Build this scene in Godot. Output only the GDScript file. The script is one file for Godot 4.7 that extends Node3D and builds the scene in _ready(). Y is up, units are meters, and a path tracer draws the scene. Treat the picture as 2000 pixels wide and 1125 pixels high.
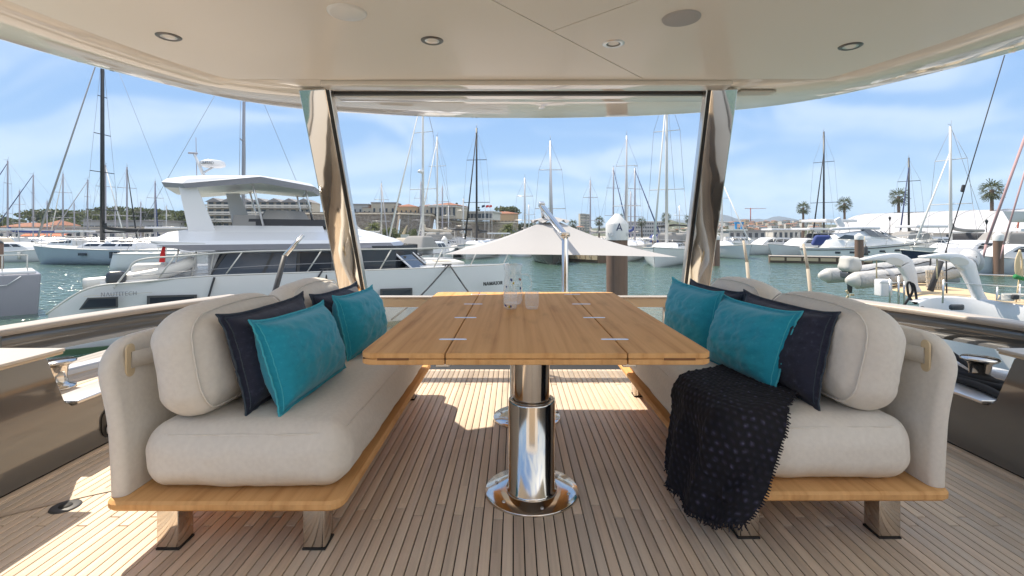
extends Node3D

const FOCAL := 963.0
const WL := -1.4            # water level below the yacht's deck
const CAM := Vector3(-0.078, 1.14, 0.0)
var M := {}
var used := {}
var rng := RandomNumberGenerator.new()


# ---------- small helpers ----------
func numbered(called: String) -> String:
	if not used.has(called):
		used[called] = 0
		return called
	used[called] += 1
	return "%s_%03d" % [called, used[called]]

func thing(called: String, label: String, category: String, at := Vector3.ZERO, turn := 0.0, group := "") -> Node3D:
	var o := Node3D.new()
	o.name = numbered(called)
	add_child(o)
	o.position = at
	o.rotation.y = turn
	o.set_meta("label", label)
	o.set_meta("category", category)
	if group:
		o.set_meta("group", group)
	return o

func tag(o: Node, label: String, category: String, group := "") -> Node:
	o.set_meta("label", label)
	o.set_meta("category", category)
	if group:
		o.set_meta("group", group)
	return o

func hold(called: String, mesh: Mesh, mat: Material, parent: Node, xf := Transform3D()) -> MeshInstance3D:
	var o := MeshInstance3D.new()
	o.name = numbered(called) if parent == self else called
	o.mesh = mesh
	o.material_override = mat
	o.transform = xf
	parent.add_child(o, true)
	return o

func obj(called: String, st: SurfaceTool, mat: Material, parent: Node = self) -> MeshInstance3D:
	return hold(called, done(st), mat, parent)

func struct(called: String, st: SurfaceTool, mat: Material) -> MeshInstance3D:
	var o := obj(called, st, mat)
	o.set_meta("kind", "structure")
	return o

func done(st: SurfaceTool) -> ArrayMesh:
	st.generate_normals()
	return st.commit()

func copy(root: Node3D, at: Vector3, turn: float, label := "", scale_to := 1.0) -> Node3D:
	var c: Node3D = root.duplicate()
	c.name = numbered(str(root.name).rstrip("0123456789_"))
	add_child(c)
	c.position = at
	c.rotation.y = turn
	if scale_to != 1.0:
		c.scale = Vector3.ONE * scale_to
	if label:
		c.set_meta("label", label)
	return c

func P(px: float, py: float, d: float) -> Vector3:
	return Vector3(CAM.x + (px - 1004.0) * d / FOCAL, CAM.y - (py - 455.0) * d / FOCAL, -d)

func begin(smooth := true) -> SurfaceTool:
	var st := SurfaceTool.new()
	st.begin(Mesh.PRIMITIVE_TRIANGLES)
	st.set_smooth_group(0 if smooth else -1)
	return st

func quad(st: SurfaceTool, a: Vector3, b: Vector3, c: Vector3, d: Vector3) -> void:
	# corners run counter-clockwise seen from outside
	st.add_vertex(a); st.add_vertex(c); st.add_vertex(b)
	st.add_vertex(a); st.add_vertex(d); st.add_vertex(c)

func tri(st: SurfaceTool, a: Vector3, b: Vector3, c: Vector3) -> void:
	st.add_vertex(a); st.add_vertex(c); st.add_vertex(b)

func sheet(st: SurfaceTool, rows: Array, closed := false) -> void:
	# rows of equally many points; v runs along a row
	for i in rows.size() - 1:
		var p: PackedVector3Array = rows[i]
		var q: PackedVector3Array = rows[i + 1]
		var n := p.size()
		for j in (n if closed else n - 1):
			var k := (j + 1) % n
			quad(st, p[j], p[k], q[k], q[j])

func fan(st: SurfaceTool, ring: PackedVector3Array, flip := false) -> void:
	var c := Vector3.ZERO
	for p in ring:
		c += p
	c /= ring.size()
	for j in ring.size():
		var k := (j + 1) % ring.size()
		if flip:
			tri(st, c, ring[k], ring[j])
		else:
			tri(st, c, ring[j], ring[k])

func box(st: SurfaceTool, c: Vector3, s: Vector3, b := Basis()) -> void:
	st.set_smooth_group(-1)
	var h := s * 0.5
	var v := []
	for i in 8:
		v.append(c + b * Vector3(h.x * (1 if i & 1 else -1), h.y * (1 if i & 2 else -1), h.z * (1 if i & 4 else -1)))
	for f in [[4, 5, 7, 6], [1, 0, 2, 3], [5, 1, 3, 7], [0, 4, 6, 2], [6, 7, 3, 2], [0, 1, 5, 4]]:
		quad(st, v[f[0]], v[f[1]], v[f[2]], v[f[3]])

func boxmesh(s: Vector3, r := 0.0) -> ArrayMesh:
	var st := begin()
	if r > 0.0:
		rbox(st, Vector3.ZERO, s, r, 1, 1)
	else:
		box(st, Vector3.ZERO, s)
	return done(st)

func axis_steps(h: float, r: float, arc: int, mid: int) -> PackedFloat32Array:
	var a := PackedFloat32Array()
	for i in arc:
		a.append(-(h - r) - r * tan(PI / 4 * (1.0 - float(i) / arc)))
	for i in mid + 1:
		a.append(lerpf(-(h - r), h - r, float(i) / mid))
	for i in arc:
		a.append(h - r + r * tan(PI / 4 * float(i + 1) / arc))
	return a

func rbox(st: SurfaceTool, c: Vector3, s: Vector3, r: float, arc := 3, mid := 1, b := Basis(), bend: Variant = null) -> void:
	# box with rounded edges; bend moves each point of it
	st.set_smooth_group(0)
	var h := s * 0.5
	var ax := [axis_steps(h.x, r, arc, mid), axis_steps(h.y, r, arc, mid), axis_steps(h.z, r, arc, mid)]
	for f in 6:
		var w := f >> 1
		var side := 1.0 if f & 1 else -1.0
		var u := (w + 1) % 3
		var v := (w + 2) % 3
		var rows := []
		for i in ax[u].size():
			var row := PackedVector3Array()
			for j in ax[v].size():
				var p := Vector3.ZERO
				p[w] = side * h[w]
				p[u] = ax[u][i]
				p[v] = ax[v][j]
				var inner := p.clamp(-(h - Vector3.ONE * r), h - Vector3.ONE * r)
				p = inner + (p - inner).normalized() * r
				if bend != null:
					p = bend.call(p)
				row.append(c + b * p)
			rows.append(row)
		if side < 0:
			rows.reverse()
		for i in rows.size() - 1:
			for j in rows[i].size() - 1:
				quad(st, rows[i][j], rows[i + 1][j], rows[i + 1][j + 1], rows[i][j + 1])

func tube(st: SurfaceTool, pts: PackedVector3Array, r0: float, r1 := -1.0, sides := 8, caps := true) -> void:
	st.set_smooth_group(0)
	if r1 < 0.0:
		r1 = r0
	var rings := []
	var up := Vector3.UP
	for i in pts.size():
		var t := (pts[mini(i + 1, pts.size() - 1)] - pts[maxi(i - 1, 0)]).normalized()
		if i == 0:
			up = Vector3.UP if absf(t.y) < 0.9 else Vector3.RIGHT
		var x := t.cross(up).normalized()
		up = x.cross(t).normalized()
		var r := lerpf(r0, r1, float(i) / maxi(1, pts.size() - 1))
		var ring := PackedVector3Array()
		for k in sides:
			var a := TAU * k / sides
			ring.append(pts[i] + (x * cos(a) + up * sin(a)) * r)
		rings.append(ring)
	rings.reverse()
	sheet(st, rings, true)
	if caps:
		fan(st, rings[0], true)
		fan(st, rings[-1])

func rod(a: Vector3, b: Vector3, r: float, r1 := -1.0, sides := 6) -> ArrayMesh:
	var st := begin()
	tube(st, PackedVector3Array([a, b]), r, r1, sides)
	return done(st)

func bar(st: SurfaceTool, a: Vector3, b: Vector3, r: float, sides := 5) -> void:
	tube(st, PackedVector3Array([a, b]), r, r, sides, true)

func lathe(st: SurfaceTool, prof: Array, sides := 24, at := Vector3.ZERO) -> void:
	# prof: Vector2(radius, height) from the bottom up
	st.set_smooth_group(0)
	var rows := []
	for p in prof:
		var ring := PackedVector3Array()
		for k in sides:
			var a := -TAU * k / sides
			ring.append(at + Vector3(p.x * cos(a), p.y, p.x * sin(a)))
		rows.append(ring)
	sheet(st, rows, true)

func spline(pts: Array, n: int) -> PackedVector3Array:
	var out := PackedVector3Array()
	var m := pts.size() - 1
	for i in n + 1:
		var t := float(i) / n * m
		var k := mini(int(t), m - 1)
		var f := t - k
		var a: Vector3 = pts[maxi(k - 1, 0)]
		var b: Vector3 = pts[k]
		var c: Vector3 = pts[k + 1]
		var d: Vector3 = pts[mini(k + 2, m)]
		out.append(b.cubic_interpolate(c, a, d, f))
	return out

func prism(st: SurfaceTool, poly: PackedVector2Array, depth: float, xf := Transform3D(), bevel := 0.0) -> void:
	# polygon in local x,y pushed out along local z from 0 to depth
	st.set_smooth_group(-1)
	if Geometry2D.is_polygon_clockwise(poly):
		poly = poly.duplicate()
		poly.reverse()
	var n := poly.size()
	var small := PackedVector2Array()
	for i in n:
		var e0 := (poly[i] - poly[(i + n - 1) % n]).normalized()
		var e1 := (poly[(i + 1) % n] - poly[i]).normalized()
		var nn := (Vector2(-e0.y, e0.x) + Vector2(-e1.y, e1.x))
		var l := maxf(nn.length_squared(), 0.4)
		small.append(poly[i] + nn * 2.0 / l * bevel)
	var tr := Geometry2D.triangulate_polygon(small)
	for i in range(0, tr.size(), 3):
		var a := small[tr[i]]
		var b := small[tr[i + 1]]
		var c := small[tr[i + 2]]
		if (b - a).cross(c - a) < 0:
			var t := b
			b = c
			c = t
		tri(st, xf * Vector3(a.x, a.y, depth), xf * Vector3(b.x, b.y, depth), xf * Vector3(c.x, c.y, depth))
		tri(st, xf * Vector3(a.x, a.y, 0), xf * Vector3(c.x, c.y, 0), xf * Vector3(b.x, b.y, 0))
	var levels := [[poly, 0.0], [poly, depth]]
	if bevel > 0.0:
		levels = [[small, 0.0], [poly, bevel], [poly, depth - bevel], [small, depth]]
	for k in levels.size() - 1:
		for i in n:
			var j := (i + 1) % n
			var p: PackedVector2Array = levels[k][0]
			var q: PackedVector2Array = levels[k + 1][0]
			quad(st, xf * Vector3(p[i].x, p[i].y, levels[k][1]), xf * Vector3(p[j].x, p[j].y, levels[k][1]), xf * Vector3(q[j].x, q[j].y, levels[k + 1][1]), xf * Vector3(q[i].x, q[i].y, levels[k + 1][1]))

func round_poly(w: float, h: float, r: float, n := 5) -> PackedVector2Array:
	var out := PackedVector2Array()
	for q in 4:
		var c := Vector2((w / 2 - r) * (1 if q in [0, 3] else -1), (h / 2 - r) * (1 if q < 2 else -1))
		for i in n + 1:
			var a := PI / 2 * (q + float(i) / n)
			out.append(c + Vector2(cos(a), sin(a)) * r)
	return out

# x right, y towards the viewer's up: lays a polygon flat (local z up)
func flat_at(p: Vector3) -> Transform3D:
	return Transform3D(Basis(Vector3.RIGHT, Vector3.FORWARD, Vector3.UP), p)

func words(text: String, height: float, mat: Material, parent: Node, xf: Transform3D, depth := 0.006, bold := false, called := "lettering") -> MeshInstance3D:
	var t := TextMesh.new()
	var f := SystemFont.new()
	f.font_names = PackedStringArray(["Droid Sans"])
	if bold:
		f.font_weight = 700
	t.font = f
	t.text = text
	t.font_size = 64
	t.pixel_size = height / 46.0
	t.depth = depth
	return hold(called, t, mat, parent, xf)


# ---------- materials ----------
func lin(r: float, g: float, b: float) -> Color:
	return Color(r, g, b).linear_to_srgb()

func mat(key: String, c: Color, rough := 0.6, metal := 0.0) -> StandardMaterial3D:
	var m := StandardMaterial3D.new()
	m.resource_name = key
	m.albedo_color = Color(c.r, c.g, c.b).linear_to_srgb()
	m.roughness = rough
	m.metallic = metal
	M[key] = m
	return m

func tri_map(m: StandardMaterial3D, scale: Vector3, world := false) -> void:
	m.uv1_triplanar = true
	m.uv1_world_triplanar = world
	m.uv1_scale = scale
	m.uv1_triplanar_sharpness = 4.0

func noise_image(size: int, freq: float, octaves: int, sd: int, kind := FastNoiseLite.TYPE_SIMPLEX_SMOOTH) -> Image:
	var n := FastNoiseLite.new()
	n.seed = sd
	n.noise_type = kind
	n.frequency = freq
	n.fractal_octaves = octaves
	return n.get_seamless_image(size, size)

func tex(im: Image) -> ImageTexture:
	return ImageTexture.create_from_image(im)

func ramp(im: Image, cols: Array, gamma := 1.0) -> ImageTexture:
	# grey picture -> colours (linear) laid evenly along the greys
	var w := im.get_width()
	var h := im.get_height()
	var lut := []
	for i in 256:
		var t := pow(i / 255.0, gamma) * (cols.size() - 1)
		var k := mini(int(t), cols.size() - 2)
		lut.append((cols[k] as Color).lerp(cols[k + 1], t - k).linear_to_srgb())
	im.convert(Image.FORMAT_L8)
	var d := im.get_data()
	var out := PackedByteArray()
	out.resize(w * h * 3)
	for i in d.size():
		var c: Color = lut[d[i]]
		out[i * 3] = int(c.r * 255)
		out[i * 3 + 1] = int(c.g * 255)
		out[i * 3 + 2] = int(c.b * 255)
	return tex(Image.create_from_data(w, h, false, Image.FORMAT_RGB8, out))

func streaks(size: int, along: int, sd: int, freq := 0.06) -> Image:
	# grain: long in v, fine in u
	var im := noise_image(size, freq, 4, sd)
	im.convert(Image.FORMAT_L8)
	im.crop(size, along)
	im.resize(size, size, Image.INTERPOLATE_CUBIC)
	return im

func stained(m: StandardMaterial3D, t: Texture2D, scale: Vector3) -> void:
	# broad uneven wear over the fine grain
	m.detail_enabled = true
	m.detail_albedo = t
	m.detail_blend_mode = BaseMaterial3D.BLEND_MODE_MUL
	m.detail_uv_layer = BaseMaterial3D.DETAIL_UV_2
	m.uv2_triplanar = true
	m.uv2_world_triplanar = true
	m.uv2_scale = scale

func make_materials() -> void:
	var grain := streaks(512, 24, 3, 0.05)
	var teak := ramp(grain.duplicate(), [Color(0.78, 0.76, 0.75), Color(0.92, 0.92, 0.92), Color(1, 1, 1), Color(0.95, 0.94, 0.93)])
	var stain := ramp(noise_image(512, 0.012, 6, 91), [Color(0.80, 0.785, 0.77), Color(0.98, 0.975, 0.97), Color(1, 1, 1), Color(1, 1, 1)])
	var tones := [Color(0.69, 0.565, 0.435), Color(0.755, 0.62, 0.48), Color(0.625, 0.505, 0.39), Color(0.755, 0.605, 0.46), Color(0.655, 0.55, 0.44), Color(0.71, 0.57, 0.43)]
	for i in tones.size():
		var m := mat("deck_teak_%d" % i, tones[i], 0.62)
		m.albedo_texture = teak
		tri_map(m, Vector3(1.7, 1.7, 0.9), true)
		m.uv1_offset = Vector3(i * 0.37, i * 0.21, i * 0.29)
		stained(m, stain, Vector3(0.45, 0.45, 0.3))
	mat("grey_teak", Color(0.36, 0.32, 0.28), 0.8).albedo_texture = teak
	tri_map(M.grey_teak, Vector3(1.5, 1.5, 0.8), true)
	mat("caulk", Color(0.012, 0.011, 0.011), 0.7)
	# varnished table teak
	var g2 := streaks(512, 40, 8, 0.035)
	var t2 := ramp(g2, [Color(0.52, 0.265, 0.10), Color(0.66, 0.365, 0.152), Color(0.71, 0.405, 0.175), Color(0.75, 0.44, 0.195), Color(0.68, 0.38, 0.16)])
	for i in 3:
		var m := mat("table_teak_%d" % i, Color(1, 1, 1), 0.55)
		m.albedo_texture = t2
		tri_map(m, Vector3(1.3, 1.3, 0.35), true)
		m.uv1_offset = Vector3(i * 0.31, 0.13 * i, i * 0.4)
		stained(m, stain, Vector3(1.1, 1.1, 0.25))
		m.metallic_specular = 0.12
	# woven upholstery
	var weave := Image.create(256, 256, false, Image.FORMAT_L8)
	var fz := noise_image(256, 0.12, 2, 4)
	for y in 256:
		for x in 256:
			var a := 0.5 + 0.25 * sin(TAU * x * 32 / 256.0) * (1.0 if (y / 4) % 2 else -1.0) + 0.25 * sin(TAU * y * 32 / 256.0)
			weave.set_pixel(x, y, Color.from_hsv(0, 0, clampf(a * 0.6 + fz.get_pixel(x, y).r * 0.5, 0, 1)))
	M.weave = tex(weave)
	var cloud := noise_image(256, 0.02, 5, 12)
	var up := ramp(cloud.duplicate(), [Color(0.70, 0.655, 0.59), Color(0.735, 0.69, 0.62), Color(0.765, 0.72, 0.65)])
	var ub := mat("upholstery", Color(1, 1, 1), 0.92)
	ub.albedo_texture = up
	ub.heightmap_enabled = true
	ub.heightmap_texture = M.weave
	ub.heightmap_scale = 0.035
	tri_map(ub, Vector3(7, 7, 7))
	mat("strap", Color(0.66, 0.53, 0.34), 0.5)
	mat("seam", Color(0.42, 0.38, 0.31), 0.9)
	for d in [["teal", Color(0.003, 0.235, 0.345), Color(0.008, 0.30, 0.425), Color(0.025, 0.37, 0.50)], ["navy", Color(0.006, 0.008, 0.020), Color(0.015, 0.018, 0.040), Color(0.045, 0.050, 0.090)]]:
		var m := mat(d[0], Color(1, 1, 1), 0.85)
		m.albedo_texture = ramp(noise_image(256, 0.03, 5, 31), [d[1], d[2], d[2], d[3]])
		m.heightmap_enabled = true
		m.heightmap_texture = M.weave
		m.heightmap_scale = 0.04
		tri_map(m, Vector3(4, 4, 4))
		m.rim_enabled = true
		m.rim = 0.45 if d[0] == "teal" else 0.25
		m.rim_tint = 0.7
	mat("teal_edge", Color(0.06, 0.42, 0.52), 0.9)
	mat("navy_edge", Color(0.045, 0.06, 0.08), 0.9)
	var th := mat("throw", Color(1, 1, 1), 0.9)
	th.vertex_color_use_as_albedo = true
	# metals, plastics, glass
	mat("steel", Color(0.64, 0.60, 0.55), 0.11, 1.0)
	var ms := mat("mirror_steel", Color(0.66, 0.64, 0.605), 0.06, 1.0)
	ms.heightmap_enabled = true
	ms.heightmap_texture = tex(noise_image(256, 0.012, 2, 77))
	ms.heightmap_scale = 0.22
	tri_map(ms, Vector3(0.8, 0.8, 0.8))
	mat("satin_steel", Color(0.66, 0.65, 0.64), 0.3, 1.0)
	mat("hinge_steel", Color(0.82, 0.82, 0.84), 0.35, 1.0)
	mat("dark_steel", Color(0.16, 0.155, 0.15), 0.3, 0.8)
	mat("black", Color(0.012, 0.012, 0.013), 0.4)
	mat("rubber", Color(0.02, 0.02, 0.02), 0.7)
	mat("dark_grey", Color(0.06, 0.06, 0.062), 0.5)
	var gp := mat("grey_panel", Color(0.105, 0.103, 0.099), 0.12)
	gp.clearcoat_enabled = true
	gp.clearcoat = 1.0
	gp.clearcoat_roughness = 0.04
	mat("grey_inner", Color(0.20, 0.195, 0.185), 0.2)
	var gc := mat("gelcoat", Color(0.82, 0.765, 0.70), 0.4)
	gc.clearcoat_enabled = true
	gc.clearcoat = 0.25
	gc.clearcoat_roughness = 0.12
	var gl := mat("gelcoat_gloss", Color(0.80, 0.745, 0.68), 0.08)
	gl.clearcoat_enabled = true
	gl.clearcoat = 1.0
	gl.clearcoat_roughness = 0.02
	mat("seam_line", Color(0.36, 0.32, 0.26), 0.6)
	mat("notch_wood", Color(0.20, 0.085, 0.03), 0.7)
	mat("rail_cap", Color(0.42, 0.37, 0.32), 0.4)
	mat("counter", Color(0.52, 0.475, 0.42), 0.4)
	mat("speaker_grey", Color(0.42, 0.41, 0.42), 0.6)
	mat("counter_edge", Color(0.50, 0.40, 0.28), 0.5)
	mat("white", Color(0.80, 0.80, 0.79), 0.25)
	mat("boat_white", Color(0.68, 0.68, 0.695), 0.25)
	mat("boat_cream", Color(0.58, 0.56, 0.52), 0.35)
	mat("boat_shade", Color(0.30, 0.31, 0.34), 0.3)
	mat("pale_blue", Color(0.36, 0.42, 0.49), 0.3)
	mat("hull_grey", Color(0.26, 0.26, 0.30), 0.3)
	mat("hull_dark", Color(0.075, 0.062, 0.055), 0.18)
	mat("hull_navy", Color(0.015, 0.022, 0.06), 0.2)
	mat("canvas_grey", Color(0.27, 0.26, 0.25), 0.9)
	mat("canvas_dark", Color(0.045, 0.045, 0.05), 0.9)
	mat("canvas_black", Color(0.02, 0.02, 0.022), 0.85)
	mat("canvas_blue", Color(0.03, 0.05, 0.19), 0.85)
	mat("canvas_tan", Color(0.48, 0.42, 0.34), 0.9)
	mat("antifoul", Color(0.05, 0.10, 0.05), 0.8)
	mat("red_stripe", Color(0.35, 0.03, 0.02), 0.6)
	mat("smoked", Color(0.028, 0.034, 0.045), 0.06)
	mat("smoked_mid", Color(0.09, 0.105, 0.13), 0.08)
	var pane := mat("pane", Color(0.75, 0.85, 0.83), 0.02)
	pane.transparency = BaseMaterial3D.TRANSPARENCY_ALPHA
	pane.albedo_color.a = 0.16
	var clear := mat("clear_glass", Color(0.95, 0.98, 0.98), 0.0)
	clear.transparency = BaseMaterial3D.TRANSPARENCY_ALPHA
	clear.albedo_color.a = 0.09
	var vinyl := mat("vinyl", Color(0.8, 0.8, 0.8), 0.1)
	vinyl.transparency = BaseMaterial3D.TRANSPARENCY_ALPHA
	vinyl.albedo_color.a = 0.35
	mat("mast_white", Color(0.60, 0.59, 0.57), 0.35)
	mat("mast_silver", Color(0.50, 0.49, 0.48), 0.35, 0.6)
	mat("mast_grey", Color(0.30, 0.29, 0.33), 0.4)
	mat("mast_black", Color(0.02, 0.02, 0.024), 0.35)
	mat("wire", Color(0.25, 0.25, 0.27), 0.4)
	mat("furl_white", Color(0.66, 0.65, 0.62), 0.8)
	mat("furl_blue", Color(0.035, 0.05, 0.13), 0.8)
	mat("furl_grey", Color(0.34, 0.33, 0.35), 0.8)
	var para := mat("parasol_cloth", Color(0.37, 0.363, 0.366), 0.9)
	para.backlight_enabled = true
	para.backlight = Color(0.2, 0.195, 0.19)
	mat("piling", Color(0.17, 0.105, 0.075), 0.75).albedo_texture = ramp(streaks(256, 12, 5, 0.03), [Color(0.55, 0.5, 0.45), Color(1, 1, 1), Color(1, 0.96, 0.9)])
	tri_map(M.piling, Vector3(0.7, 0.7, 0.25))
	mat("pile_rust", Color(0.30, 0.07, 0.04), 0.9)
	mat("pile_cap", Color(0.62, 0.61, 0.59), 0.4)
	mat("logo_navy", Color(0.015, 0.025, 0.09), 0.5)
	mat("letter_grey", Color(0.22, 0.22, 0.24), 0.5)
	mat("letter_black", Color(0.02, 0.02, 0.02), 0.5)
	mat("letter_pale", Color(0.55, 0.55, 0.55), 0.5)
	mat("rib_tube", Color(0.46, 0.45, 0.44), 0.55)
	M.rib_tube.heightmap_enabled = true
	M.rib_tube.heightmap_texture = tex(noise_image(256, 0.02, 4, 55))
	M.rib_tube.heightmap_scale = 2.0
	tri_map(M.rib_tube, Vector3(1.2, 1.2, 1.2))
	mat("rib_grey", Color(0.33, 0.34, 0.36), 0.5)
	mat("engine_grey", Color(0.05, 0.055, 0.065), 0.3)
	mat("engine_cover", Color(0.50, 0.49, 0.46), 0.85)
	mat("rope", Color(0.62, 0.50, 0.32), 0.9)
	mat("rope_black", Color(0.016, 0.016, 0.018), 0.85)
	mat("rope_pink", Color(0.42, 0.27, 0.27), 0.8)
	mat("flag_red", Color(0.55, 0.02, 0.02), 0.8)
	mat("flag_green", Color(0.02, 0.2, 0.06), 0.8)
	mat("sticker_yellow", Color(0.75, 0.36, 0.02), 0.5)
	mat("float_wood", Color(0.52, 0.40, 0.25), 0.8)
	mat("concrete", Color(0.40, 0.37, 0.33), 0.9)
	# land
	var stone := noise_image(512, 0.018, 6, 21)
	mat("fort_stone", Color(1, 1, 1), 0.95).albedo_texture = ramp(stone.duplicate(), [Color(0.13, 0.105, 0.085), Color(0.23, 0.19, 0.155), Color(0.30, 0.255, 0.205), Color(0.37, 0.325, 0.27)])
	tri_map(M.fort_stone, Vector3(0.09, 0.14, 0.09), true)
	M.fort_stone.heightmap_enabled = true
	M.fort_stone.heightmap_texture = tex(noise_image(512, 0.05, 5, 22))
	M.fort_stone.heightmap_scale = 30.0
	mat("plaster_pale", Color(0.42, 0.375, 0.30), 0.9)
	mat("plaster_white", Color(0.52, 0.50, 0.46), 0.9)
	mat("plaster_ochre", Color(0.48, 0.34, 0.20), 0.9)
	mat("plaster_grey", Color(0.34, 0.34, 0.34), 0.9)
	mat("roof_tile", Color(0.28, 0.115, 0.065), 0.9)
	mat("roof_grey", Color(0.22, 0.21, 0.21), 0.9)
	mat("awning", Color(0.62, 0.14, 0.045), 0.8)
	mat("window_dark", Color(0.045, 0.05, 0.06), 0.15)
	mat("trunk", Color(0.10, 0.07, 0.05), 0.95)
	mat("palm_trunk", Color(0.14, 0.095, 0.065), 0.95)
	for d in [["leaf_pine", Color(0.060, 0.065, 0.026)], ["leaf_olive", Color(0.075, 0.085, 0.035)], ["leaf_palm", Color(0.055, 0.06, 0.026)], ["leaf_date", Color(0.12, 0.135, 0.035)], ["leaf_bush", Color(0.065, 0.080, 0.030)]]:
		var m := mat(d[0], d[1] * 0.9, 0.8)
		m.backlight_enabled = true
		m.backlight = Color(0.25, 0.28, 0.1)
	mat("hill", Color(1, 1, 1), 0.95).albedo_texture = ramp(noise_image(256, 0.03, 5, 41), [Color(0.05, 0.065, 0.035), Color(0.09, 0.10, 0.055), Color(0.15, 0.13, 0.085)])
	tri_map(M.hill, Vector3(0.012, 0.012, 0.012), true)
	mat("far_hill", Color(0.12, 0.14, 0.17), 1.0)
	mat("tent", Color(0.46, 0.46, 0.485), 0.6)
	mat("quay", Color(0.36, 0.33, 0.29), 0.9)
	# water
	var w := mat("water", Color(0.070, 0.125, 0.098), 0.09)
	var wn := noise_image(512, 0.018, 5, 61)
	wn.convert(Image.FORMAT_RGBA8)
	wn.bump_map_to_normal_map(7.0)
	w.normal_enabled = true
	w.normal_texture = tex(wn)
	w.normal_scale = 0.5
	w.heightmap_enabled = true
	w.heightmap_texture = tex(noise_image(512, 0.01, 4, 62))
	w.heightmap_scale = 9.0
	tri_map(w, Vector3(0.16, 0.16, 0.28), true)


# ---------- camera, sky, sun ----------
func make_sky() -> ImageTexture:
	var w := 1024
	var h := 512
	var im := Image.create(w, h, false, Image.FORMAT_RGBF)
	var n := FastNoiseLite.new()
	n.seed = 5
	n.noise_type = FastNoiseLite.TYPE_SIMPLEX_SMOOTH
	n.fractal_octaves = 5
	n.frequency = 1.0
	var n2: FastNoiseLite = n.duplicate()
	n2.seed = 19
	n2.fractal_octaves = 2
	var sun := Vector3(-0.62, 1.0, -0.48).normalized()
	for y in h:
		var el := (0.5 - (y + 0.5) / h) * PI
		for x in w:
			var az := ((x + 0.5) / w - 0.5) * TAU     # 0 looks along -z, positive to the right
			var d := Vector3(sin(az) * cos(el), sin(el), -cos(az) * cos(el))
			var c: Color
			if el < 0.0:
				c = Color(0.16, 0.24, 0.24).lerp(Color(0.42, 0.56, 0.62), clampf(1.0 + el * 6.0, 0, 1))
			else:
				var t := clampf(el / 0.9, 0.0, 1.0)
				c = Color(0.40, 0.60, 0.80).lerp(Color(0.15, 0.305, 0.68), pow(t, 0.50)).lerp(Color(0.13, 0.27, 0.62), clampf((el - 0.5) / 1.0, 0, 1))
				# a bluer bank of sea air low on the horizon
				c = c.lerp(Color(0.30, 0.55, 0.78), 0.85 * (1.0 - smoothstep(0.040, 0.048, el)) * smoothstep(-0.5, -0.12, az) * (1.0 - smoothstep(0.5, 0.75, az)))
				# thin high cloud, drawn out along the wind
				var p := Vector2(d.x, d.z) / (d.y + 0.22)
				var warp := n2.get_noise_2d(p.x * 0.7, p.y * 0.7) * 0.9
				var v := n.get_noise_2d(p.x * 0.55 + warp, p.y * 1.5 + p.x * 0.35 + warp)
				var near_sun := maxf(0.0, d.dot(sun))
				var bias := 0.10 + 0.42 * near_sun * near_sun
				var k := smoothstep(-0.30, 0.45, v + bias - 0.10) * (0.34 + 1.5 * pow(near_sun, 2.2))
				c = c.lerp(Color(0.86, 0.91, 0.95), clampf(k, 0, 0.92))
				var glow := pow(near_sun, 14.0)
				c = c + Color(1.0, 0.95, 0.85) * glow * 1.1
				c = c.lerp(Color(0.62, 0.77, 0.87), 0.40 * exp(-absf(el - 0.075) * 20.0))
			im.set_pixel(x, y, c)
	return tex(im)

func _ready() -> void:
	rng.seed = 7
	var cam := Camera3D.new()
	cam.name = "camera"
	add_child(cam)
	cam.position = CAM
	cam.projection = Camera3D.PROJECTION_FRUSTUM
	cam.near = 0.05
	cam.far = 6000.0
	cam.size = 0.05 * 1125.0 / FOCAL
	cam.frustum_offset = Vector2(-4.0, -107.5) / FOCAL * 0.05
	cam.current = true
	var env := Environment.new()
	env.background_mode = Environment.BG_SKY
	var sky := Sky.new()
	var sm := PanoramaSkyMaterial.new()
	sm.panorama = make_sky()
	sky.sky_material = sm
	env.sky = sky
	env.background_energy_multiplier = 0.60
	env.tonemap_mode = Environment.TONE_MAPPER_LINEAR
	env.tonemap_exposure = 2.2
	env.fog_enabled = true
	env.fog_density = 0.0003
	env.fog_light_color = Color(0.80, 0.88, 0.95)
	env.sdfgi_enabled = true
	env.ssao_enabled = true
	env.ssil_enabled = true
	var we := WorldEnvironment.new()
	we.name = "environment"
	we.environment = env
	add_child(we)
	var sun := DirectionalLight3D.new()
	sun.name = "sun"
	add_child(sun)
	sun.look_at_from_position(Vector3.ZERO, Vector3(0.62, -1.0, 0.48))
	sun.light_color = Color(1.0, 0.95, 0.87)
	sun.light_energy = 1.05
	sun.light_angular_distance = 0.5
	sun.shadow_enabled = true

	make_materials()
	setting()
	yacht()
	furniture()
	tableware()
	aft_parasol()
	catamaran()
	pilings()
	dinghy_davits()
	motor_yachts()
	sailing_boats()
	shore_left()
	shore_centre()
	shore_right()


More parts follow.
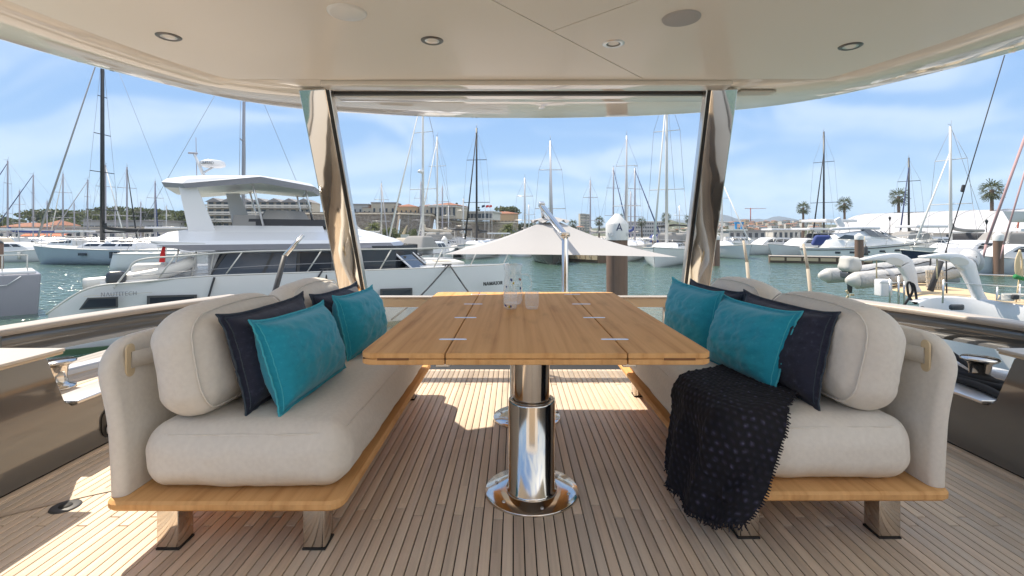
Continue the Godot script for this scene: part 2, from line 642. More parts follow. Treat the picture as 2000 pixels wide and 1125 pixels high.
# ---------- water and land ----------
func setting() -> void:
	var st := begin(false)
	quad(st, Vector3(-3000, WL, 60), Vector3(3000, WL, 60), Vector3(3000, WL, -4000), Vector3(-3000, WL, -4000))
	struct("water", st, M.water)
	# quay round the basin: one low sheet of land with a stone edge
	var q := PackedVector2Array([Vector2(-400, 62), Vector2(-70, 68), Vector2(-40, 92), Vector2(-5, 98), Vector2(6, 150), Vector2(60, 175), Vector2(45, 84), Vector2(52, 62), Vector2(400, 30), Vector2(400, 3900), Vector2(-400, 3900)])
	st = begin(false)
	prism(st, q, 0.9, flat_at(Vector3(0, WL - 0.1, 0)))
	struct("quay_ground", st, M.quay)
	# hills far behind the town, right of the middle
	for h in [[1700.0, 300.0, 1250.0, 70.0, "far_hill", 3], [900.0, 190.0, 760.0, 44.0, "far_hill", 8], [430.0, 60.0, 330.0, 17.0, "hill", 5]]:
		st = begin()
		var nz := FastNoiseLite.new()
		nz.seed = h[5]
		nz.frequency = 6.0 / h[2]
		var rows := []
		for i in 9:
			var row := PackedVector3Array()
			for j in 61:
				var u := j / 60.0
				var v := i / 8.0
				var env_u := sin(PI * u) * (0.55 + 0.6 * smoothstep(0.15, 0.75, u))
				var hh: float = h[3] * env_u * sin(PI * 0.5 * v) * (0.72 + 0.5 * nz.get_noise_2d(u * h[2], v * 50.0))
				row.append(Vector3(h[1] + h[2] * (u - 0.22), -0.62 + hh, -h[0] - v * h[3] * 3.0))
			rows.append(row)
		rows.reverse()
		sheet(st, rows)
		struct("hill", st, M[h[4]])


# ---------- the yacht one stands on ----------
func yacht() -> void:
	var st := begin(false)
	box(st, Vector3(0, -0.062, -0.4), Vector3(4.7, 0.1, 7.9))
	var deck := struct("deck", st, M.caulk)
	# teak planks, each its own strip with a black seam beside it
	var pitch := 0.0405
	var n := 112
	var cache := {}
	for i in n:
		var x := (i - (n - 1) * 0.5) * pitch
		var z := 3.4
		var stop := -4.12
		var cuts := []
		# butt joints stand at two stations, staggered plank by plank
		var a: float = -1.98 - [0.0, 0.24, 0.07, 0.31][i % 4] + 0.02 * sin(i * 2.7)
		if absf(x) > 0.9:
			a = -1.92 - [0.0, 0.22, 0.06, 0.17][i % 4]
		if i % 2 == 0:
			cuts = [a, stop]
		elif i % 4 == 1:
			cuts = [a - 1.5, stop]
		else:
			cuts = [stop]
		for c in cuts:
			var l := snappedf(z - c - 0.006, 0.001)
			if l > 0.05:
				if not cache.has(l):
					cache[l] = boxmesh(Vector3(pitch - 0.0044, 0.012, l), 0.0012)
				hold("plank", cache[l], M["deck_teak_%d" % rng.randi_range(0, 5)], deck, Transform3D(Basis(), Vector3(x, -0.006, (z + c) * 0.5)))
			z = c
	for s in [-1, 1]:
		hold("margin_board", boxmesh(Vector3(0.036, 0.014, 7.5), 0.001), M.deck_teak_3, deck, Transform3D(Basis(), Vector3(2.2615 * s, -0.0045, -0.35)))
	# curved margin board let into the deck by the port wall
	st = begin(false)
	var rows := []
	for i in 13:
		var t := i / 12.0
		var p := Vector3(-2.24 + 0.62 * pow(t, 0.8), 0.0035, -1.95 - 0.36 * sin(t * PI / 2))
		var q := p + Vector3(-0.02 - 0.03 * (1 - t), 0, 0.072)
		rows.append(PackedVector3Array([p, q]))
	sheet(st, rows)
	obj("margin_board", st, M.deck_teak_2, deck)
	var drain := thing("deck_drain", "round dark grey drain fitting flush in the teak beside the left sofa", "deck drain", P(128, 990, 1.14 * FOCAL / 535.0))
	st = begin()
	lathe(st, [Vector2(0.0, 0.004), Vector2(0.046, 0.006), Vector2(0.052, 0.004), Vector2(0.054, 0.0)], 28)
	obj("flange", st, M.dark_grey, drain)
	st = begin()
	lathe(st, [Vector2(0.0, 0.010), Vector2(0.020, 0.010), Vector2(0.024, 0.006)], 20)
	obj("plug", st, M.rubber, drain)

	ceiling()
	for s in [-1, 1]:
		side(s)
	stern_rail()
	bounce_wall()
	pillars()

func roof_edge(t: float) -> Vector2:
	# plan of the roof's edge (x, depth) from port (0) to starboard (1)
	var pts := [Vector3(-2.84, 0, 0.3), Vector3(-2.80, 0, 1.1), Vector3(-2.74, 0, 1.9), Vector3(-2.62, 0, 2.5), Vector3(-2.44, 0, 2.98), Vector3(-2.14, 0, 3.5), Vector3(-1.72, 0, 3.83), Vector3(-1.1, 0, 4.02), Vector3(-0.5, 0, 4.11), Vector3(0, 0, 4.13)]
	var u := t * 2.0 if t <= 0.5 else 2.0 - t * 2.0
	var q := spline(pts, 36)
	var k := u * 36.0
	var i := mini(int(k), 35)
	var v: Vector3 = q[i].lerp(q[i + 1], k - i)
	return Vector2(v.x if t <= 0.5 else -v.x, v.z)

func ceiling() -> void:
	var h := 2.1
	# lip: from the flat panels out to the edge, then up and over the roof
	var st := begin()
	var rows := []
	var n := 72
	var inner := PackedVector2Array()
	for i in n + 1:
		var t := float(i) / n
		var e := roof_edge(t)
		var c := Vector2(0, 0.9)
		var dirv := (e - c)
		var ins := Vector2(e.x * 0.81, minf(e.y - 0.1, 3.10))
		inner.append(ins)
		var a := Vector3(ins.x, h + 0.012, -ins.y)
		var b := Vector3(e.x, h, -e.y)
		var mid := a.lerp(b, 0.55) + Vector3(0, -0.004, 0)
		var out := Vector3(dirv.x, 0, -dirv.y).normalized()
		rows.append(PackedVector3Array([a + Vector3(0, 0.02, 0), a, mid, b - out * 0.03 + Vector3(0, -0.004, 0), b, b + out * 0.012 + Vector3(0, 0.02, 0), b + out * 0.0 + Vector3(0, 0.20, 0), b - out * 0.15 + Vector3(0, 0.27, 0)]))
	sheet(st, rows)
	var roof := struct("ceiling", st, M.gelcoat_gloss)
	# roof top closes the shell
	st = begin(false)
	var top := PackedVector2Array()
	for i in n + 1:
		var e := roof_edge(float(i) / n)
		top.append(Vector2(e.x * 0.95, e.y - 0.1))
	prism(st, top, 0.12, flat_at(Vector3(0, h + 0.15, 0)))
	obj("roof_shell", st, M.gelcoat, roof)
	# flat panels with fine open joints between them
	var poly := PackedVector2Array()
	for p in inner:
		if poly.is_empty() or poly[-1].distance_to(p) > 0.01:
			poly.append(p)
	var j0 := P(950, -2, 0.96 * FOCAL / 457.0)
	var j1 := P(1236, 146, 0.96 * FOCAL / 309.0)
	var k0 := P(1155, 37, 0.96 * FOCAL / 418.0)
	var k1 := P(1262, -1, 0.96 * FOCAL / 456.0)
	var cuts := [[Vector2(j0.x, -j0.z), Vector2(j1.x, -j1.z)], [Vector2(k0.x, -k0.z), Vector2(k1.x, -k1.z)]]
	var dj: Vector2 = (cuts[0][1] - cuts[0][0]).normalized()
	var dk: Vector2 = (cuts[1][1] - cuts[1][0]).normalized()
	cuts[0] = [cuts[0][0] - dj * 8.0, cuts[0][1] + dj * 8.0]
	cuts[1] = [cuts[1][0], cuts[1][1] + dk * 8.0]
	# pieces: one side of the long joint, and two on the other side
	var nj := Vector2(-dj.y, dj.x)
	var nk := Vector2(-dk.y, dk.x)
	var big := 9.0
	var g := 0.003
	var half_a := PackedVector2Array([cuts[0][0] + nj * g, cuts[0][1] + nj * g, cuts[0][1] + nj * big, cuts[0][0] + nj * big])
	var half_b := PackedVector2Array([cuts[0][0] - nj * g, cuts[0][1] - nj * g, cuts[0][1] - nj * big, cuts[0][0] - nj * big])
	var o: Vector2 = cuts[1][0] - dk * 4.0
	var half_c := PackedVector2Array([o + nk * g, o + dk * 14.0 + nk * g, o + dk * 14.0 + nk * big, o + nk * big])
	var half_d := PackedVector2Array([o - nk * g, o + dk * 14.0 - nk * g, o + dk * 14.0 - nk * big, o - nk * big])
	var pieces := []
	for side_poly in [half_a, half_b]:
		for piece in Geometry2D.intersect_polygons(poly, side_poly):
			# the short joint stands on the side that holds its far end
			var is_k: bool = Geometry2D.is_point_in_polygon(cuts[1][0] + dk * 0.4, side_poly)
			if is_k:
				for hp in [half_c, half_d]:
					pieces += Geometry2D.intersect_polygons(piece, hp)
			else:
				pieces.append(piece)
	for piece in pieces:
		st = begin(false)
		prism(st, piece, 0.02, flat_at(Vector3(0, h + 0.008, 0)))
		obj("ceiling_panel", st, M.gelcoat, roof)
	st = begin(false)
	prism(st, poly, 0.02, flat_at(Vector3(0, h + 0.032, 0)))
	obj("joint_backing", st, M.seam_line, roof)
	# header across the aft opening: a stepped soffit with a dark track in it
	st = begin()
	rbox(st, Vector3(0, 2.094, -3.20), Vector3(2.62, 0.03, 0.14), 0.006)
	obj("soffit_step", st, M.gelcoat_gloss, roof)
	st = begin(false)
	box(st, Vector3(0, 2.088, -3.33), Vector3(2.62, 0.036, 0.035))
	obj("door_track", st, M.dark_grey, roof)
	st = begin()
	rbox(st, Vector3(0, 2.092, -3.45), Vector3(2.62, 0.03, 0.16), 0.008)
	obj("soffit_lip", st, M.gelcoat_gloss, roof)
	# four recessed lights and two speakers
	var lx := [-1.78, -0.49, 0.43, 1.665]
	var ll := ["recessed ceiling light nearest the port edge of the roof", "recessed ceiling light above the left half of the table", "bright ringed recessed light above the right half of the table", "recessed ceiling light nearest the starboard edge of the roof"]
	for i in 4:
		var t := thing("downlight", ll[i], "ceiling light", Vector3(lx[i], h + 0.008, -[2.43, 2.48, 2.52, 2.555][i]), 0, "recessed ceiling lights")
		st = begin()
		lathe(st, [Vector2(0.036, -0.004), Vector2(0.047, -0.007), Vector2(0.056, -0.002), Vector2(0.057, 0.001)], 32)
		obj("rim", st, M.dark_steel if i != 2 else M.hinge_steel, t)
		st = begin()
		lathe(st, [Vector2(0.0, 0.004), Vector2(0.02, 0.002), Vector2(0.036, -0.003)], 24)
		obj("lens", st, M.satin_steel if i != 2 else M.dark_steel, t)
	for i in 2:
		var t := thing("ceiling_speaker", ["round white speaker grille in the ceiling left of the table", "round grey speaker grille in the ceiling right of the table"][i], "speaker", Vector3([-0.81, 0.675][i], h + 0.008, -[2.16, 2.22][i]), 0, "ceiling speakers")
		st = begin()
		lathe(st, [Vector2(0.0, -0.010), Vector2(0.07, -0.009), Vector2(0.082, -0.006), Vector2(0.085, 0.001)], 40)
		obj("grille", st, M.white if i == 0 else M.speaker_grey, t)
	var hv := thing("ceiling_vent", "small flat rectangular cover in the roof right of the starboard pillar", "vent cover", Vector3(1.56, 2.093, -3.35))
	st = begin()
	rbox(st, Vector3.ZERO, Vector3(0.24, 0.012, 0.10), 0.004)
	obj("cover", st, M.counter, hv)

func plan_line(pts: Array, n: int) -> PackedVector3Array:
	return spline(pts, n)

func side(s: int) -> void:
	var port := s < 0
	var where := "port" if port else "starboard"
	# inner coaming wall: low aft, rising to the counter
	var t := thing("coaming_wall", "glossy dark grey cockpit wall low behind the %s sofa" % ("left" if port else "right"), "cockpit wall", Vector3(2.28 * s, 0, 0))
	var prof := PackedVector2Array([Vector2(-3.35, 0.0), Vector2(4.02, 0.0), Vector2(4.02, 0.29), Vector2(2.46, 0.285), Vector2(2.42, 0.32), Vector2(2.33, 0.55), Vector2(2.30, 0.575), Vector2(-3.35, 0.575)])
	var st := begin(false)
	# profile lies in the plane of depth and height; pushed outwards
	var xf := Transform3D(Basis(Vector3(0, 0, -1), Vector3.UP, Vector3(1, 0, 0)), Vector3(0 if s > 0 else -0.12, 0, 0))
	prism(st, prof, 0.12, xf, 0.008)
	obj("panel", st, M.grey_panel, t)
	st = begin()
	rbox(st, Vector3(0.05 * s, 0.298, -3.23), Vector3(0.17, 0.018, 1.56), 0.006)
	obj("trim", st, M.satin_steel, t)
	st = begin(false)
	# counter on top, beside the camera
	var ct := thing("side_counter", "pale topped cockpit counter at the %s edge of the photo" % ("left" if port else "right"), "counter", Vector3(2.2 * s, 0.578, 0))
	st = begin()
	rbox(st, Vector3(0.33 * s, 0.019, 0.52), Vector3(0.72, 0.014, 5.64), 0.004)
	obj("top", st, M.counter, ct)
	st = begin()
	rbox(st, Vector3(0.33 * s, 0.006, 0.52), Vector3(0.712, 0.012, 5.63), 0.004)
	obj("edge", st, M.counter_edge, ct)
	st = begin(false)
	box(st, Vector3(0.46 * s, -0.30, -0.4), Vector3(0.5, 0.56, 3.4))
	obj("cabinet", st, M.grey_inner, ct)
	# side deck outside the low wall
	var sd := Node3D.new()
	sd.name = numbered("side_deck")
	sd.set_meta("kind", "structure")
	add_child(sd)
	st = begin(false)
	box(st, Vector3(2.65 * s, 0.10, -2.9), Vector3(0.5, 0.36, 2.4))
	obj("base", st, M.caulk, sd)
	for i in 8:
		hold("plank", boxmesh(Vector3(0.054, 0.014, 2.38), 0.0015), M["deck_teak_%d" % (i % 6)], sd, Transform3D(Basis(), Vector3((2.425 + i * 0.06) * s, 0.284, -2.9)))
	# bulwark: plan curves in towards the stern
	var b := thing("bulwark", "long grey %s bulwark with a pale cap rail and an open gap below" % where, "bulwark")
	var plan := [Vector3(3.06, 0, 3.4), Vector3(3.06, 0, 1.2), Vector3(3.02, 0, -0.8), Vector3(2.98, 0, -2.0), Vector3(2.88, 0, -2.75), Vector3(2.74, 0, -3.35), Vector3(2.55, 0, -3.85), Vector3(2.42, 0, -4.16)]
	for i in plan.size():
		plan[i].x *= s
	var q := spline(plan, 40)
	for layer in [["cap_rail", M.rail_cap, 0.585, 0.62, -0.075, 0.085], ["panel", M.grey_panel, 0.44, 0.585, -0.01, 0.045], ["toe_rail", M.boat_white, 0.16, 0.315, -0.10, 0.06], ["hull_side", M.grey_panel, -1.5, 0.16, 0.0, 0.10]]:
		st = begin()
		var rows := []
		for i in q.size():
			var tg := (q[mini(i + 1, q.size() - 1)] - q[maxi(i - 1, 0)]).normalized()
			var o := Vector3(-tg.z, 0, tg.x) * (1.0 if s > 0 else -1.0)
			if o.x * s < 0:
				o = -o
			var a: Vector3 = q[i] + o * layer[4]
			var c: Vector3 = q[i] + o * layer[5]
			var e := 0.008
			rows.append(PackedVector3Array([a + Vector3(0, layer[2], 0), a + Vector3(0, layer[3] - e, 0), a + o * e + Vector3(0, layer[3], 0), c - o * e + Vector3(0, layer[3], 0), c + Vector3(0, layer[3] - e, 0), c + Vector3(0, layer[2], 0)]))
		if port:
			rows.reverse()
		sheet(st, rows, true)
		obj(layer[0], st, layer[1], b)
	st = begin()
	rbox(st, Vector3(2.865 * s, 0.44, -2.62), Vector3(0.09, 0.30, 0.05), 0.01)
	obj("post", st, M.grey_panel, b)
	st = begin()
	rbox(st, Vector3(2.56 * s, 0.44, -3.9), Vector3(0.08, 0.30, 0.05), 0.01)
	obj("post", st, M.grey_panel, b)
	# warning sticker
	var wp := Vector3(2.93 * s, 0.535, -2.36)
	var wt := thing("warning_sticker", "yellow triangular warning sticker on the %s bulwark panel" % where, "warning sign", wp, PI / 2 * (1.0 if port else -1.0) )
	var tri_p := PackedVector2Array([Vector2(-0.05, -0.035), Vector2(0.05, -0.035), Vector2(0.0, 0.05)])
	st = begin(false)
	prism(st, tri_p, 0.003)
	obj("border", st, M.boat_white, wt)
	st = begin(false)
	prism(st, PackedVector2Array([Vector2(-0.041, -0.03), Vector2(0.041, -0.03), Vector2(0.0, 0.039)]), 0.0045)
	obj("field", st, M.sticker_yellow, wt)
	st = begin(false)
	prism(st, PackedVector2Array([Vector2(-0.022, -0.022), Vector2(0.02, -0.024), Vector2(0.017, -0.012), Vector2(0.002, -0.006), Vector2(0.004, 0.004), Vector2(-0.01, 0.006), Vector2(-0.012, -0.006)]), 0.006)
	obj("symbol", st, M.letter_black, wt)
	# winch on the side deck
	var w := thing("capstan", "polished steel mooring capstan on the %s side deck" % where, "capstan", Vector3((2.585 if port else 2.53) * s, 0.292, -2.70 if port else -2.76))
	st = begin()
	lathe(st, [Vector2(0.085, 0.0), Vector2(0.085, 0.012), Vector2(0.06, 0.02), Vector2(0.052, 0.03), Vector2(0.046, 0.07), Vector2(0.052, 0.115), Vector2(0.06, 0.125)], 32)
	obj("drum", st, M.steel, w)
	st = begin()
	lathe(st, [Vector2(0.06, 0.125), Vector2(0.086, 0.14), Vector2(0.088, 0.146), Vector2(0.08, 0.152), Vector2(0.0, 0.156)], 32)
	obj("cap", st, M.steel, w)
	if port:
		var f := thing("hawse_fitting", "pale oval fitting with a round dark socket in the port wall", "wall fitting", Vector3(-2.278, 0.115, -2.70), PI / 2)
		st = begin(false)
		prism(st, round_poly(0.15, 0.16, 0.06), 0.006)
		obj("recess", st, M.black, f)
		st = begin(false)
		prism(st, round_poly(0.11, 0.065, 0.03), 0.016, Transform3D(Basis(), Vector3(0.005, -0.035, 0.005)), 0.005)
		obj("plate", st, M.boat_white, f)
		st = begin()
		lathe(st, [Vector2(0.02, 0.0), Vector2(0.021, 0.008), Vector2(0.014, 0.010), Vector2(0.013, 0.004), Vector2(0, 0.004)], 20)
		var sk := obj("socket", st, M.dark_grey, f)
		sk.transform = Transform3D(Basis(Vector3.RIGHT, PI / 2), Vector3(0.005, -0.032, 0.02))
	else:
		var rp := thing("black_rope", "thick black mooring rope flaked in loops on the starboard side deck", "rope")
		for k in 5:
			var pts := []
			for i in 7:
				var u := i / 6.0
				pts.append(Vector3(2.36 + 0.055 * k + 0.05 * sin(u * 5.0 + k), 0.312 + 0.02 * (k % 2) + 0.012 * sin(u * 9 + k * 2), -2.44 - 0.95 * u))
			st = begin()
			tube(st, spline(pts, 24), 0.021, 0.021, 8)
			obj("loop", st, M.rope_black, rp)
		st = begin()
		tube(st, spline([Vector3(2.45, 0.33, -2.5), Vector3(2.6, 0.36, -2.9), Vector3(2.78, 0.40, -3.3), Vector3(3.4, 0.5, -4.2)], 16), 0.018, 0.018, 7)
		obj("free_end", st, M.rope_black, rp)

func stern_rail() -> void:
	var t := thing("stern_rail", "beige capped stern rail with glass panes behind the table", "railing", Vector3(0, 0, -4.1))
	var st := begin()
	rbox(st, Vector3(0, 0.565, 0), Vector3(4.85, 0.078, 0.075), 0.012)
	obj("cap_rail", st, M.counter_edge, t)
	st = begin()
	rbox(st, Vector3(0, 0.609, 0), Vector3(4.87, 0.012, 0.10), 0.005)
	obj("rail_top", st, M.rail_cap, t)
	for i in 4:
		st = begin(false)
		box(st, Vector3(-1.755 + i * 1.17, 0.285, 0), Vector3(1.15, 0.47, 0.012))
		obj("glass_pane", st, M.pane, t)
	for i in 5:
		st = begin()
		rbox(st, Vector3(-2.34 + i * 1.17, 0.265, 0), Vector3(0.024, 0.52, 0.04), 0.005)
		obj("post", st, M.steel, t)
	# platform aft, below the deck
	st = begin(false)
	box(st, Vector3(0, -0.95, -5.5), Vector3(4.7, 0.16, 2.75))
	var pl := struct("swim_platform", st, M.boat_white)
	for i in 38:
		hold("plank", boxmesh(Vector3(0.113, 0.012, 2.6), 0.002), M["deck_teak_%d" % (i % 6)], pl, Transform3D(Basis(), Vector3(-2.22 + i * 0.12, -0.864, -5.5)))
	st = begin(false)
	box(st, Vector3(0, -0.76, -1.4), Vector3(4.9, 1.28, 5.5))
	box(st, Vector3(0, -0.47, -4.46), Vector3(4.5, 0.86, 0.6))
	struct("yacht_hull", st, M.boat_white)
	for p in [["leaning_pole", "shiny grey pole leaning outwards behind the left sofa", P(522, 582, 4.3), P(556, 500, 4.45), P(592, 459, 4.55), M.dark_grey, 0.024], ["boarding_pole", "thin beige pole leaning left above the far right cushion", P(1467, 562, 4.6), P(1459, 512, 4.65), P(1452, 470, 4.7), M.canvas_tan, 0.016], ["boarding_pole", "thin beige pole leaning left above the near right cushion", P(1588, 580, 4.6), P(1578, 525, 4.65), P(1569, 476, 4.7), M.canvas_tan, 0.016]]:
		var o := thing(p[0], p[1], "pole", p[2])
		var lower: Vector3 = p[3] - p[2]
		hold("shaft", rod(Vector3(0, -0.25, 0) - lower * 0.3, lower, p[6], p[6], 10), p[5], o)
		hold("tip", rod(lower, p[4] - p[2], p[6] * 0.9, p[6] * 0.7, 10), M.steel if p[0] == "leaning_pole" else p[5], o)

func bounce_wall() -> void:
	# deckhouse wall added behind the camera: bounces sunlight aft, shows in the polished steel
	var t := thing("bounce_bulkhead", "added cream deckhouse wall with tan door panes, bouncing sunlight and mirrored in the polished steel", "wall", Vector3(0, 0, 3.5))
	var st := begin(false)
	for q in [[-2.1, 1.5, 0.0, 2.6], [2.1, 1.5, 0.0, 2.6], [0.0, 2.7, 2.15, 2.6]]:
		box(st, Vector3(q[0], (q[2] + q[3]) * 0.5, 0.05), Vector3(q[1], q[3] - q[2], 0.14))
	obj("wall", st, M.gelcoat, t)
	for k in 3:
		st = begin(false)
		box(st, Vector3(-0.9 + 0.9 * k, 1.07, 0.06), Vector3(0.84, 2.06, 0.03))
		obj("door_pane", st, M.counter_edge, t)
	for k in 4:
		st = begin(false)
		box(st, Vector3(-1.33 + 0.887 * k, 1.07, 0.05), Vector3(0.05, 2.14, 0.08))
		obj("door_frame", st, M.satin_steel, t)

func pillars() -> void:
	for s in [-1, 1]:
		var t := thing("roof_pillar", "mirror polished steel roof pillar raked behind the %s sofa" % ("left" if s < 0 else "right"), "pillar", Vector3(1.34 * s, 0, -4.16))
		var top := Vector3((0.055 if s < 0 else -0.045) * s, 2.10, 0.89)
		var foot := Vector3((-0.035 if s < 0 else 0.015) * s, -0.02, 0.02)
		var ax := (top - foot)
		var l := ax.length()
		var yv := ax / l
		var xv := yv.cross(Vector3(0.0, 0, 1)).normalized()
		xv = Vector3.RIGHT - yv * yv.x
		xv = xv.normalized()
		var zv := xv.cross(yv)
		var b := Basis(xv, yv, zv)
		var st := begin()
		rbox(st, foot + ax * 0.5 + b * Vector3(0.012 * s, 0, 0), Vector3(0.185, l, 0.055), 0.012, 3, 1, b)
		obj("mirror_face", st, M.mirror_steel, t)
		st = begin()
		rbox(st, foot + ax * 0.5 + b * Vector3(-0.088 * s, 0, 0.004), Vector3(0.024, l, 0.06), 0.004, 2, 1, b)
		obj("door_channel", st, M.black, t)
		st = begin()
		rbox(st, foot + ax * 0.5 + b * Vector3(-0.1045 * s, 0, 0.004), Vector3(0.008, l, 0.062), 0.002, 2, 1, b)
		obj("channel_edge", st, M.satin_steel, t)
		st = begin()
		rbox(st, foot + Vector3(0, 0.02, 0), Vector3(0.28, 0.03, 0.14), 0.006)
		obj("foot", st, M.steel, t)


# ---------- sofas, pillows, throw, table ----------
func furniture() -> void:
	sofa(-1, 1.70, "cream upholstered teak sofa left of the table, its seat free of any blanket")
	sofa(1, 1.765, "cream upholstered teak sofa right of the table, with a dark throw over its seat")
	table()
	# pillows: the four corners (bottom near, bottom far, top far, top near) as x from the middle, height, depth
	var g1 := "teal scatter pillows on the sofas"
	var g2 := "dark navy scatter pillows on the sofas"
	pillow("teal_pillow", "large teal pillow at the camera end of the left sofa", g1, "teal", -1, [Vector3(0.955, 0.445, 1.84), Vector3(0.925, 0.452, 2.50), Vector3(1.045, 0.80, 2.50), Vector3(1.07, 0.815, 1.84)], 0.10, 1)
	pillow("navy_pillow", "dark navy pillow behind the large teal one on the left sofa", g2, "navy", -1, [Vector3(1.085, 0.448, 1.85), Vector3(1.05, 0.46, 2.46), Vector3(1.13, 0.85, 2.46), Vector3(1.16, 0.845, 1.79)], 0.075, 2)
	pillow("teal_pillow", "teal pillow on the left sofa partly hidden by the table's far corner", g1, "teal", -1, [Vector3(0.955, 0.45, 2.60), Vector3(0.925, 0.45, 3.24), Vector3(1.01, 0.80, 3.24), Vector3(1.03, 0.812, 2.58)], 0.10, 3)
	pillow("navy_pillow", "dark navy pillow in front of the left steel pillar", g2, "navy", -1, [Vector3(1.09, 0.45, 2.62), Vector3(1.06, 0.45, 3.28), Vector3(1.125, 0.82, 3.28), Vector3(1.15, 0.82, 2.58)], 0.075, 4)
	pillow("teal_pillow", "large teal pillow above the throw on the right sofa", g1, "teal", 1, [Vector3(1.02, 0.455, 2.07), Vector3(0.95, 0.445, 2.66), Vector3(1.045, 0.815, 2.66), Vector3(1.125, 0.815, 2.05)], 0.10, 5)
	pillow("navy_pillow", "dark navy pillow between the large teal pillow and the right near backrest", g2, "navy", 1, [Vector3(1.10, 0.448, 1.90), Vector3(1.06, 0.46, 2.54), Vector3(1.125, 0.845, 2.58), Vector3(1.205, 0.83, 1.935)], 0.075, 6)
	pillow("teal_pillow", "teal pillow with one sunlit edge at the far end of the right sofa", g1, "teal", 1, [Vector3(0.985, 0.45, 2.62), Vector3(0.93, 0.45, 3.26), Vector3(0.97, 0.85, 3.26), Vector3(1.02, 0.835, 2.58)], 0.10, 7)
	pillow("navy_pillow", "dark navy pillow in front of the right steel pillar", g2, "navy", 1, [Vector3(1.12, 0.45, 2.62), Vector3(1.06, 0.45, 3.30), Vector3(1.10, 0.835, 3.30), Vector3(1.16, 0.83, 2.62)], 0.075, 8)
	throw_blanket()

func cushion_bend(p: Vector3, h: Vector3, puff: Vector3) -> Vector3:
	var q := Vector3(p.x / h.x, p.y / h.y, p.z / h.z).clamp(-Vector3.ONE, Vector3.ONE)
	var fx := (1 - q.y * q.y) * (1 - pow(q.z, 4))
	var fy := (1 - q.x * q.x) * (1 - pow(q.z, 4))
	var fz := (1 - q.x * q.x) * (1 - q.y * q.y)
	return p + Vector3(q.x * puff.x * fx, q.y * puff.y * fy, q.z * puff.z * fz)

func seam_loop(st: SurfaceTool, hw: float, hh: float, r: float, put: Callable, thick := 0.0035) -> void:
	var pl := round_poly(hw * 2, hh * 2, r, 6)
	var pts := PackedVector3Array()
	var n := pl.size()
	for i in n:
		for k in 4:
			var a: Vector2 = pl[i].lerp(pl[(i + 1) % n], k / 4.0)
			pts.append(put.call(a))
	pts.append(pts[0])
	pts.append(pts[1])
	tube(st, pts, thick, thick, 5, false)

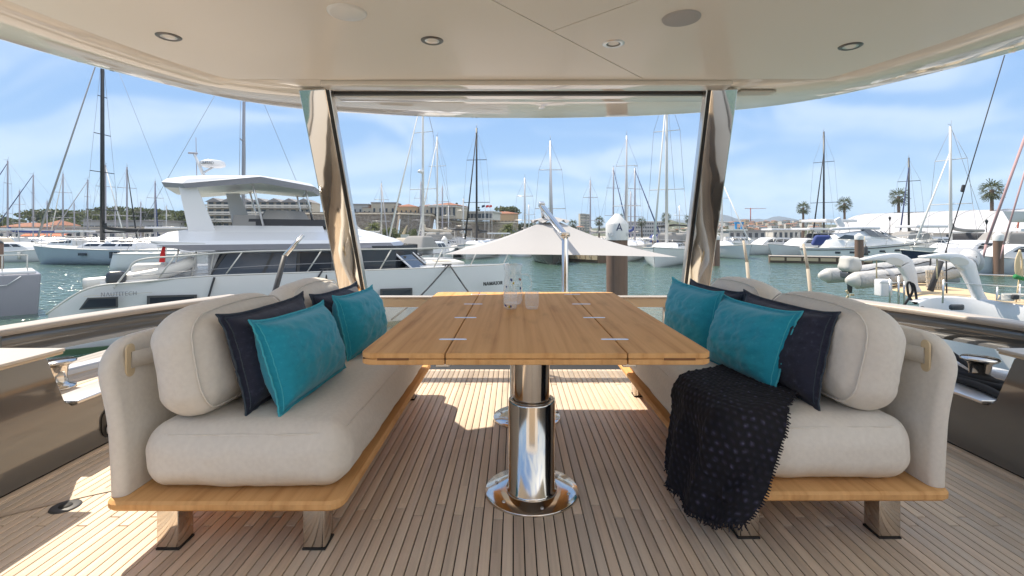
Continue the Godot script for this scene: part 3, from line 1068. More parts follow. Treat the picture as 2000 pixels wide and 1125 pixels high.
func sofa(s: int, z0: float, label: String) -> void:
	var t := thing("sofa", label, "sofa", Vector3(0, 0, -z0 - 0.9))
	var zc := z0 + 0.9
	# teak platform
	var st := begin(false)
	prism(st, round_poly(0.836, 1.86, 0.055), 0.034, flat_at(Vector3(1.09 * s, 0.176, zc - z0 - 0.93)), 0.009)
	obj("platform", st, M.table_teak_1, t)
	for i in 4:
		var lx: float = (1.324 if i < 2 else 0.798) * s
		var lz: float = zc - (z0 + 0.115) if i % 2 == 0 else zc - (z0 + 1.70)
		st = begin()
		rbox(st, Vector3(lx, 0.0915, lz), Vector3(0.08, 0.169, 0.085), 0.004, 1)
		var leg := obj("leg", st, M.steel, t)
		st = begin(false)
		box(st, Vector3(lx, 0.0035, lz), Vector3(0.083, 0.007, 0.088))
		obj("pad", st, M.rubber, leg)
	# back shell: rings from the platform up, flaring outwards and rounded at the top
	st = begin()
	var rings := []
	var shell_x := func(y: float) -> float: return (1.476 + 0.012 * smoothstep(0.2, 0.5, y) + 0.045 * smoothstep(0.42, 0.72, y))
	for i in 26:
		var v := i / 25.0
		var y := 0.211
		var ht := 0.031
		var hl := 0.87
		if i < 16:
			y = lerpf(0.211, 0.62, i / 15.0)
		else:
			var a := (i - 15) / 10.0 * PI / 2
			y = 0.62 + 0.135 * sin(a)
			hl = 0.87 - 0.16 * (1 - cos(a))
			var edge := clampf((0.757 - y) / 0.03, 0, 1)
			ht = 0.031 * sqrt(maxf(0.02, 1 - (1 - edge) * (1 - edge)))
		var ring := PackedVector3Array()
		for p in round_poly(ht * 2, hl * 2, ht * 0.95, 5):
			ring.append(Vector3((shell_x.call(y) + p.x) * s, y, p.y * s))
		rings.append(ring)
	sheet(st, rings, true)
	fan(st, rings[-1])
	obj("back_shell", st, M.upholstery, t)
	# seat cushion
	var sh := Vector3(0.372, 0.118, 0.855)
	var fold := FastNoiseLite.new()
	fold.seed = 40 + s
	fold.frequency = 1.0
	fold.fractal_octaves = 3
	var sb := func(p: Vector3) -> Vector3:
		var q := cushion_bend(p, sh, Vector3(0.012, 0.014, 0.022))
		# dips where people sit, and small puckers
		var sit := exp(-pow((p.z - 0.40) / 0.22, 2)) + exp(-pow((p.z + 0.42) / 0.24, 2))
		q.y -= 0.010 * sit * clampf(p.y / sh.y, 0, 1) * (1.0 - pow(p.x / sh.x, 2))
		var m := p * 4.0 + Vector3(0, s * 5.0, 0)
		return q + Vector3(fold.get_noise_3dv(m) * 0.007, fold.get_noise_3dv(m * 1.6 + Vector3(9, 0, 0)) * 0.006, fold.get_noise_3dv(m + Vector3(0, 9, 0)) * 0.007)
	st = begin()
	rbox(st, Vector3(1.052 * s, 0.330, 0.0), sh * 2, 0.095, 8, 30, Basis(), sb)
	obj("seat_cushion", st, M.upholstery, t)
	st = begin()
	seam_loop(st, sh.x - 0.026, sh.z - 0.026, 0.09, func(a: Vector2) -> Vector3: return Vector3(1.052 * s, 0.330, 0) + sb.call(Vector3(a.x, sh.y - 0.030, a.y)))
	obj("seat_seam", st, M.upholstery, t)
	# two back cushions
	for k in 2:
		var bh := Vector3(0.104, 0.188, 0.36)
		var at := Vector3(1.292 * s, 0.656, 0.9 - 0.045 - 0.365 - 0.79 * k)
		var lean := Basis(Vector3.BACK, -0.17 * s)
		var bb := func(p: Vector3) -> Vector3:
			var q := cushion_bend(p, bh, Vector3(0.018, 0.014, 0.016)) + Vector3(0, 0.012 * (1 - pow(p.z / bh.z, 2)) * p.y / bh.y - 0.022 * pow(absf(p.z) / bh.z, 3) * clampf(p.y / bh.y, 0, 1), 0)
			var m := q * 5.0 + Vector3(k * 7.0, s * 3.0, 0)
			return q + Vector3(fold.get_noise_3dv(m) * 0.009, fold.get_noise_3dv(m + Vector3(9, 0, 0)) * 0.006, fold.get_noise_3dv(m + Vector3(0, 9, 0)) * 0.006)
		st = begin()
		rbox(st, at, bh * 2, 0.10, 8, 22, lean, bb)
		var c := obj("back_cushion", st, M.upholstery, t)
		st = begin()
		seam_loop(st, bh.z - 0.018, bh.y - 0.018, 0.08, func(a: Vector2) -> Vector3: return at + lean * (bb.call(Vector3((-bh.x + 0.026) * s, a.y, a.x)) as Vector3))
		obj("seam", st, M.upholstery, c)
	# strap through an oval plate on the shell
	for k in 2:
		var z := 0.9 - 0.115 if k == 0 else -0.9 + 0.115
		var py := 0.672
		var px: float = (shell_x.call(py) - 0.034) * s
		st = begin(false)
		prism(st, round_poly(0.042, 0.122, 0.02), 0.008, Transform3D(Basis(Vector3(0, 0, s), Vector3.UP, Vector3(-s, 0, 0)), Vector3(px, py, z)), 0.002)
		var pl := obj("strap_plate", st, M.strap, t)
		st = begin(false)
		prism(st, round_poly(0.007, 0.082, 0.003), 0.0075, Transform3D(Basis(Vector3(0, 0, s), Vector3.UP, Vector3(-s, 0, 0)), Vector3(px, py, z)))
		obj("slot", st, M.black, pl)
		st = begin()
		var dir := -1.0 if k == 0 else 1.0
		var rows := []
		for i in 7:
			var u := i / 6.0
			var c := Vector3(px - (0.008 + 0.03 * u * u) * s, py - 0.004 * u, z + dir * 0.17 * u)
			rows.append(PackedVector3Array([c + Vector3(0, 0.03, 0), c + Vector3(-0.004 * s, 0.03, 0), c + Vector3(-0.004 * s, -0.03, 0), c + Vector3(0, -0.03, 0)]))
		sheet(st, rows, true)
		obj("strap", st, M.upholstery, t)

func pillow(called: String, label: String, group: String, mk: String, s: int, corners: Array, thick: float, sd: int) -> void:
	var c := []
	var mid := Vector3.ZERO
	for p in corners:
		var v := Vector3(p.x * s, p.y, -p.z)
		c.append(v)
		mid += v * 0.25
	var foot := Vector3(mid.x, 0.45, mid.z)
	var t := thing(called, label, "pillow", foot, 0, group)
	var nx: Vector3 = ((c[1] - c[0]) as Vector3).cross(c[3] - c[0]).normalized()
	if nx.x * s > 0:
		nx = -nx
	var nz := FastNoiseLite.new()
	nz.seed = sd * 13
	nz.frequency = 1.0
	var nu := 46
	var nv := 34
	var at := func(u: float, v: float, face: float) -> Vector3:
		# edges curve in between the corners
		var cu := u * (1.0 - 0.075 * (1 - v * v * v * v))
		var cv := v * (1.0 - 0.11 * (1 - u * u * u * u))
		var a := (cu + 1) * 0.5
		var b := (cv + 1) * 0.5
		var p: Vector3 = (c[0] as Vector3).lerp(c[1], a).lerp((c[3] as Vector3).lerp(c[2], a), b)
		var uu := clampf(absf(u) / 0.93, 0, 1)
		var vv := clampf(absf(v) / 0.91, 0, 1)
		var f := sqrt(maxf(0, 1 - pow(uu, 3.0))) * sqrt(maxf(0, 1 - pow(vv, 3.0)))
		var wr := nz.get_noise_3d(u * 2.3, v * 2.3, sd) * 0.16 + nz.get_noise_3d(u * 6.0 + v * 3.0, v * 5.0 - u * 2.0, sd + 5.0) * 0.10 * (0.4 + uu * vv)
		var d := thick * f * (1 + wr) + 0.0025
		var flut := 0.008 * nz.get_noise_3d(u * 7, v * 7, 3.0 * sd) * smoothstep(0.85, 1.0, maxf(absf(u), absf(v)))
		# the bottom sags and the filling sinks a little
		p += nx * (face * d + flut) + Vector3(0, -0.012 * (1 - v) * 0.5 * (1 - u * u), 0)
		p.y = maxf(p.y, 0.452)
		return p - foot
	var st := begin()
	for face in [1.0, -1.0]:
		var rows := []
		for i in nv + 1:
			var v := -1.0 + 2.0 * i / nv
			var row := PackedVector3Array()
			for j in nu + 1:
				row.append(at.call(-1.0 + 2.0 * j / nu, v, face))
			rows.append(row)
		if (face > 0) == (s > 0):
			rows.reverse()
		sheet(st, rows)
	obj("cover", st, M[mk], t)
	for loop in [[0.995, 0.0042, 0.0], [0.925, 0.0026, 1.0]]:
		var pts := PackedVector3Array()
		for e in 4:
			for i in 30:
				var q := -1.0 + 2.0 * i / 30.0
				var uv: Vector2 = [Vector2(q, -1), Vector2(1, q), Vector2(-q, 1), Vector2(-1, -q)][e] * loop[0]
				pts.append((at.call(uv.x, uv.y, loop[2]) as Vector3) + nx * 0.0018 * loop[2])
		pts.append(pts[0])
		st = begin()
		tube(st, pts, loop[1], loop[1], 5, false)
		obj("edge_trim" if loop[2] == 0.0 else "stitch_line", st, M[mk + "_edge"], t)

func push_out(p: Vector3, c: Vector3, h: Vector3, r: float, gap: float) -> Vector3:
	# moves a point of cloth to at least gap outside a rounded box
	var q := p - c
	var inner := q.clamp(-(h - Vector3.ONE * r), h - Vector3.ONE * r)
	var d := q - inner
	var l := d.length()
	if l >= r + gap:
		return p
	if l < 0.0005:
		# deep inside: leave by the nearest of the top, the aisle side and the near end
		var top := h.y - q.y
		var aisle := q.x + h.x
		var near := h.z - q.z
		if top <= aisle and top <= near:
			return p + Vector3(0, top + gap, 0)
		if aisle <= near:
			return p - Vector3(aisle + gap, 0, 0)
		return p + Vector3(0, 0, near + gap)
	return c + inner + d / l * (r + gap)

func evenly(line: PackedVector3Array) -> PackedVector3Array:
	# the same line with its points spaced evenly
	var n := line.size()
	var acc := PackedFloat32Array([0.0])
	for i in range(1, n):
		acc.append(acc[i - 1] + line[i].distance_to(line[i - 1]))
	var out := PackedVector3Array([line[0]])
	var k := 0
	for i in range(1, n - 1):
		var want := acc[n - 1] * i / (n - 1)
		while k < n - 2 and acc[k + 1] < want:
			k += 1
		out.append(line[k].lerp(line[k + 1], clampf((want - acc[k]) / maxf(acc[k + 1] - acc[k], 0.00001), 0, 1)))
	out.append(line[n - 1])
	return out

func throw_blanket() -> void:
	var t := thing("throw_blanket", "dark navy knitted throw draped over the near inner corner of the right sofa", "throw blanket", Vector3(0.9, 0.45, -2.0))
	var o := t.position
	# the far and the near edge of the strip: x from the camera, height, depth
	var fe := [Vector3(1.06, 0.468, 2.46), Vector3(0.99, 0.470, 2.41), Vector3(0.87, 0.466, 2.34), Vector3(0.765, 0.425, 2.28), Vector3(0.716, 0.33, 2.22), Vector3(0.69, 0.21, 2.20), Vector3(0.675, 0.10, 2.20)]
	var ne := [Vector3(1.21, 0.472, 2.10), Vector3(1.15, 0.472, 2.01), Vector3(1.03, 0.462, 1.86), Vector3(0.96, 0.40, 1.765), Vector3(0.91, 0.31, 1.725), Vector3(0.86, 0.22, 1.70), Vector3(0.79, 0.14, 1.69)]
	var mids := [Vector3(1.13, 0.472, 2.28), Vector3(1.07, 0.474, 2.21), Vector3(0.94, 0.47, 2.09), Vector3(0.80, 0.428, 2.02), Vector3(0.728, 0.33, 1.96), Vector3(0.705, 0.19, 1.90), Vector3(0.685, 0.075, 1.88)]
	var nl := 150
	var nw := 92
	var a := spline(fe, nl)
	var b := spline(mids, nl)
	var c := spline(ne, nl)
	var nz := FastNoiseLite.new()
	nz.seed = 3
	nz.frequency = 1.0
	var grid := []
	for i in nl + 1:
		var row := PackedVector3Array()
		var cols := PackedVector3Array()
		for j in nw + 1:
			var w := float(j) / nw
			# quadratic through the three guide lines
			var p: Vector3 = a[i] * (2 * (w - 0.5) * (w - 1)) + b[i] * (-4 * w * (w - 1)) + c[i] * (2 * w * (w - 0.5))
			p.x += CAM.x
			p.z = -p.z
			for pass_n in 3:
				p = push_out(p, Vector3(1.052, 0.330, -2.665), Vector3(0.392, 0.142, 0.884), 0.09, 0.012)
				p = push_out(p, Vector3(1.09, 0.193, -2.695), Vector3(0.418, 0.018, 0.93), 0.016, 0.010)
			row.append(p - o)
		grid.append(row)
	# let the cloth settle evenly over what it lies on
	for it in 14:
		for i in nl + 1:
			var row := evenly(grid[i])
			for j in nw + 1:
				var p: Vector3 = row[j] + o
				p = push_out(p, Vector3(1.052, 0.330, -2.665), Vector3(0.392, 0.142, 0.884), 0.09, 0.008)
				p = push_out(p, Vector3(1.09, 0.193, -2.695), Vector3(0.418, 0.018, 0.93), 0.016, 0.008)
				row[j] = p - o
			grid[i] = row
		for j in nw + 1:
			var col := PackedVector3Array()
			for i in nl + 1:
				col.append(grid[i][j])
			col = evenly(col)
			for i in range(1, nl):
				var p: Vector3 = col[i] + o
				if j > 0 and j < nw:
					p = p * 0.6 + ((grid[i][j - 1] + grid[i][j + 1]) * 0.5 + o) * 0.4
				p = push_out(p, Vector3(1.052, 0.330, -2.665), Vector3(0.392, 0.142, 0.884), 0.09, 0.008)
				p = push_out(p, Vector3(1.09, 0.193, -2.695), Vector3(0.418, 0.018, 0.93), 0.016, 0.008)
				grid[i][j] = p - o
	var st := begin()
	var rows := []
	var tint := []
	for i in nl + 1:
		var row := PackedVector3Array()
		var tr := []
		for j in nw + 1:
			var p: Vector3 = grid[i][j]
			var du: Vector3 = grid[mini(i + 1, nl)][j] - grid[maxi(i - 1, 0)][j]
			var dv: Vector3 = grid[i][mini(j + 1, nw)] - grid[i][maxi(j - 1, 0)]
			var nn := dv.cross(du).normalized()
			if nn.y + nn.x * -0.8 < 0:
				nn = -nn
			# knitted bobbles in offset rows, and soft folds below
			var k := (i / 5)
			var ph := (0.5 if k % 2 else 0.0)
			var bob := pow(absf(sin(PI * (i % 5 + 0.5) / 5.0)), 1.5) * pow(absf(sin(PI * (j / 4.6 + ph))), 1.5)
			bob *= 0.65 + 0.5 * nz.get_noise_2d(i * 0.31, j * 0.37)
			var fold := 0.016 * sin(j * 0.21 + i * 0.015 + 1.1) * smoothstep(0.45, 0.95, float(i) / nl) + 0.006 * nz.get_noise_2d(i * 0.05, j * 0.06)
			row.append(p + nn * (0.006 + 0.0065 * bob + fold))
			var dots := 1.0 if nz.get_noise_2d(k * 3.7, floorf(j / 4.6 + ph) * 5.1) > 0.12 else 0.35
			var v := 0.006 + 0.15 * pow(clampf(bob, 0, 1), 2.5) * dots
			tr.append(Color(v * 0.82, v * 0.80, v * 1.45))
		rows.append(row)
		tint.append(tr)
	for i in nl:
		for j in nw:
			for q in [[i, j], [i + 1, j], [i + 1, j + 1], [i, j], [i + 1, j + 1], [i, j + 1]]:
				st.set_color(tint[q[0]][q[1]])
				st.add_vertex(rows[q[0]][q[1]])
	obj("knit", st, M.throw, t)
	# ragged fringe along the hanging end and the near edge
	st = begin()
	st.set_color(Color(0.012, 0.012, 0.02))
	for j in range(0, nw + 1):
		var p: Vector3 = rows[nl][j]
		var l := 0.012 + 0.022 * absf(nz.get_noise_1d(j * 3.3))
		tube(st, PackedVector3Array([p + Vector3(0, 0.004, 0), p + Vector3(rng.randf_range(-0.006, 0.006), -l * 0.6, rng.randf_range(-0.006, 0.006)), p + Vector3(rng.randf_range(-0.012, 0.012), -l, rng.randf_range(-0.01, 0.01))]), 0.004, 0.002, 4)
	for i in range(0, nl + 1, 2):
		var p: Vector3 = rows[i][nw]
		var d: Vector3 = (rows[i][nw] - rows[i][nw - 2]).normalized()
		var l := 0.006 + 0.012 * absf(nz.get_noise_1d(i * 2.9 + 50))
		tube(st, PackedVector3Array([p, p + d * l + Vector3(0, -0.002, rng.randf_range(-0.005, 0.005))]), 0.004, 0.002, 4)
	obj("fringe", st, M.throw, t)

func table() -> void:
	var t := thing("table", "teak folding dining table on two polished steel pedestals between the sofas", "table", Vector3(0, 0, -2.615))
	var zc := 2.615
	var h := 0.72
	var zl := 0.895
	for k in 3:
		var x0: float = [-0.62, -0.3165, 0.3215][k]
		var x1: float = [-0.3215, 0.3165, 0.62][k]
		var poly := PackedVector2Array()
		if k == 1:
			poly = PackedVector2Array([Vector2(x0, -zl), Vector2(x1, -zl), Vector2(x1, zl), Vector2(x0, zl)])
		else:
			var r := 0.05
			var base := round_poly(0.62 * 2, zl * 2, r, 6)
			for p in base:
				if (k == 0 and p.x < 0) or (k == 2 and p.x > 0):
					poly.append(p)
			if k == 0:
				poly.append(Vector2(x1, -zl))
				poly.append(Vector2(x1, zl))
			else:
				poly = PackedVector2Array([Vector2(x0, zl), Vector2(x0, -zl)]) + _sorted_right(base)
		for layer in 2:
			var st := begin(false)
			prism(st, poly, 0.0195, flat_at(Vector3(0, h - 0.0195 - 0.0215 * layer, 0)), 0.0025)
			obj("leaf_board", st, M["table_teak_%d" % ((k + layer) % 3)], t)
		var stc := begin(false)
		box(stc, Vector3((x0 + x1) * 0.5, h - 0.0205, 0), Vector3(x1 - x0 - 0.02, 0.004, zl * 2 - 0.03))
		obj("felt", stc, M.rubber, t)
		if k != 1:
			var sg := -1 if k == 0 else 1
			var sn := begin(false)
			box(sn, Vector3(0.50 * sg, h - 0.0205, zl + 0.0006), Vector3(0.11, 0.008, 0.001))
			obj("finger_notch", sn, M.notch_wood, t)
	# flush barrel hinges across the joints
	for z in [1.944, 2.444, 2.91, 3.37]:
		for sx in [-1, 1]:
			var st := begin(false)
			prism(st, round_poly(0.11, 0.021, 0.0103), 0.004, flat_at(Vector3(0.319 * sx, h - 0.0025, zc - z)), 0.0008)
			obj("hinge", st, M.hinge_steel, t)
	var st := begin()
	rbox(st, Vector3(0, h - 0.051, 0), Vector3(0.62, 0.018, 1.5), 0.004)
	obj("under_frame", st, M.satin_steel, t)
	for sx in [-1, 1]:
		for z in [-0.6, 0.6, -0.86, 0.86]:
			st = begin()
			rbox(st, Vector3((0.40 if absf(z) < 0.7 else 0.33) * sx, h - 0.048, z), Vector3(0.05, 0.012, 0.03), 0.003)
			obj("bracket", st, M.satin_steel, t)
	for z in [2.18, 3.05]:
		var at := Vector3(0.0, 0, zc - z)
		st = begin()
		lathe(st, [Vector2(0.207, 0.0), Vector2(0.207, 0.007), Vector2(0.204, 0.011), Vector2(0.12, 0.0125), Vector2(0.0, 0.0125)], 72, at)
		obj("base_plate", st, M.steel, t)
		st = begin()
		lathe(st, [Vector2(0.112, 0.012), Vector2(0.112, 0.022), Vector2(0.1035, 0.024), Vector2(0.1035, 0.40), Vector2(0.101, 0.408), Vector2(0.098, 0.410), Vector2(0.086, 0.410), Vector2(0.086, 0.395)], 72, at)
		obj("sleeve", st, M.steel, t)
		st = begin()
		lathe(st, [Vector2(0.079, 0.30), Vector2(0.079, h - 0.06)], 72, at)
		obj("column", st, M.steel, t)
		st = begin()
		lathe(st, [Vector2(0.0855, 0.398), Vector2(0.0795, 0.400)], 48, at)
		obj("gasket", st, M.black, t)
		for k in 6:
			var a := TAU * k / 6 + 0.3
			st = begin()
			lathe(st, [Vector2(0.008, 0.012), Vector2(0.007, 0.0155), Vector2(0, 0.0165)], 10, at + Vector3(cos(a) * 0.165, 0, sin(a) * 0.165))
			obj("bolt", st, M.satin_steel, t)

func _sorted_right(base: PackedVector2Array) -> PackedVector2Array:
	var out := PackedVector2Array()
	for p in base:
		if p.x > 0:
			out.append(p)
	out.sort()
	var by := Array(out)
	by.sort_custom(func(a, b): return atan2(a.y, a.x - 0.3) < atan2(b.y, b.x - 0.3))
	return PackedVector2Array(by)

func tableware() -> void:
	var h := 0.7215
	var c := thing("carafe", "clear glass carafe with a curved handle and painted flowers, behind the tumblers", "carafe", Vector3(P(1002, 455, 2.9).x, h, -2.90))
	var st := begin()
	lathe(st, [Vector2(0.0, 0.010), Vector2(0.03, 0.009), Vector2(0.044, 0.012), Vector2(0.053, 0.03), Vector2(0.055, 0.07), Vector2(0.051, 0.13), Vector2(0.046, 0.19), Vector2(0.051, 0.232), Vector2(0.054, 0.236), Vector2(0.056, 0.233), Vector2(0.049, 0.19), Vector2(0.054, 0.13), Vector2(0.058, 0.07), Vector2(0.056, 0.028), Vector2(0.046, 0.003), Vector2(0.0, 0.0)].map(func(v): return v), 48)
	obj("body", st, M.clear_glass, c)
	st = begin()
	tube(st, spline([Vector3(0.048, 0.175, 0.01), Vector3(0.085, 0.175, 0.02), Vector3(0.108, 0.13, 0.025), Vector3(0.092, 0.075, 0.02), Vector3(0.057, 0.06, 0.01)], 20), 0.005, 0.005, 8)
	obj("handle", st, M.clear_glass, c)
	flowers(c, 0.0585, 0.12, 5, 4)
	for i in 2:
		var g := thing("tumbler", ["glass tumbler printed with small blue flowers, in front of the carafe", "plain clear glass tumbler right of the carafe"][i], "glass", Vector3(P([997, 1039][i], 455, 2.72).x, h, -2.72), 0, "glass tumblers on the table")
		st = begin()
		lathe(st, [Vector2(0.0, 0.012), Vector2(0.026, 0.011), Vector2(0.034, 0.018), Vector2(0.0385, 0.045), Vector2(0.0345, 0.092), Vector2(0.0355, 0.0945), Vector2(0.0365, 0.092), Vector2(0.0405, 0.045), Vector2(0.036, 0.012), Vector2(0.028, 0.0), Vector2(0.0, 0.0)], 40)
		obj("bowl", st, M.clear_glass, g)
		if i == 0:
			flowers(g, 0.0412, 0.05, 3, 9)

func flowers(t: Node3D, r: float, y: float, n: int, sd: int) -> void:
	var rr := RandomNumberGenerator.new()
	rr.seed = sd
	mat("petal_blue", Color(0.05, 0.07, 0.25), 0.6)
	mat("petal_yellow", Color(0.55, 0.40, 0.03), 0.6)
	mat("petal_red", Color(0.35, 0.08, 0.02), 0.6)
	for i in n:
		var a := PI / 2 + rr.randf_range(-0.9, 0.9)
		var yy := y + rr.randf_range(-0.035, 0.04)
		var st := begin(false)
		var up := Vector3.UP.rotated(Vector3.BACK, rr.randf_range(-0.8, 0.8))
		var n0 := Vector3(cos(a), 0, sin(a))
		var p := n0 * (r + 0.0005) + Vector3(0, yy, 0)
		var sd2 := up.cross(n0).normalized()
		var l := rr.randf_range(0.007, 0.012)
		var w := l * 0.32
		for k in 2:
			var q := p + sd2 * w * 1.4 * k
			tri(st, q - up * l, q + sd2 * w, q + up * l)
			tri(st, q - up * l, q + up * l, q - sd2 * w)
		obj("painted_leaf", st, M[["petal_blue", "petal_yellow", "petal_blue", "petal_red"][i % 4]], t)

func aft_parasol() -> void:
	var fx := P(1094, 455, 5.2).x
	var t := thing("parasol", "square pale grey cantilever parasol with a polished arm over the swim platform", "parasol", Vector3(fx, -0.86, -5.2))
	var o := Vector3(fx, -0.86, -5.2)
	var top := Vector3(0.0, 1.275, -6.42) - Vector3(0, 0, 0)
	top.x = fx - 0.02
	var corner := [Vector3(fx - 1.225, 0.915, -5.2), Vector3(fx + 1.235, 0.885, -5.2), Vector3(fx + 1.24, 0.93, -7.65), Vector3(fx - 1.24, 0.93, -7.65)]
	for k in 4:
		var st := begin()
		var a: Vector3 = corner[k]
		var b: Vector3 = corner[(k + 1) % 4]
		var rows := []
		for i in 9:
			var v := i / 8.0
			var row := PackedVector3Array()
			for j in 13:
				var u := j / 12.0
				var e := a.lerp(b, u) + Vector3(0, 0.008 * 4 * u * (1 - u), 0) + (top - a.lerp(b, u)) * Vector3(1, 0, 1) * 0.05 * 4 * u * (1 - u)
				var inner := top + Vector3(a.lerp(b, u).x - top.x, 0, a.lerp(b, u).z - top.z) * 0.10
				var p := e.lerp(inner, v) + Vector3(0, -0.05 * sin(PI * v) * (1 - 0.4 * 4 * u * (1 - u)), 0)
				row.append(p - o)
			rows.append(row)
		sheet(st, rows)
		obj("canopy_panel", st, M.parasol_cloth, t)
	var st := begin()
	var rows := []
	for i in 5:
		var v := i / 4.0
		var row := PackedVector3Array()
		for j in 40:
			var a := TAU * j / 40
			var r := lerpf(0.24, 0.015, v) * (1 + 0.07 * sin(a * 8) * (1 - v))
			row.append(top - o + Vector3(cos(a) * r, 0.012 + 0.075 * v + 0.02 * sin(a * 8 + 1) * (1 - v), sin(a) * r))
		rows.append(row)
	rows.reverse()
	sheet(st, rows, true)
	obj("vent_cap", st, M.parasol_cloth, t)
	var pole := P(1103.5, 458, 5.05)
	hold("pole", rod(Vector3(pole.x, -0.86, pole.z) - o, pole - o, 0.033, 0.033, 20), M.steel, t)
	var tip := P(1058, 400, 6.2)
	st = begin()
	var ab := (tip - pole).normalized()
	var bz := Basis.looking_at(ab, Vector3.UP)
	rbox(st, (tip + pole) * 0.5 - o + Vector3(0, 0.0, 0), Vector3(0.052, 0.042, tip.distance_to(pole) + 0.08), 0.015, 3, 1, bz)
	obj("arm", st, M.steel, t)
	hold("stay", rod(pole - o + Vector3(0.0, -0.05, 0.0), tip - o + Vector3(0, -0.08, 0), 0.008, 0.008, 8), M.satin_steel, t)
	hold("hanger", rod(tip - o, Vector3(tip.x + 0.03, top.y + 0.05, -6.36) - o, 0.022, 0.022, 10), M.satin_steel, t)
	st = begin()
	rbox(st, tip - o, Vector3(0.07, 0.07, 0.09), 0.01, 2, 1, bz)
	obj("arm_end", st, M.satin_steel, t)
	st = begin()
	rbox(st, pole - o, Vector3(0.10, 0.05, 0.08), 0.012, 2)
	obj("pole_head", st, M.steel, t)


# ---------- the catamaran alongside ----------
func cp(s: float, y: float, t: float) -> Vector3:
	# along the hull from the stern, height above the deck of the yacht, inboard from the near side
	return Vector3(s, y - WL, -t)

func wall(st: SurfaceTool, pts: Array, t: float, depth := 0.02) -> void:
	# outline in (s, y) at inboard distance t, thickened towards the viewer
	var poly := PackedVector2Array()
	for p in pts:
		poly.append(Vector2(p.x, p.y - WL))
	prism(st, poly, depth, Transform3D(Basis(), Vector3(0, 0, -t)))

func cat_hull(st: SurfaceTool, t0: float, dirn: float) -> void:
	# one hull of the pair; dirn turns its outer side to the viewer or away
	var rows := []
	for i in 41:
		var u := i / 40.0
		var s := -0.35 + 11.1 * u
		var half := 0.72 * (smoothstep(-0.25, 0.25, u)) * (1.0 if u < 0.55 else sqrt(maxf(0.0, 1.0 - pow((u - 0.55) / 0.452, 2.2))))
		half = maxf(half, 0.03)
		var top := 0.135 - 0.16 * (1.0 - smoothstep(0.0, 0.28, u)) - 0.55 * (1.0 - smoothstep(-0.02, 0.075, u))
		var row := PackedVector3Array()
		for k in 13:
			var v := k / 12.0
			var w := v * 2 - 1
			var y := lerpf(top, -1.75, 1 - absf(w))
			var low := clampf((top - y) / 1.5, 0, 1)
			var flare := 1.0 - 0.28 * low * low - 0.1 * low
			var mid := 0.0 + 0.72
			var z := mid + (half * flare) * signf(w) * (1.0 if absf(w) > 0.06 else 0.0)
			# the near side stays on the hull's straight outer plane amidships
			var kk := s
			if u > 0.93:
				kk = s - 0.10 * low * (u - 0.93) / 0.07
			row.append(cp(kk, y, t0 + z * 1.0))
		rows.append(row)
	if dirn < 0:
		rows.reverse()
	sheet(st, rows)
	fan(st, rows[0])
	fan(st, rows[-1])

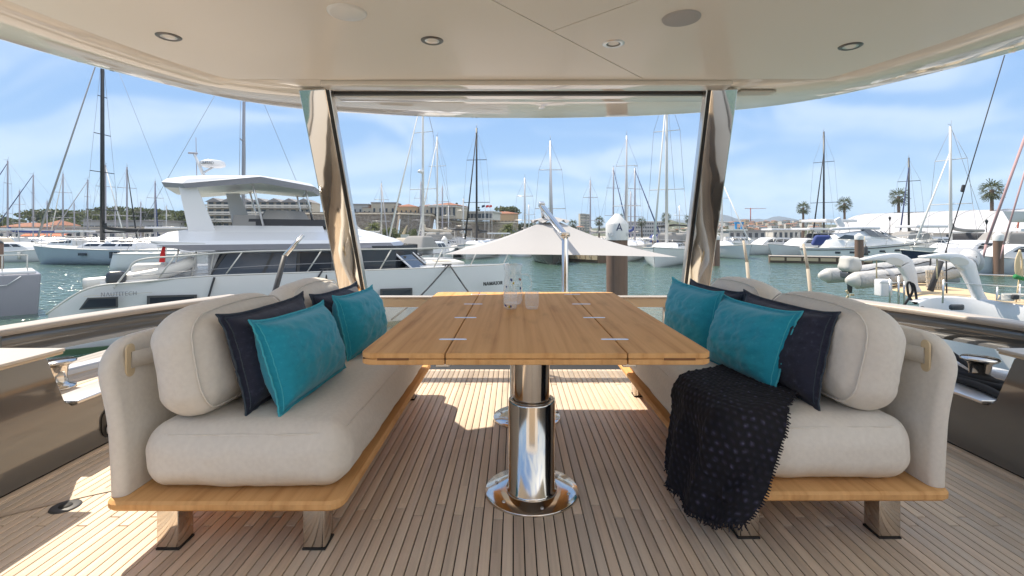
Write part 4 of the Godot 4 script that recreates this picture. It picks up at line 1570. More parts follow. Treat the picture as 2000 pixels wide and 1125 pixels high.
func catamaran() -> void:
	var base := Vector3(-9.2 + CAM.x, WL, -10.1)
	var t := thing("catamaran", "white power catamaran with hardtop and dark saloon windows moored beyond the left sofa", "catamaran", base, atan2(0.485, 0.874))
	var st := begin()
	cat_hull(st, 0.0, 1)
	obj("hull", st, M.boat_white, t)
	st = begin()
	cat_hull(st, 4.9, 1)
	obj("hull", st, M.boat_white, t)
	st = begin(false)
	wall(st, [Vector2(-0.3, -1.30), Vector2(10.6, -1.30), Vector2(10.62, -1.44), Vector2(-0.36, -1.44)], 0.30, 0.10)
	obj("waterline_stripe", st, M.antifoul, t)
	# bridge deck
	st = begin(false)
	prism(st, PackedVector2Array([Vector2(0.5, 0.3), Vector2(9.3, 0.3), Vector2(9.5, 3.2), Vector2(9.3, 6.1), Vector2(0.5, 6.1)]), 0.5, Transform3D(Basis(Vector3.RIGHT, Vector3.FORWARD, Vector3.UP), Vector3(0, -0.40 - WL, 0)))
	obj("deck", st, M.boat_white, t)
	st = begin()
	var sheer := []
	for u in [0.0, 0.06, 0.14, 0.25, 0.4, 0.6, 0.8, 0.93, 1.0]:
		sheer.append(cp(-0.3 + 11.0 * u, 0.15 - 0.16 * (1.0 - smoothstep(0.0, 0.28, u)) - 0.5 * (1.0 - smoothstep(0.0, 0.07, u)), 0.035 + 0.65 * pow(u, 9.0)))
	tube(st, spline(sheer, 40), 0.022, 0.022, 6)
	obj("rubbing_strake", st, M.boat_cream, t)
	# hull windows with their frames
	for w in [[Vector2(0.22, -0.45), Vector2(0.36, -0.21), Vector2(0.86, -0.22), Vector2(0.86, -0.45)], [Vector2(1.36, -0.23), Vector2(2.28, -0.26), Vector2(2.28, -0.56), Vector2(1.36, -0.52)], [Vector2(6.42, -0.36), Vector2(7.3, -0.38), Vector2(7.3, -0.68), Vector2(6.42, -0.66)]]:
		st = begin(false)
		wall(st, w, 0.012, 0.03)
		var wn := obj("window", st, M.dark_grey, t)
		var c := Vector2.ZERO
		for p in w:
			c += p / w.size()
		var inner := []
		for p in w:
			inner.append(c + (p - c) * Vector2(0.88, 0.72))
		st = begin(false)
		wall(st, inner, -0.015, 0.006)
		obj("pane", st, M.smoked, wn)
	# saloon: glazed body, then the chined roof above
	st = begin(false)
	prism(st, PackedVector2Array([Vector2(2.45, 0.95), Vector2(7.1, 0.95), Vector2(8.1, 2.0), Vector2(8.4, 3.1), Vector2(8.1, 4.3), Vector2(7.1, 5.4), Vector2(2.45, 5.4)]), 0.75, Transform3D(Basis(Vector3.RIGHT, Vector3.FORWARD, Vector3.UP), Vector3(0, 0.02 - WL, 0)))
	obj("saloon_body", st, M.smoked, t)
	# side windows: separate panes and their pillars
	for w in [[2.50, 2.86, 3.60, 3.86, "smoked_mid"], [3.66, 3.92, 4.42, 4.46, "smoked_mid"], [4.48, 4.48, 5.30, 5.30, "smoked"], [5.34, 5.34, 6.05, 6.05, "smoked"], [6.09, 6.09, 6.95, 6.62, "smoked"]]:
		st = begin(false)
		wall(st, [Vector2(w[0], 0.07), Vector2(w[2], 0.06), Vector2(w[3], 0.645), Vector2(w[1], 0.625)], 0.93, 0.022)
		obj("saloon_window", st, M[w[4]], t)
	for x in [[2.42, 2.78], [3.60, 3.86], [4.44, 4.46], [5.31, 5.31], [6.06, 6.06]]:
		st = begin(false)
		wall(st, [Vector2(x[0], 0.05), Vector2(x[0] + 0.07, 0.05), Vector2(x[1] + 0.07, 0.65), Vector2(x[1], 0.65)], 0.925, 0.03)
		obj("window_pillar", st, M.dark_grey, t)
	# raked windscreen panes
	for k in 3:
		var a: Vector2 = [Vector2(7.0, 0.98), Vector2(7.75, 1.75), Vector2(8.15, 2.8)][k]
		var b: Vector2 = [Vector2(7.7, 1.7), Vector2(8.12, 2.72), Vector2(8.15, 3.9)][k]
		st = begin(false)
		var up := Vector3(-0.62, 0.62, 0.0)
		quad(st, cp(a.x + 0.55, 0.08, a.y - 0.1), cp(b.x + 0.55, 0.08, b.y - 0.1), cp(b.x - 0.15, 0.74, b.y + 0.1), cp(a.x - 0.15, 0.74, a.y + 0.1))
		obj("windscreen_pane", st, M.smoked_mid, t)
		st = begin()
		tube(st, PackedVector3Array([cp(a.x + 0.58, 0.08, a.y - 0.1), cp(a.x - 0.12, 0.76, a.y + 0.1)]), 0.03, 0.03, 6)
		obj("windscreen_post", st, M.boat_white, t)
		st = begin(false)
		box(st, cp(a.x + 0.42, 0.42, a.y + 0.35), Vector3(0.16, 0.05, 0.22))
		obj("wiper_vent", st, M.dark_grey, t)
	# roof: bevelled visor over the windows, rising to the flybridge
	st = begin(false)
	var ring := func(inset: float, y: float, aft: float, fwd: float) -> PackedVector3Array:
		var out := PackedVector3Array()
		for p in [Vector2(aft, 0.55 + inset), Vector2(5.2, 0.55 + inset), Vector2(fwd - 0.9, 1.15 + inset), Vector2(fwd, 3.15), Vector2(fwd - 0.9, 5.15 - inset), Vector2(5.2, 5.75 - inset), Vector2(aft, 5.75 - inset)]:
			out.append(cp(p.x, y, p.y))
		return out
	var rings := [ring.call(0.32, 0.64, 2.6, 7.6), ring.call(0.02, 0.72, 2.05, 8.05)]
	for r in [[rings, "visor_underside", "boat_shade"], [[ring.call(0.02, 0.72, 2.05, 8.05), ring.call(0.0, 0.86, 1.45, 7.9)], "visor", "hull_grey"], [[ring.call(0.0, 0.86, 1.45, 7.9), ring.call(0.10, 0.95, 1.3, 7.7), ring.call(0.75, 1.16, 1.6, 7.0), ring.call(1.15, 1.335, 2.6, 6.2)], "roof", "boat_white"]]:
		st = begin(false)
		sheet(st, r[0], true)
		if r[1] == "roof":
			fan(st, r[0][-1])
		if r[1] == "visor_underside":
			fan(st, r[0][0], true)
		obj(r[1], st, M[r[2]], t)
	# aft overhang, pointed
	st = begin(false)
	for r in 1:
		wall(st, [Vector2(1.28, 0.965), Vector2(2.4, 0.90), Vector2(2.62, 0.70), Vector2(2.2, 0.70)], 0.75, 0.18)
	obj("overhang", st, M.boat_white, t)
	# flybridge coaming, dark screen and canvas
	st = begin(false)
	var cover := func(sx: SurfaceTool, y0: float, y1: float, a: float, b: float, in0: float, in1: float) -> void:
		var lo := PackedVector3Array()
		var hi := PackedVector3Array()
		for p in [Vector2(a, 1.7), Vector2(b - 0.7, 1.7), Vector2(b, 2.6), Vector2(b, 3.7), Vector2(b - 0.7, 4.6), Vector2(a, 4.6)]:
			var c := Vector2((a + b) * 0.5, 3.15)
			var q: Vector2 = c + (p - c) * in0
			var q2: Vector2 = c + (p - c) * in1
			lo.append(cp(q.x, y0, q.y))
			hi.append(cp(q2.x, y1, q2.y))
		sheet(sx, [lo, hi], true)
		fan(sx, hi)
	cover.call(st, 1.30, 1.52, 3.3, 6.3, 1.0, 0.97)
	obj("flybridge_coaming", st, M.canvas_dark, t)
	st = begin(false)
	cover.call(st, 1.33, 1.62, 2.95, 4.2, 1.0, 0.95)
	cover.call(st, 1.52, 1.78, 3.6, 5.0, 0.95, 0.75)
	obj("canvas_cover", st, M.canvas_grey, t)
	st = begin(false)
	wall(st, [Vector2(5.4, 1.36), Vector2(6.3, 1.22), Vector2(6.0, 1.50), Vector2(5.5, 1.62)], 1.66, 0.02)
	obj("wind_deflector", st, M.vinyl, t)
	# hardtop on two raked arches and thin stainless legs
	st = begin(false)
	var hr := func(y: float, inset: float, drop: float) -> PackedVector3Array:
		var out := PackedVector3Array()
		for p in [Vector3(1.42 + inset, y - drop, 1.7 + inset), Vector3(1.9 + inset, y - drop * 1.3, 1.15 + inset), Vector3(3.6, y, 1.15 + inset), Vector3(5.0 - inset, y - drop * 0.8, 1.7 + inset), Vector3(5.35 - inset, y - drop, 3.1), Vector3(5.0 - inset, y - drop * 0.8, 4.5 - inset), Vector3(3.6, y, 5.1 - inset), Vector3(1.9 + inset, y - drop * 1.3, 5.1 - inset), Vector3(1.42 + inset, y - drop, 4.5 - inset)]:
			out.append(cp(p.x, p.y, p.z))
		return out
	sheet(st, [hr.call(2.50, 0.42, 0.10), hr.call(2.45, 0.06, 0.16)], true)
	fan(st, hr.call(2.50, 0.42, 0.10), true)
	var ht := obj("hardtop", st, M.boat_cream, t)
	st = begin(false)
	sheet(st, [hr.call(2.45, 0.06, 0.16), hr.call(2.61, 0.0, 0.20)], true)
	obj("edge_band", st, M.hull_grey, ht)
	st = begin(false)
	sheet(st, [hr.call(2.61, 0.0, 0.20), hr.call(2.64, 0.10, 0.13), hr.call(2.69, 0.5, 0.05)], true)
	fan(st, hr.call(2.69, 0.5, 0.05))
	obj("top_skin", st, M.boat_white, ht)
	for tt in [1.5, 4.5]:
		st = begin(false)
		var e := 0.0 if tt < 2 else 0.95
		wall(st, [Vector2(1.80 + e, 2.36), Vector2(2.16 + e, 2.38), Vector2(2.62 + e, 1.12), Vector2(2.05 + e, 0.98)], tt, 0.16)
		obj("arch_leg", st, M.boat_white, t)
	for pr in [[3.40, 2.52, 1.4, 3.68, 1.34], [4.75, 2.50, 1.9, 4.98, 1.40], [4.75, 2.5, 4.4, 4.98, 1.40], [3.40, 2.52, 4.8, 3.68, 1.34], [4.9, 2.48, 2.05, 4.72, 2.2]]:
		hold("hardtop_pole", rod(cp(pr[0], pr[1], pr[2]), cp(pr[3], pr[4], pr[2] + 0.1), 0.028, 0.028, 8), M.satin_steel, t)
	# mast with radar
	hold("antenna_mast", rod(cp(2.30, 2.62, 2.6), cp(2.05, 3.28, 2.6), 0.045, 0.03, 8), M.boat_white, t)
	hold("antenna", rod(cp(2.1, 2.65, 2.7), cp(2.08, 3.75, 2.7), 0.012, 0.008, 6), M.mast_grey, t)
	st = begin()
	rbox(st, cp(2.02, 3.30, 2.6), Vector3(0.22, 0.05, 0.06), 0.015)
	obj("anemometer", st, M.mast_grey, t)
	st = begin()
	lathe(st, [Vector2(0.0, -0.09), Vector2(0.22, -0.085), Vector2(0.30, -0.05), Vector2(0.31, 0.0), Vector2(0.29, 0.07), Vector2(0.22, 0.105), Vector2(0.0, 0.115)], 28, cp(2.48, 3.03, 2.6))
	var rd := obj("radar_dome", st, M.boat_white, t)
	words("SIMRAD", 0.075, M.letter_black, rd, Transform3D(Basis(Vector3.UP, -0.45), cp(2.40, 3.045, 2.6) + Vector3(-0.05, -0.02, 0.305)), 0.004)
	hold("radar_bracket", rod(cp(2.28, 2.80, 2.6), cp(2.48, 2.95, 2.6), 0.03, 0.03, 6), M.boat_white, t)
	# rail and stanchions on the near side
	st = begin()
	var rl := [cp(0.78, -0.04, 0.06), cp(1.0, 0.30, 0.07), cp(1.22, 0.55, 0.08), cp(2.0, 0.62, 0.09), cp(3.5, 0.70, 0.1), cp(7.0, 0.70, 0.1), cp(10.3, 0.66, 0.55), cp(10.55, 0.15, 0.72)]
	tube(st, spline(rl, 60), 0.021, 0.021, 6)
	obj("hand_rail", st, M.boat_cream, t)
	st = begin()
	tube(st, spline([cp(1.1, 0.2, 0.07), cp(3.5, 0.34, 0.1), cp(7.0, 0.38, 0.1), cp(10.4, 0.40, 0.6)], 20), 0.008, 0.008, 5)
	obj("guard_wire", st, M.wire, t)
	for q in [[1.9, 1.55], [3.18, 2.82], [4.95, 4.60], [6.75, 6.42], [8.3, 8.0], [9.5, 9.2]]:
		var tt: float = 0.1 if q[0] < 8 else (0.22 if q[0] < 9 else 0.36)
		hold("stanchion", rod(cp(q[1], 0.13, tt), cp(q[0], 0.69, tt), 0.018, 0.018, 6), M.boat_cream, t)
	# foredeck: shallow coach roof, hatch, cleat
	st = begin(false)
	prism(st, PackedVector2Array([Vector2(8.2, 1.4), Vector2(9.6, 1.7), Vector2(9.9, 3.2), Vector2(9.6, 4.7), Vector2(8.2, 5.0)]), 0.10, Transform3D(Basis(Vector3.RIGHT, Vector3.FORWARD, Vector3.UP), Vector3(0, 0.10 - WL, 0)), 0.03)
	obj("foredeck_step", st, M.boat_cream, t)
	st = begin(false)
	box(st, cp(9.0, 0.21, 2.2), Vector3(0.5, 0.025, 0.5))
	obj("hatch", st, M.canvas_tan, t)
	for sx in [5.05, 8.4]:
		st = begin()
		bar(st, cp(sx - 0.14, 0.22, 0.12 if sx < 6 else 0.2), cp(sx + 0.14, 0.22, 0.12 if sx < 6 else 0.2), 0.022)
		bar(st, cp(sx - 0.05, 0.13, 0.12 if sx < 6 else 0.2), cp(sx - 0.05, 0.22, 0.12 if sx < 6 else 0.2), 0.02)
		bar(st, cp(sx + 0.05, 0.13, 0.12 if sx < 6 else 0.2), cp(sx + 0.05, 0.22, 0.12 if sx < 6 else 0.2), 0.02)
		obj("cleat", st, M.dark_grey, t)
	# cockpit: cream bench, clear vinyl screen
	st = begin()
	rbox(st, cp(1.55, 0.25, 1.3), Vector3(1.3, 0.34, 0.5), 0.12, 3, 2)
	obj("cockpit_bench", st, M.boat_cream, t)
	st = begin(false)
	wall(st, [Vector2(1.75, 0.12), Vector2(2.5, 0.10), Vector2(2.7, 0.64), Vector2(1.9, 0.70)], 0.85, 0.01)
	obj("vinyl_screen", st, M.vinyl, t)
	for k in 3:
		hold("screen_pole", rod(cp(1.75 + 0.37 * k, 0.1, 0.8), cp(1.88 + 0.36 * k, 0.86, 0.8), 0.02, 0.02, 6), M.boat_cream, t)
	# names on the hull
	words("NAMAIOR", 0.105, M.letter_black, t, Transform3D(Basis(Vector3.UP, 0.10), cp(9.80, -0.31, -0.01) + Vector3(0, -0.07, -0.02)), 0.02, true)
	words("NAUTITECH", 0.085, M.letter_grey, t, Transform3D(Basis(), cp(0.88, -0.12, -0.015) + Vector3(0, -0.04, 0)), 0.012)
	st = begin(false)
	wall(st, [Vector2(0.3, -0.172), Vector2(1.45, -0.158), Vector2(1.45, -0.165), Vector2(0.3, -0.179)], 0.0, 0.012)
	obj("pinstripe", st, M.canvas_tan, t)
	# things that rest on it or are tied to it
	var base_b := t.transform
	var flag := thing("red_flag", "small red flag hanging from a staff at the catamaran's stern", "flag", base_b * cp(1.62, 0.30, 0.6))
	hold("staff", rod(Vector3.ZERO, Vector3(0.03, 0.62, 0), 0.012, 0.010, 6), M.boat_cream, flag)
	st = begin()
	var rows := []
	for i in 7:
		var row := PackedVector3Array()
		for j in 5:
			row.append(Vector3(0.02 - 0.16 * (j / 4.0) * (0.3 + 0.7 * i / 6.0) , 0.60 - 0.44 * i / 6.0, 0.03 * sin(j * 1.6 + i * 0.5)))
		rows.append(row)
	sheet(st, rows)
	obj("cloth", st, M.flag_red, flag)
	var tender := thing("tender_dinghy", "cream dinghy with a dark outboard carried across the catamaran's stern", "dinghy", base_b * cp(0.75, 0.02, 0.75), t.rotation.y)
	st = begin()
	tube(st, spline([Vector3(-0.55, 0.0, 0.25), Vector3(0.1, 0.06, 0.25), Vector3(0.9, 0.22, 0.2), Vector3(1.35, 0.42, -0.2), Vector3(1.0, 0.3, -0.9)], 20), 0.15, 0.13, 10)
	obj("tube", st, M.boat_cream, tender)
	st = begin()
	rbox(st, Vector3(0.02, 0.14, 0.40), Vector3(0.36, 0.30, 0.26), 0.1, 3, 1)
	obj("outboard", st, M.engine_grey, tender)
	for ln in [["mooring_line", "dark mooring line running down left from the catamaran's midship cleat", cp(4.98, 0.2, 0.05), cp(4.05, -0.75, -0.9)], ["mooring_line", "dark mooring line hanging straight down from the midship cleat", cp(5.05, 0.2, 0.05), cp(5.1, -0.95, -0.2)], ["mooring_line", "grey line slanting left from the catamaran's fore cleat", cp(8.4, 0.2, 0.1), cp(6.4, -1.0, -1.2)], ["mooring_line", "dark doubled line slanting right from the fore cleat behind the table", cp(8.45, 0.2, 0.1), cp(8.9, -1.2, -2.0)], ["mooring_line", "thin line crossing the hull by the stern window", cp(2.62, 0.12, -0.02), cp(2.5, -0.35, -0.06)]]:
		var a: Vector3 = base_b * (ln[2] as Vector3)
		var b: Vector3 = base_b * (ln[3] as Vector3)
		st = begin()
		var mid := (b - a) * 0.5 + Vector3(0, -0.10 if absf(b.x - a.x) > 0.3 else 0.0, 0)
		tube(st, spline([Vector3.ZERO, mid, b - a], 12), 0.022, 0.022, 6)
		var o := obj(ln[0], st, M.canvas_dark)
		o.position = a
		tag(o, ln[1], "rope")
	# finger pontoon between the two boats
	var fp := thing("finger_pontoon", "weathered grey plank pontoon glimpsed through the gap in the port bulwark", "pontoon", Vector3(-4.9, WL, -4.5))
	st = begin(false)
	box(st, Vector3(0, 0.45, 0), Vector3(2.4, 0.7, 11.0))
	obj("float", st, M.caulk, fp)
	for i in 20:
		hold("plank", boxmesh(Vector3(0.112, 0.02, 11.0), 0.003), M.grey_teak, fp, Transform3D(Basis(), Vector3(-1.14 + i * 0.12, 0.81, 0)))
	# grey stern that pokes in at the left edge
	var gx := P(80, 455, 15.6).x
	var gb := thing("grey_catamaran", "pale grey catamaran hull cut off by the left edge of the photo", "catamaran", Vector3(gx, WL, -15.6), 0.82)
	st = begin()
	rbox(st, Vector3(-4.0, 0.52, -0.9), Vector3(8.0, 1.48, 1.8), 0.06, 2, 2, Basis(), func(p: Vector3) -> Vector3: return p + Vector3(-0.10 * (0.5 - p.y) * 0.6, 0, 0))
	obj("hull", st, M.hull_grey, gb)
	st = begin(false)
	box(st, Vector3(-4.05, 0.03, -0.9), Vector3(7.95, 0.14, 1.76))
	obj("waterline_stripe", st, M.antifoul, gb)
	st = begin()
	rbox(st, Vector3(-4.05, 1.30, -0.95), Vector3(7.9, 0.12, 1.7), 0.05)
	obj("deck_edge", st, M.boat_white, gb)
	for k in 3:
		hold("stanchion", rod(Vector3(-0.3 - 0.55 * k, 1.3, -0.2), Vector3(-0.3 - 0.55 * k, 1.85, -0.2), 0.02, 0.02, 6), M.boat_cream, gb)
	hold("rail", rod(Vector3(-0.3, 1.85, -0.2), Vector3(-4.0, 1.88, -0.2), 0.02, 0.02, 6), M.boat_cream, gb)
	hold("fender_line", rod(Vector3(-0.45, 1.2, 0.03), Vector3(-0.75, 0.95, 0.05), 0.015, 0.015, 6), M.boat_white, gb)
	hold("fender_line", rod(Vector3(-0.75, 0.95, 0.05), Vector3(-1.6, 0.92, 0.05), 0.015, 0.015, 6), M.boat_white, gb)
	var lp := thing("dark_pile", "dark mooring pile standing at the extreme left edge", "mooring pile", P(-2, 455, 19.0) * Vector3(1, 0, 1) + Vector3(0, WL, 0))
	hold("shaft", rod(Vector3(0, -1, 0), Vector3(0, 2.15, 0), 0.13, 0.13, 14), M.piling, lp)
	hold("cap", rod(Vector3(0, 2.15, 0), Vector3(0, 2.25, 0), 0.14, 0.05, 14), M.dark_grey, lp)

# ---------- mooring piles ----------
func pile(label: String, px: float, z: float, top_py: float, width_px: float, cap: float, extra := "") -> Node3D:
	var p := P(px, 455, z)
	var r := width_px * 0.5 * z / FOCAL
	var top := P(px, top_py, z).y - WL
	var t := thing("mooring_pile", label, "mooring pile", Vector3(p.x, WL, p.z), 0, "brown mooring piles with white caps")
	var st := begin()
	lathe(st, [Vector2(r, -1.5), Vector2(r, top - cap * 0.75)], 28)
	obj("shaft", st, M.piling, t)
	st = begin()
	lathe(st, [Vector2(r * 1.06, top - cap), Vector2(r * 1.07, top - cap * 0.42), Vector2(r * 0.98, top - cap * 0.36), Vector2(r * 0.22, top - 0.01), Vector2(0.0, top)], 28)
	obj("cap", st, M.pile_cap, t)
	return t

func pilings() -> void:
	var z := 13.0
	var t := pile("thick brown mooring pile whose white cap bears a letter A", 1205, z, 417, 41, 0.70)
	var r := 20.5 * z / FOCAL
	var y := P(0, 444, z).y - WL
	# the emblem: an A without its crossbar over a small triangle, bent round the cap
	var st := begin(false)
	var k := 0.0145
	var on := func(p: Vector2) -> Vector3:
		var a := p.x * k / (r * 1.065)
		return Vector3(sin(a) * (r * 1.065 + 0.006), y + p.y * k, cos(a) * (r * 1.065 + 0.006))
	for q in [[Vector2(-5.6, -6), Vector2(-3.4, -6), Vector2(0.2, 4.4), Vector2(0.0, 8)], [Vector2(5.6, -6), Vector2(3.4, -6), Vector2(-0.4, 5.4), Vector2(0.0, 8)], [Vector2(-2.3, -2.8), Vector2(2.3, -2.8), Vector2(1.6, -0.9), Vector2(-1.6, -0.9)]]:
		quad(st, on.call(q[0]), on.call(q[1]), on.call(q[2]), on.call(q[3]))
	obj("emblem", st, M.logo_navy, t)
	for e in [["US", -0.82], ["M", 0.85]]:
		var a: float = e[1]
		words(e[0], 0.10, M.letter_pale, t, Transform3D(Basis(Vector3.UP, a), Vector3(sin(a), 0, cos(a)) * (r * 1.065) + Vector3(0, y - 0.19, 0)), 0.012)
	st = begin()
	lathe(st, [Vector2(r * 1.008, 0.62), Vector2(r * 1.012, 0.75), Vector2(r * 1.008, 0.88)], 28)
	obj("rust_band", st, M.pile_rust, t)
	pile("short brown pile with white cap left of the parasol", 868, 44, 461, 12, 0.8)
	pile("brown pile with white cap just right of the right steel pillar", 1399, 38, 457, 13, 0.45)
	pile("brown pile with white cap in front of the motor yacht's middle", 1678, 33, 455, 15, 0.45)
	pile("thick brown pile with white cap near the right edge", 1950, 29, 452, 16, 0.55)
	pile("small brown pile with white cap beside the grey sprayhood boat", 1278, 62, 457, 8, 0.8)
	# wooden finger dock in front of the motor yacht
	for d in [[1502, 1700, 43.0, 500, "wooden floating dock with pale fender blocks in front of the large motor yacht"], [1900, 1985, 40.0, 508, "short wooden dock beside the thick pile near the right edge"], [1115, 1180, 45.0, 494, "dark low dock right of the dark hulled boat"], [690, 760, 70.0, 480, "pale pontoon below the fortress wall"], [1230, 1400, 60.0, 487, "long low pontoon in the middle distance right of the lettered pile"]]:
		var a := P(d[0], 455, d[2])
		var b := P(d[1], 455, d[2] * 0.93)
		var top := P(0, d[3], d[2]).y
		var l := Vector2(b.x - a.x, b.z - a.z).length()
		var o := thing("floating_dock", d[4], "dock", Vector3((a.x + b.x) / 2, WL, (a.z + b.z) / 2), -atan2(b.z - a.z, b.x - a.x), "floating docks")
		st = begin(false)
		box(st, Vector3(0, (top - WL) * 0.5, 0), Vector3(l, (top - WL), 1.6))
		obj("frame", st, M.palm_trunk, o)
		for i in 6:
			st = begin(false)
			box(st, Vector3(-l * 0.42 + l * 0.168 * i, (top - WL) * 0.62, 0.84), Vector3(l * 0.145, (top - WL) * 0.5, 0.1))
			obj("fender_block", st, M.float_wood, o)
		st = begin(false)
		box(st, Vector3(0, (top - WL) + 0.03, 0), Vector3(l, 0.05, 1.7))
		obj("decking", st, M.grey_teak, o)


# ---------- davits, dinghy and the sailing yacht they belong to ----------
func dinghy_davits() -> void:
	var rz := 11.0
	var rp := P(1655, 540, rz)
	var rib := thing("rigid_dinghy", "pale grey inflatable dinghy with covered outboard hung on white davits", "inflatable dinghy", Vector3(rp.x, WL + 0.55, rp.z))
	var o := rib.position
	var st := begin()
	var far := [P(1616, 538, rz + 1.0), P(1650, 536, rz + 1.0), P(1720, 527, rz + 1.15), P(1800, 517, rz + 1.2), P(1862, 505, rz + 0.9), P(1893, 502, rz + 0.2), P(1880, 523, rz - 0.4), P(1820, 534, rz - 0.5), P(1740, 541, rz - 0.45), P(1672, 547, rz - 0.4)]
	for i in far.size():
		far[i] -= o
	tube(st, spline(far, 60), 0.175, 0.175, 12)
	obj("tube", st, M.rib_tube, rib)
	for e in [[far[0], far[1]], [far[9], far[8]]]:
		st = begin()
		var d: Vector3 = (e[0] - e[1]).normalized()
		tube(st, PackedVector3Array([e[0], e[0] + d * 0.12, e[0] + d * 0.2]), 0.176, 0.06, 12)
		obj("tube_end", st, M.boat_cream, rib)
		st = begin()
		tube(st, PackedVector3Array([e[0] - Vector3(0, 0.12, 0), e[1] - Vector3(0, 0.12, 0)]), 0.07, 0.07, 8)
		obj("rubbing_strip", st, M.canvas_tan, rib)
	st = begin()
	rbox(st, P(1760, 543, rz + 0.35) - o, Vector3(1.9, 0.14, 1.0), 0.06, 2, 2)
	obj("floor", st, M.rib_grey, rib)
	st = begin()
	rbox(st, P(1870, 512, rz + 0.6) - o, Vector3(0.75, 0.62, 0.9), 0.28, 4, 2, Basis(Vector3.BACK, 0.4))
	obj("bow_cover", st, M.rib_grey, rib)
	# welded bands, grab line and lifting straps on the tubes
	var path := spline(far, 60)
	for i in [7, 15, 22, 38, 46, 54]:
		st = begin()
		tube(st, PackedVector3Array([path[i - 1].lerp(path[i], 0.6), path[i].lerp(path[i + 1], 0.4)]), 0.182, 0.182, 14, false)
		obj("tube_band", st, M.rib_grey, rib)
	st = begin()
	for side_n in 2:
		var pts := PackedVector3Array()
		for i in 20:
			var q: Vector3 = path[4 + i if side_n == 0 else 36 + i]
			pts.append(q + Vector3(0, 0.10 - 0.05 * absf(sin(i * 0.8)), 0.16))
		tube(st, pts, 0.011, 0.011, 5)
	obj("grab_line", st, M.rope_black, rib)
	for i in [14, 47]:
		st = begin()
		bar(st, path[i] + Vector3(0, 0.17, 0), path[i] + Vector3(0.02, 0.42, 0.0), 0.014)
		obj("lifting_strap", st, M.canvas_dark, rib)
	# outboard: covered cowl, leg and skeg
	st = begin()
	rbox(st, P(1660, 516, rz + 0.2) - o, Vector3(0.36, 0.36, 0.42), 0.12, 3, 2, Basis(Vector3.BACK, -0.12), func(p: Vector3) -> Vector3: return p * (1.0 + 0.05 * sin(p.y * 25.0 + p.x * 17.0)))
	var eng := obj("outboard_cover", st, M.engine_cover, rib)
	hold("outboard_leg", rod(P(1659, 532, rz + 0.2) - o, P(1660, 572, rz + 0.2) - o, 0.075, 0.045, 10), M.engine_grey, rib)
	st = begin()
	rbox(st, P(1660, 537, rz + 0.2) - o, Vector3(0.30, 0.16, 0.3), 0.05, 2)
	obj("engine_bracket", st, M.engine_grey, rib)
	st = begin(false)
	for k in 3:
		var a := TAU * k / 3
		box(st, P(1658, 576, rz + 0.1) - o + Vector3(cos(a) * 0.07, sin(a) * 0.07, 0), Vector3(0.09, 0.05, 0.02), Basis(Vector3.BACK, a))
	obj("propeller", st, M.strap, rib)
	# two curved white davit arms
	for k in 2:
		var t := thing("davit_arm", ["curved white davit arm holding the dinghy's stern end", "curved white davit arm nearest the right edge"][k], "davit", P([1775, 1908][k], 575, [9.6, 8.6][k]), 0, "white davit arms")
		var z: float = [9.6, 8.6][k]
		var c := t.position
		var lines: Array = [[[1684, 507], [1715, 503], [1748, 503], [1766, 513], [1776, 535], [1782, 560], [1792, 580]], [[1799, 502], [1836, 500], [1868, 504], [1888, 520], [1898, 545], [1908, 572], [1916, 590]]][k]
		var wide: Array = [5, 12, 22, 30, 24, 18, 22]
		st = begin()
		var rows := []
		for i in 25:
			var u := i / 24.0 * 6.0
			var q := mini(int(u), 5)
			var f := u - q
			var a: Vector2 = Vector2(lines[q][0], lines[q][1]).lerp(Vector2(lines[q + 1][0], lines[q + 1][1]), f)
			var w := lerpf(wide[q], wide[q + 1], f) * 0.5
			var q2 := Vector2(lines[mini(q + 1, 6)][0], lines[mini(q + 1, 6)][1]) - Vector2(lines[q][0], lines[q][1])
			var nn := Vector2(-q2.y, q2.x).normalized()
			var ring := PackedVector3Array()
			for m in [[0.9, -0.05], [0.9, 0.05], [0.7, 0.07], [-0.7, 0.07], [-0.9, 0.05], [-0.9, -0.05], [-0.7, -0.07], [0.7, -0.07]]:
				var pp: Vector2 = a + nn * w * m[0]
				ring.append(P(pp.x, pp.y, z) + Vector3(0, 0, m[1]) - c)
			rows.append(ring)
		sheet(st, rows, true)
		fan(st, rows[0], true)
		fan(st, rows[-1])
		obj("arm", st, M.boat_white, t)
		st = begin(false)
		prism(st, _ellipse(0.17, 0.07, 20), 0.012, Transform3D(Basis(Vector3.BACK, -0.15), P([1742, 1866][k], 510, z) + Vector3(0, 0, 0.065) - c))
		obj("badge", st, M.boat_cream, t)
		hold("fall", rod(P([1712, 1830][k], 506, z) - c, P([1712, 1830][k], 545, z) - c, 0.012, 0.012, 6), M.rope, t)
	# the neighbouring sailing yacht: white hull with a teak side deck, seen at the right edge
	var y := thing("sailing_yacht", "white sailing yacht with teak deck at the right edge, bearing the davits", "sailing yacht", P(1880, 600, 8.8) * Vector3(1, 0, 1) + Vector3(0, WL, 0))
	var c := y.position
	var hull := [[1795, 594, 8.6], [1830, 583, 8.8], [1900, 585, 8.6], [2000, 600, 8.0], [2100, 618, 7.4], [2300, 660, 6.6]]
	st = begin()
	var rows := []
	var tops := []
	for h in hull:
		tops.append(P(h[0], h[1], h[2]) - c)
	var line := spline(tops, 30)
	for p in line:
		rows.append(PackedVector3Array([p + Vector3(0.02, 0.015, -0.25), p + Vector3(0, 0.03, -0.02), p, p + Vector3(-0.03, -0.18, 0.03), p + Vector3(0.08, -0.7, 0.1), Vector3(p.x + 0.25, -0.4, p.z + 0.05)]))
	rows.reverse()
	sheet(st, rows)
	obj("hull", st, M.boat_white, y)
	st = begin()
	rows = []
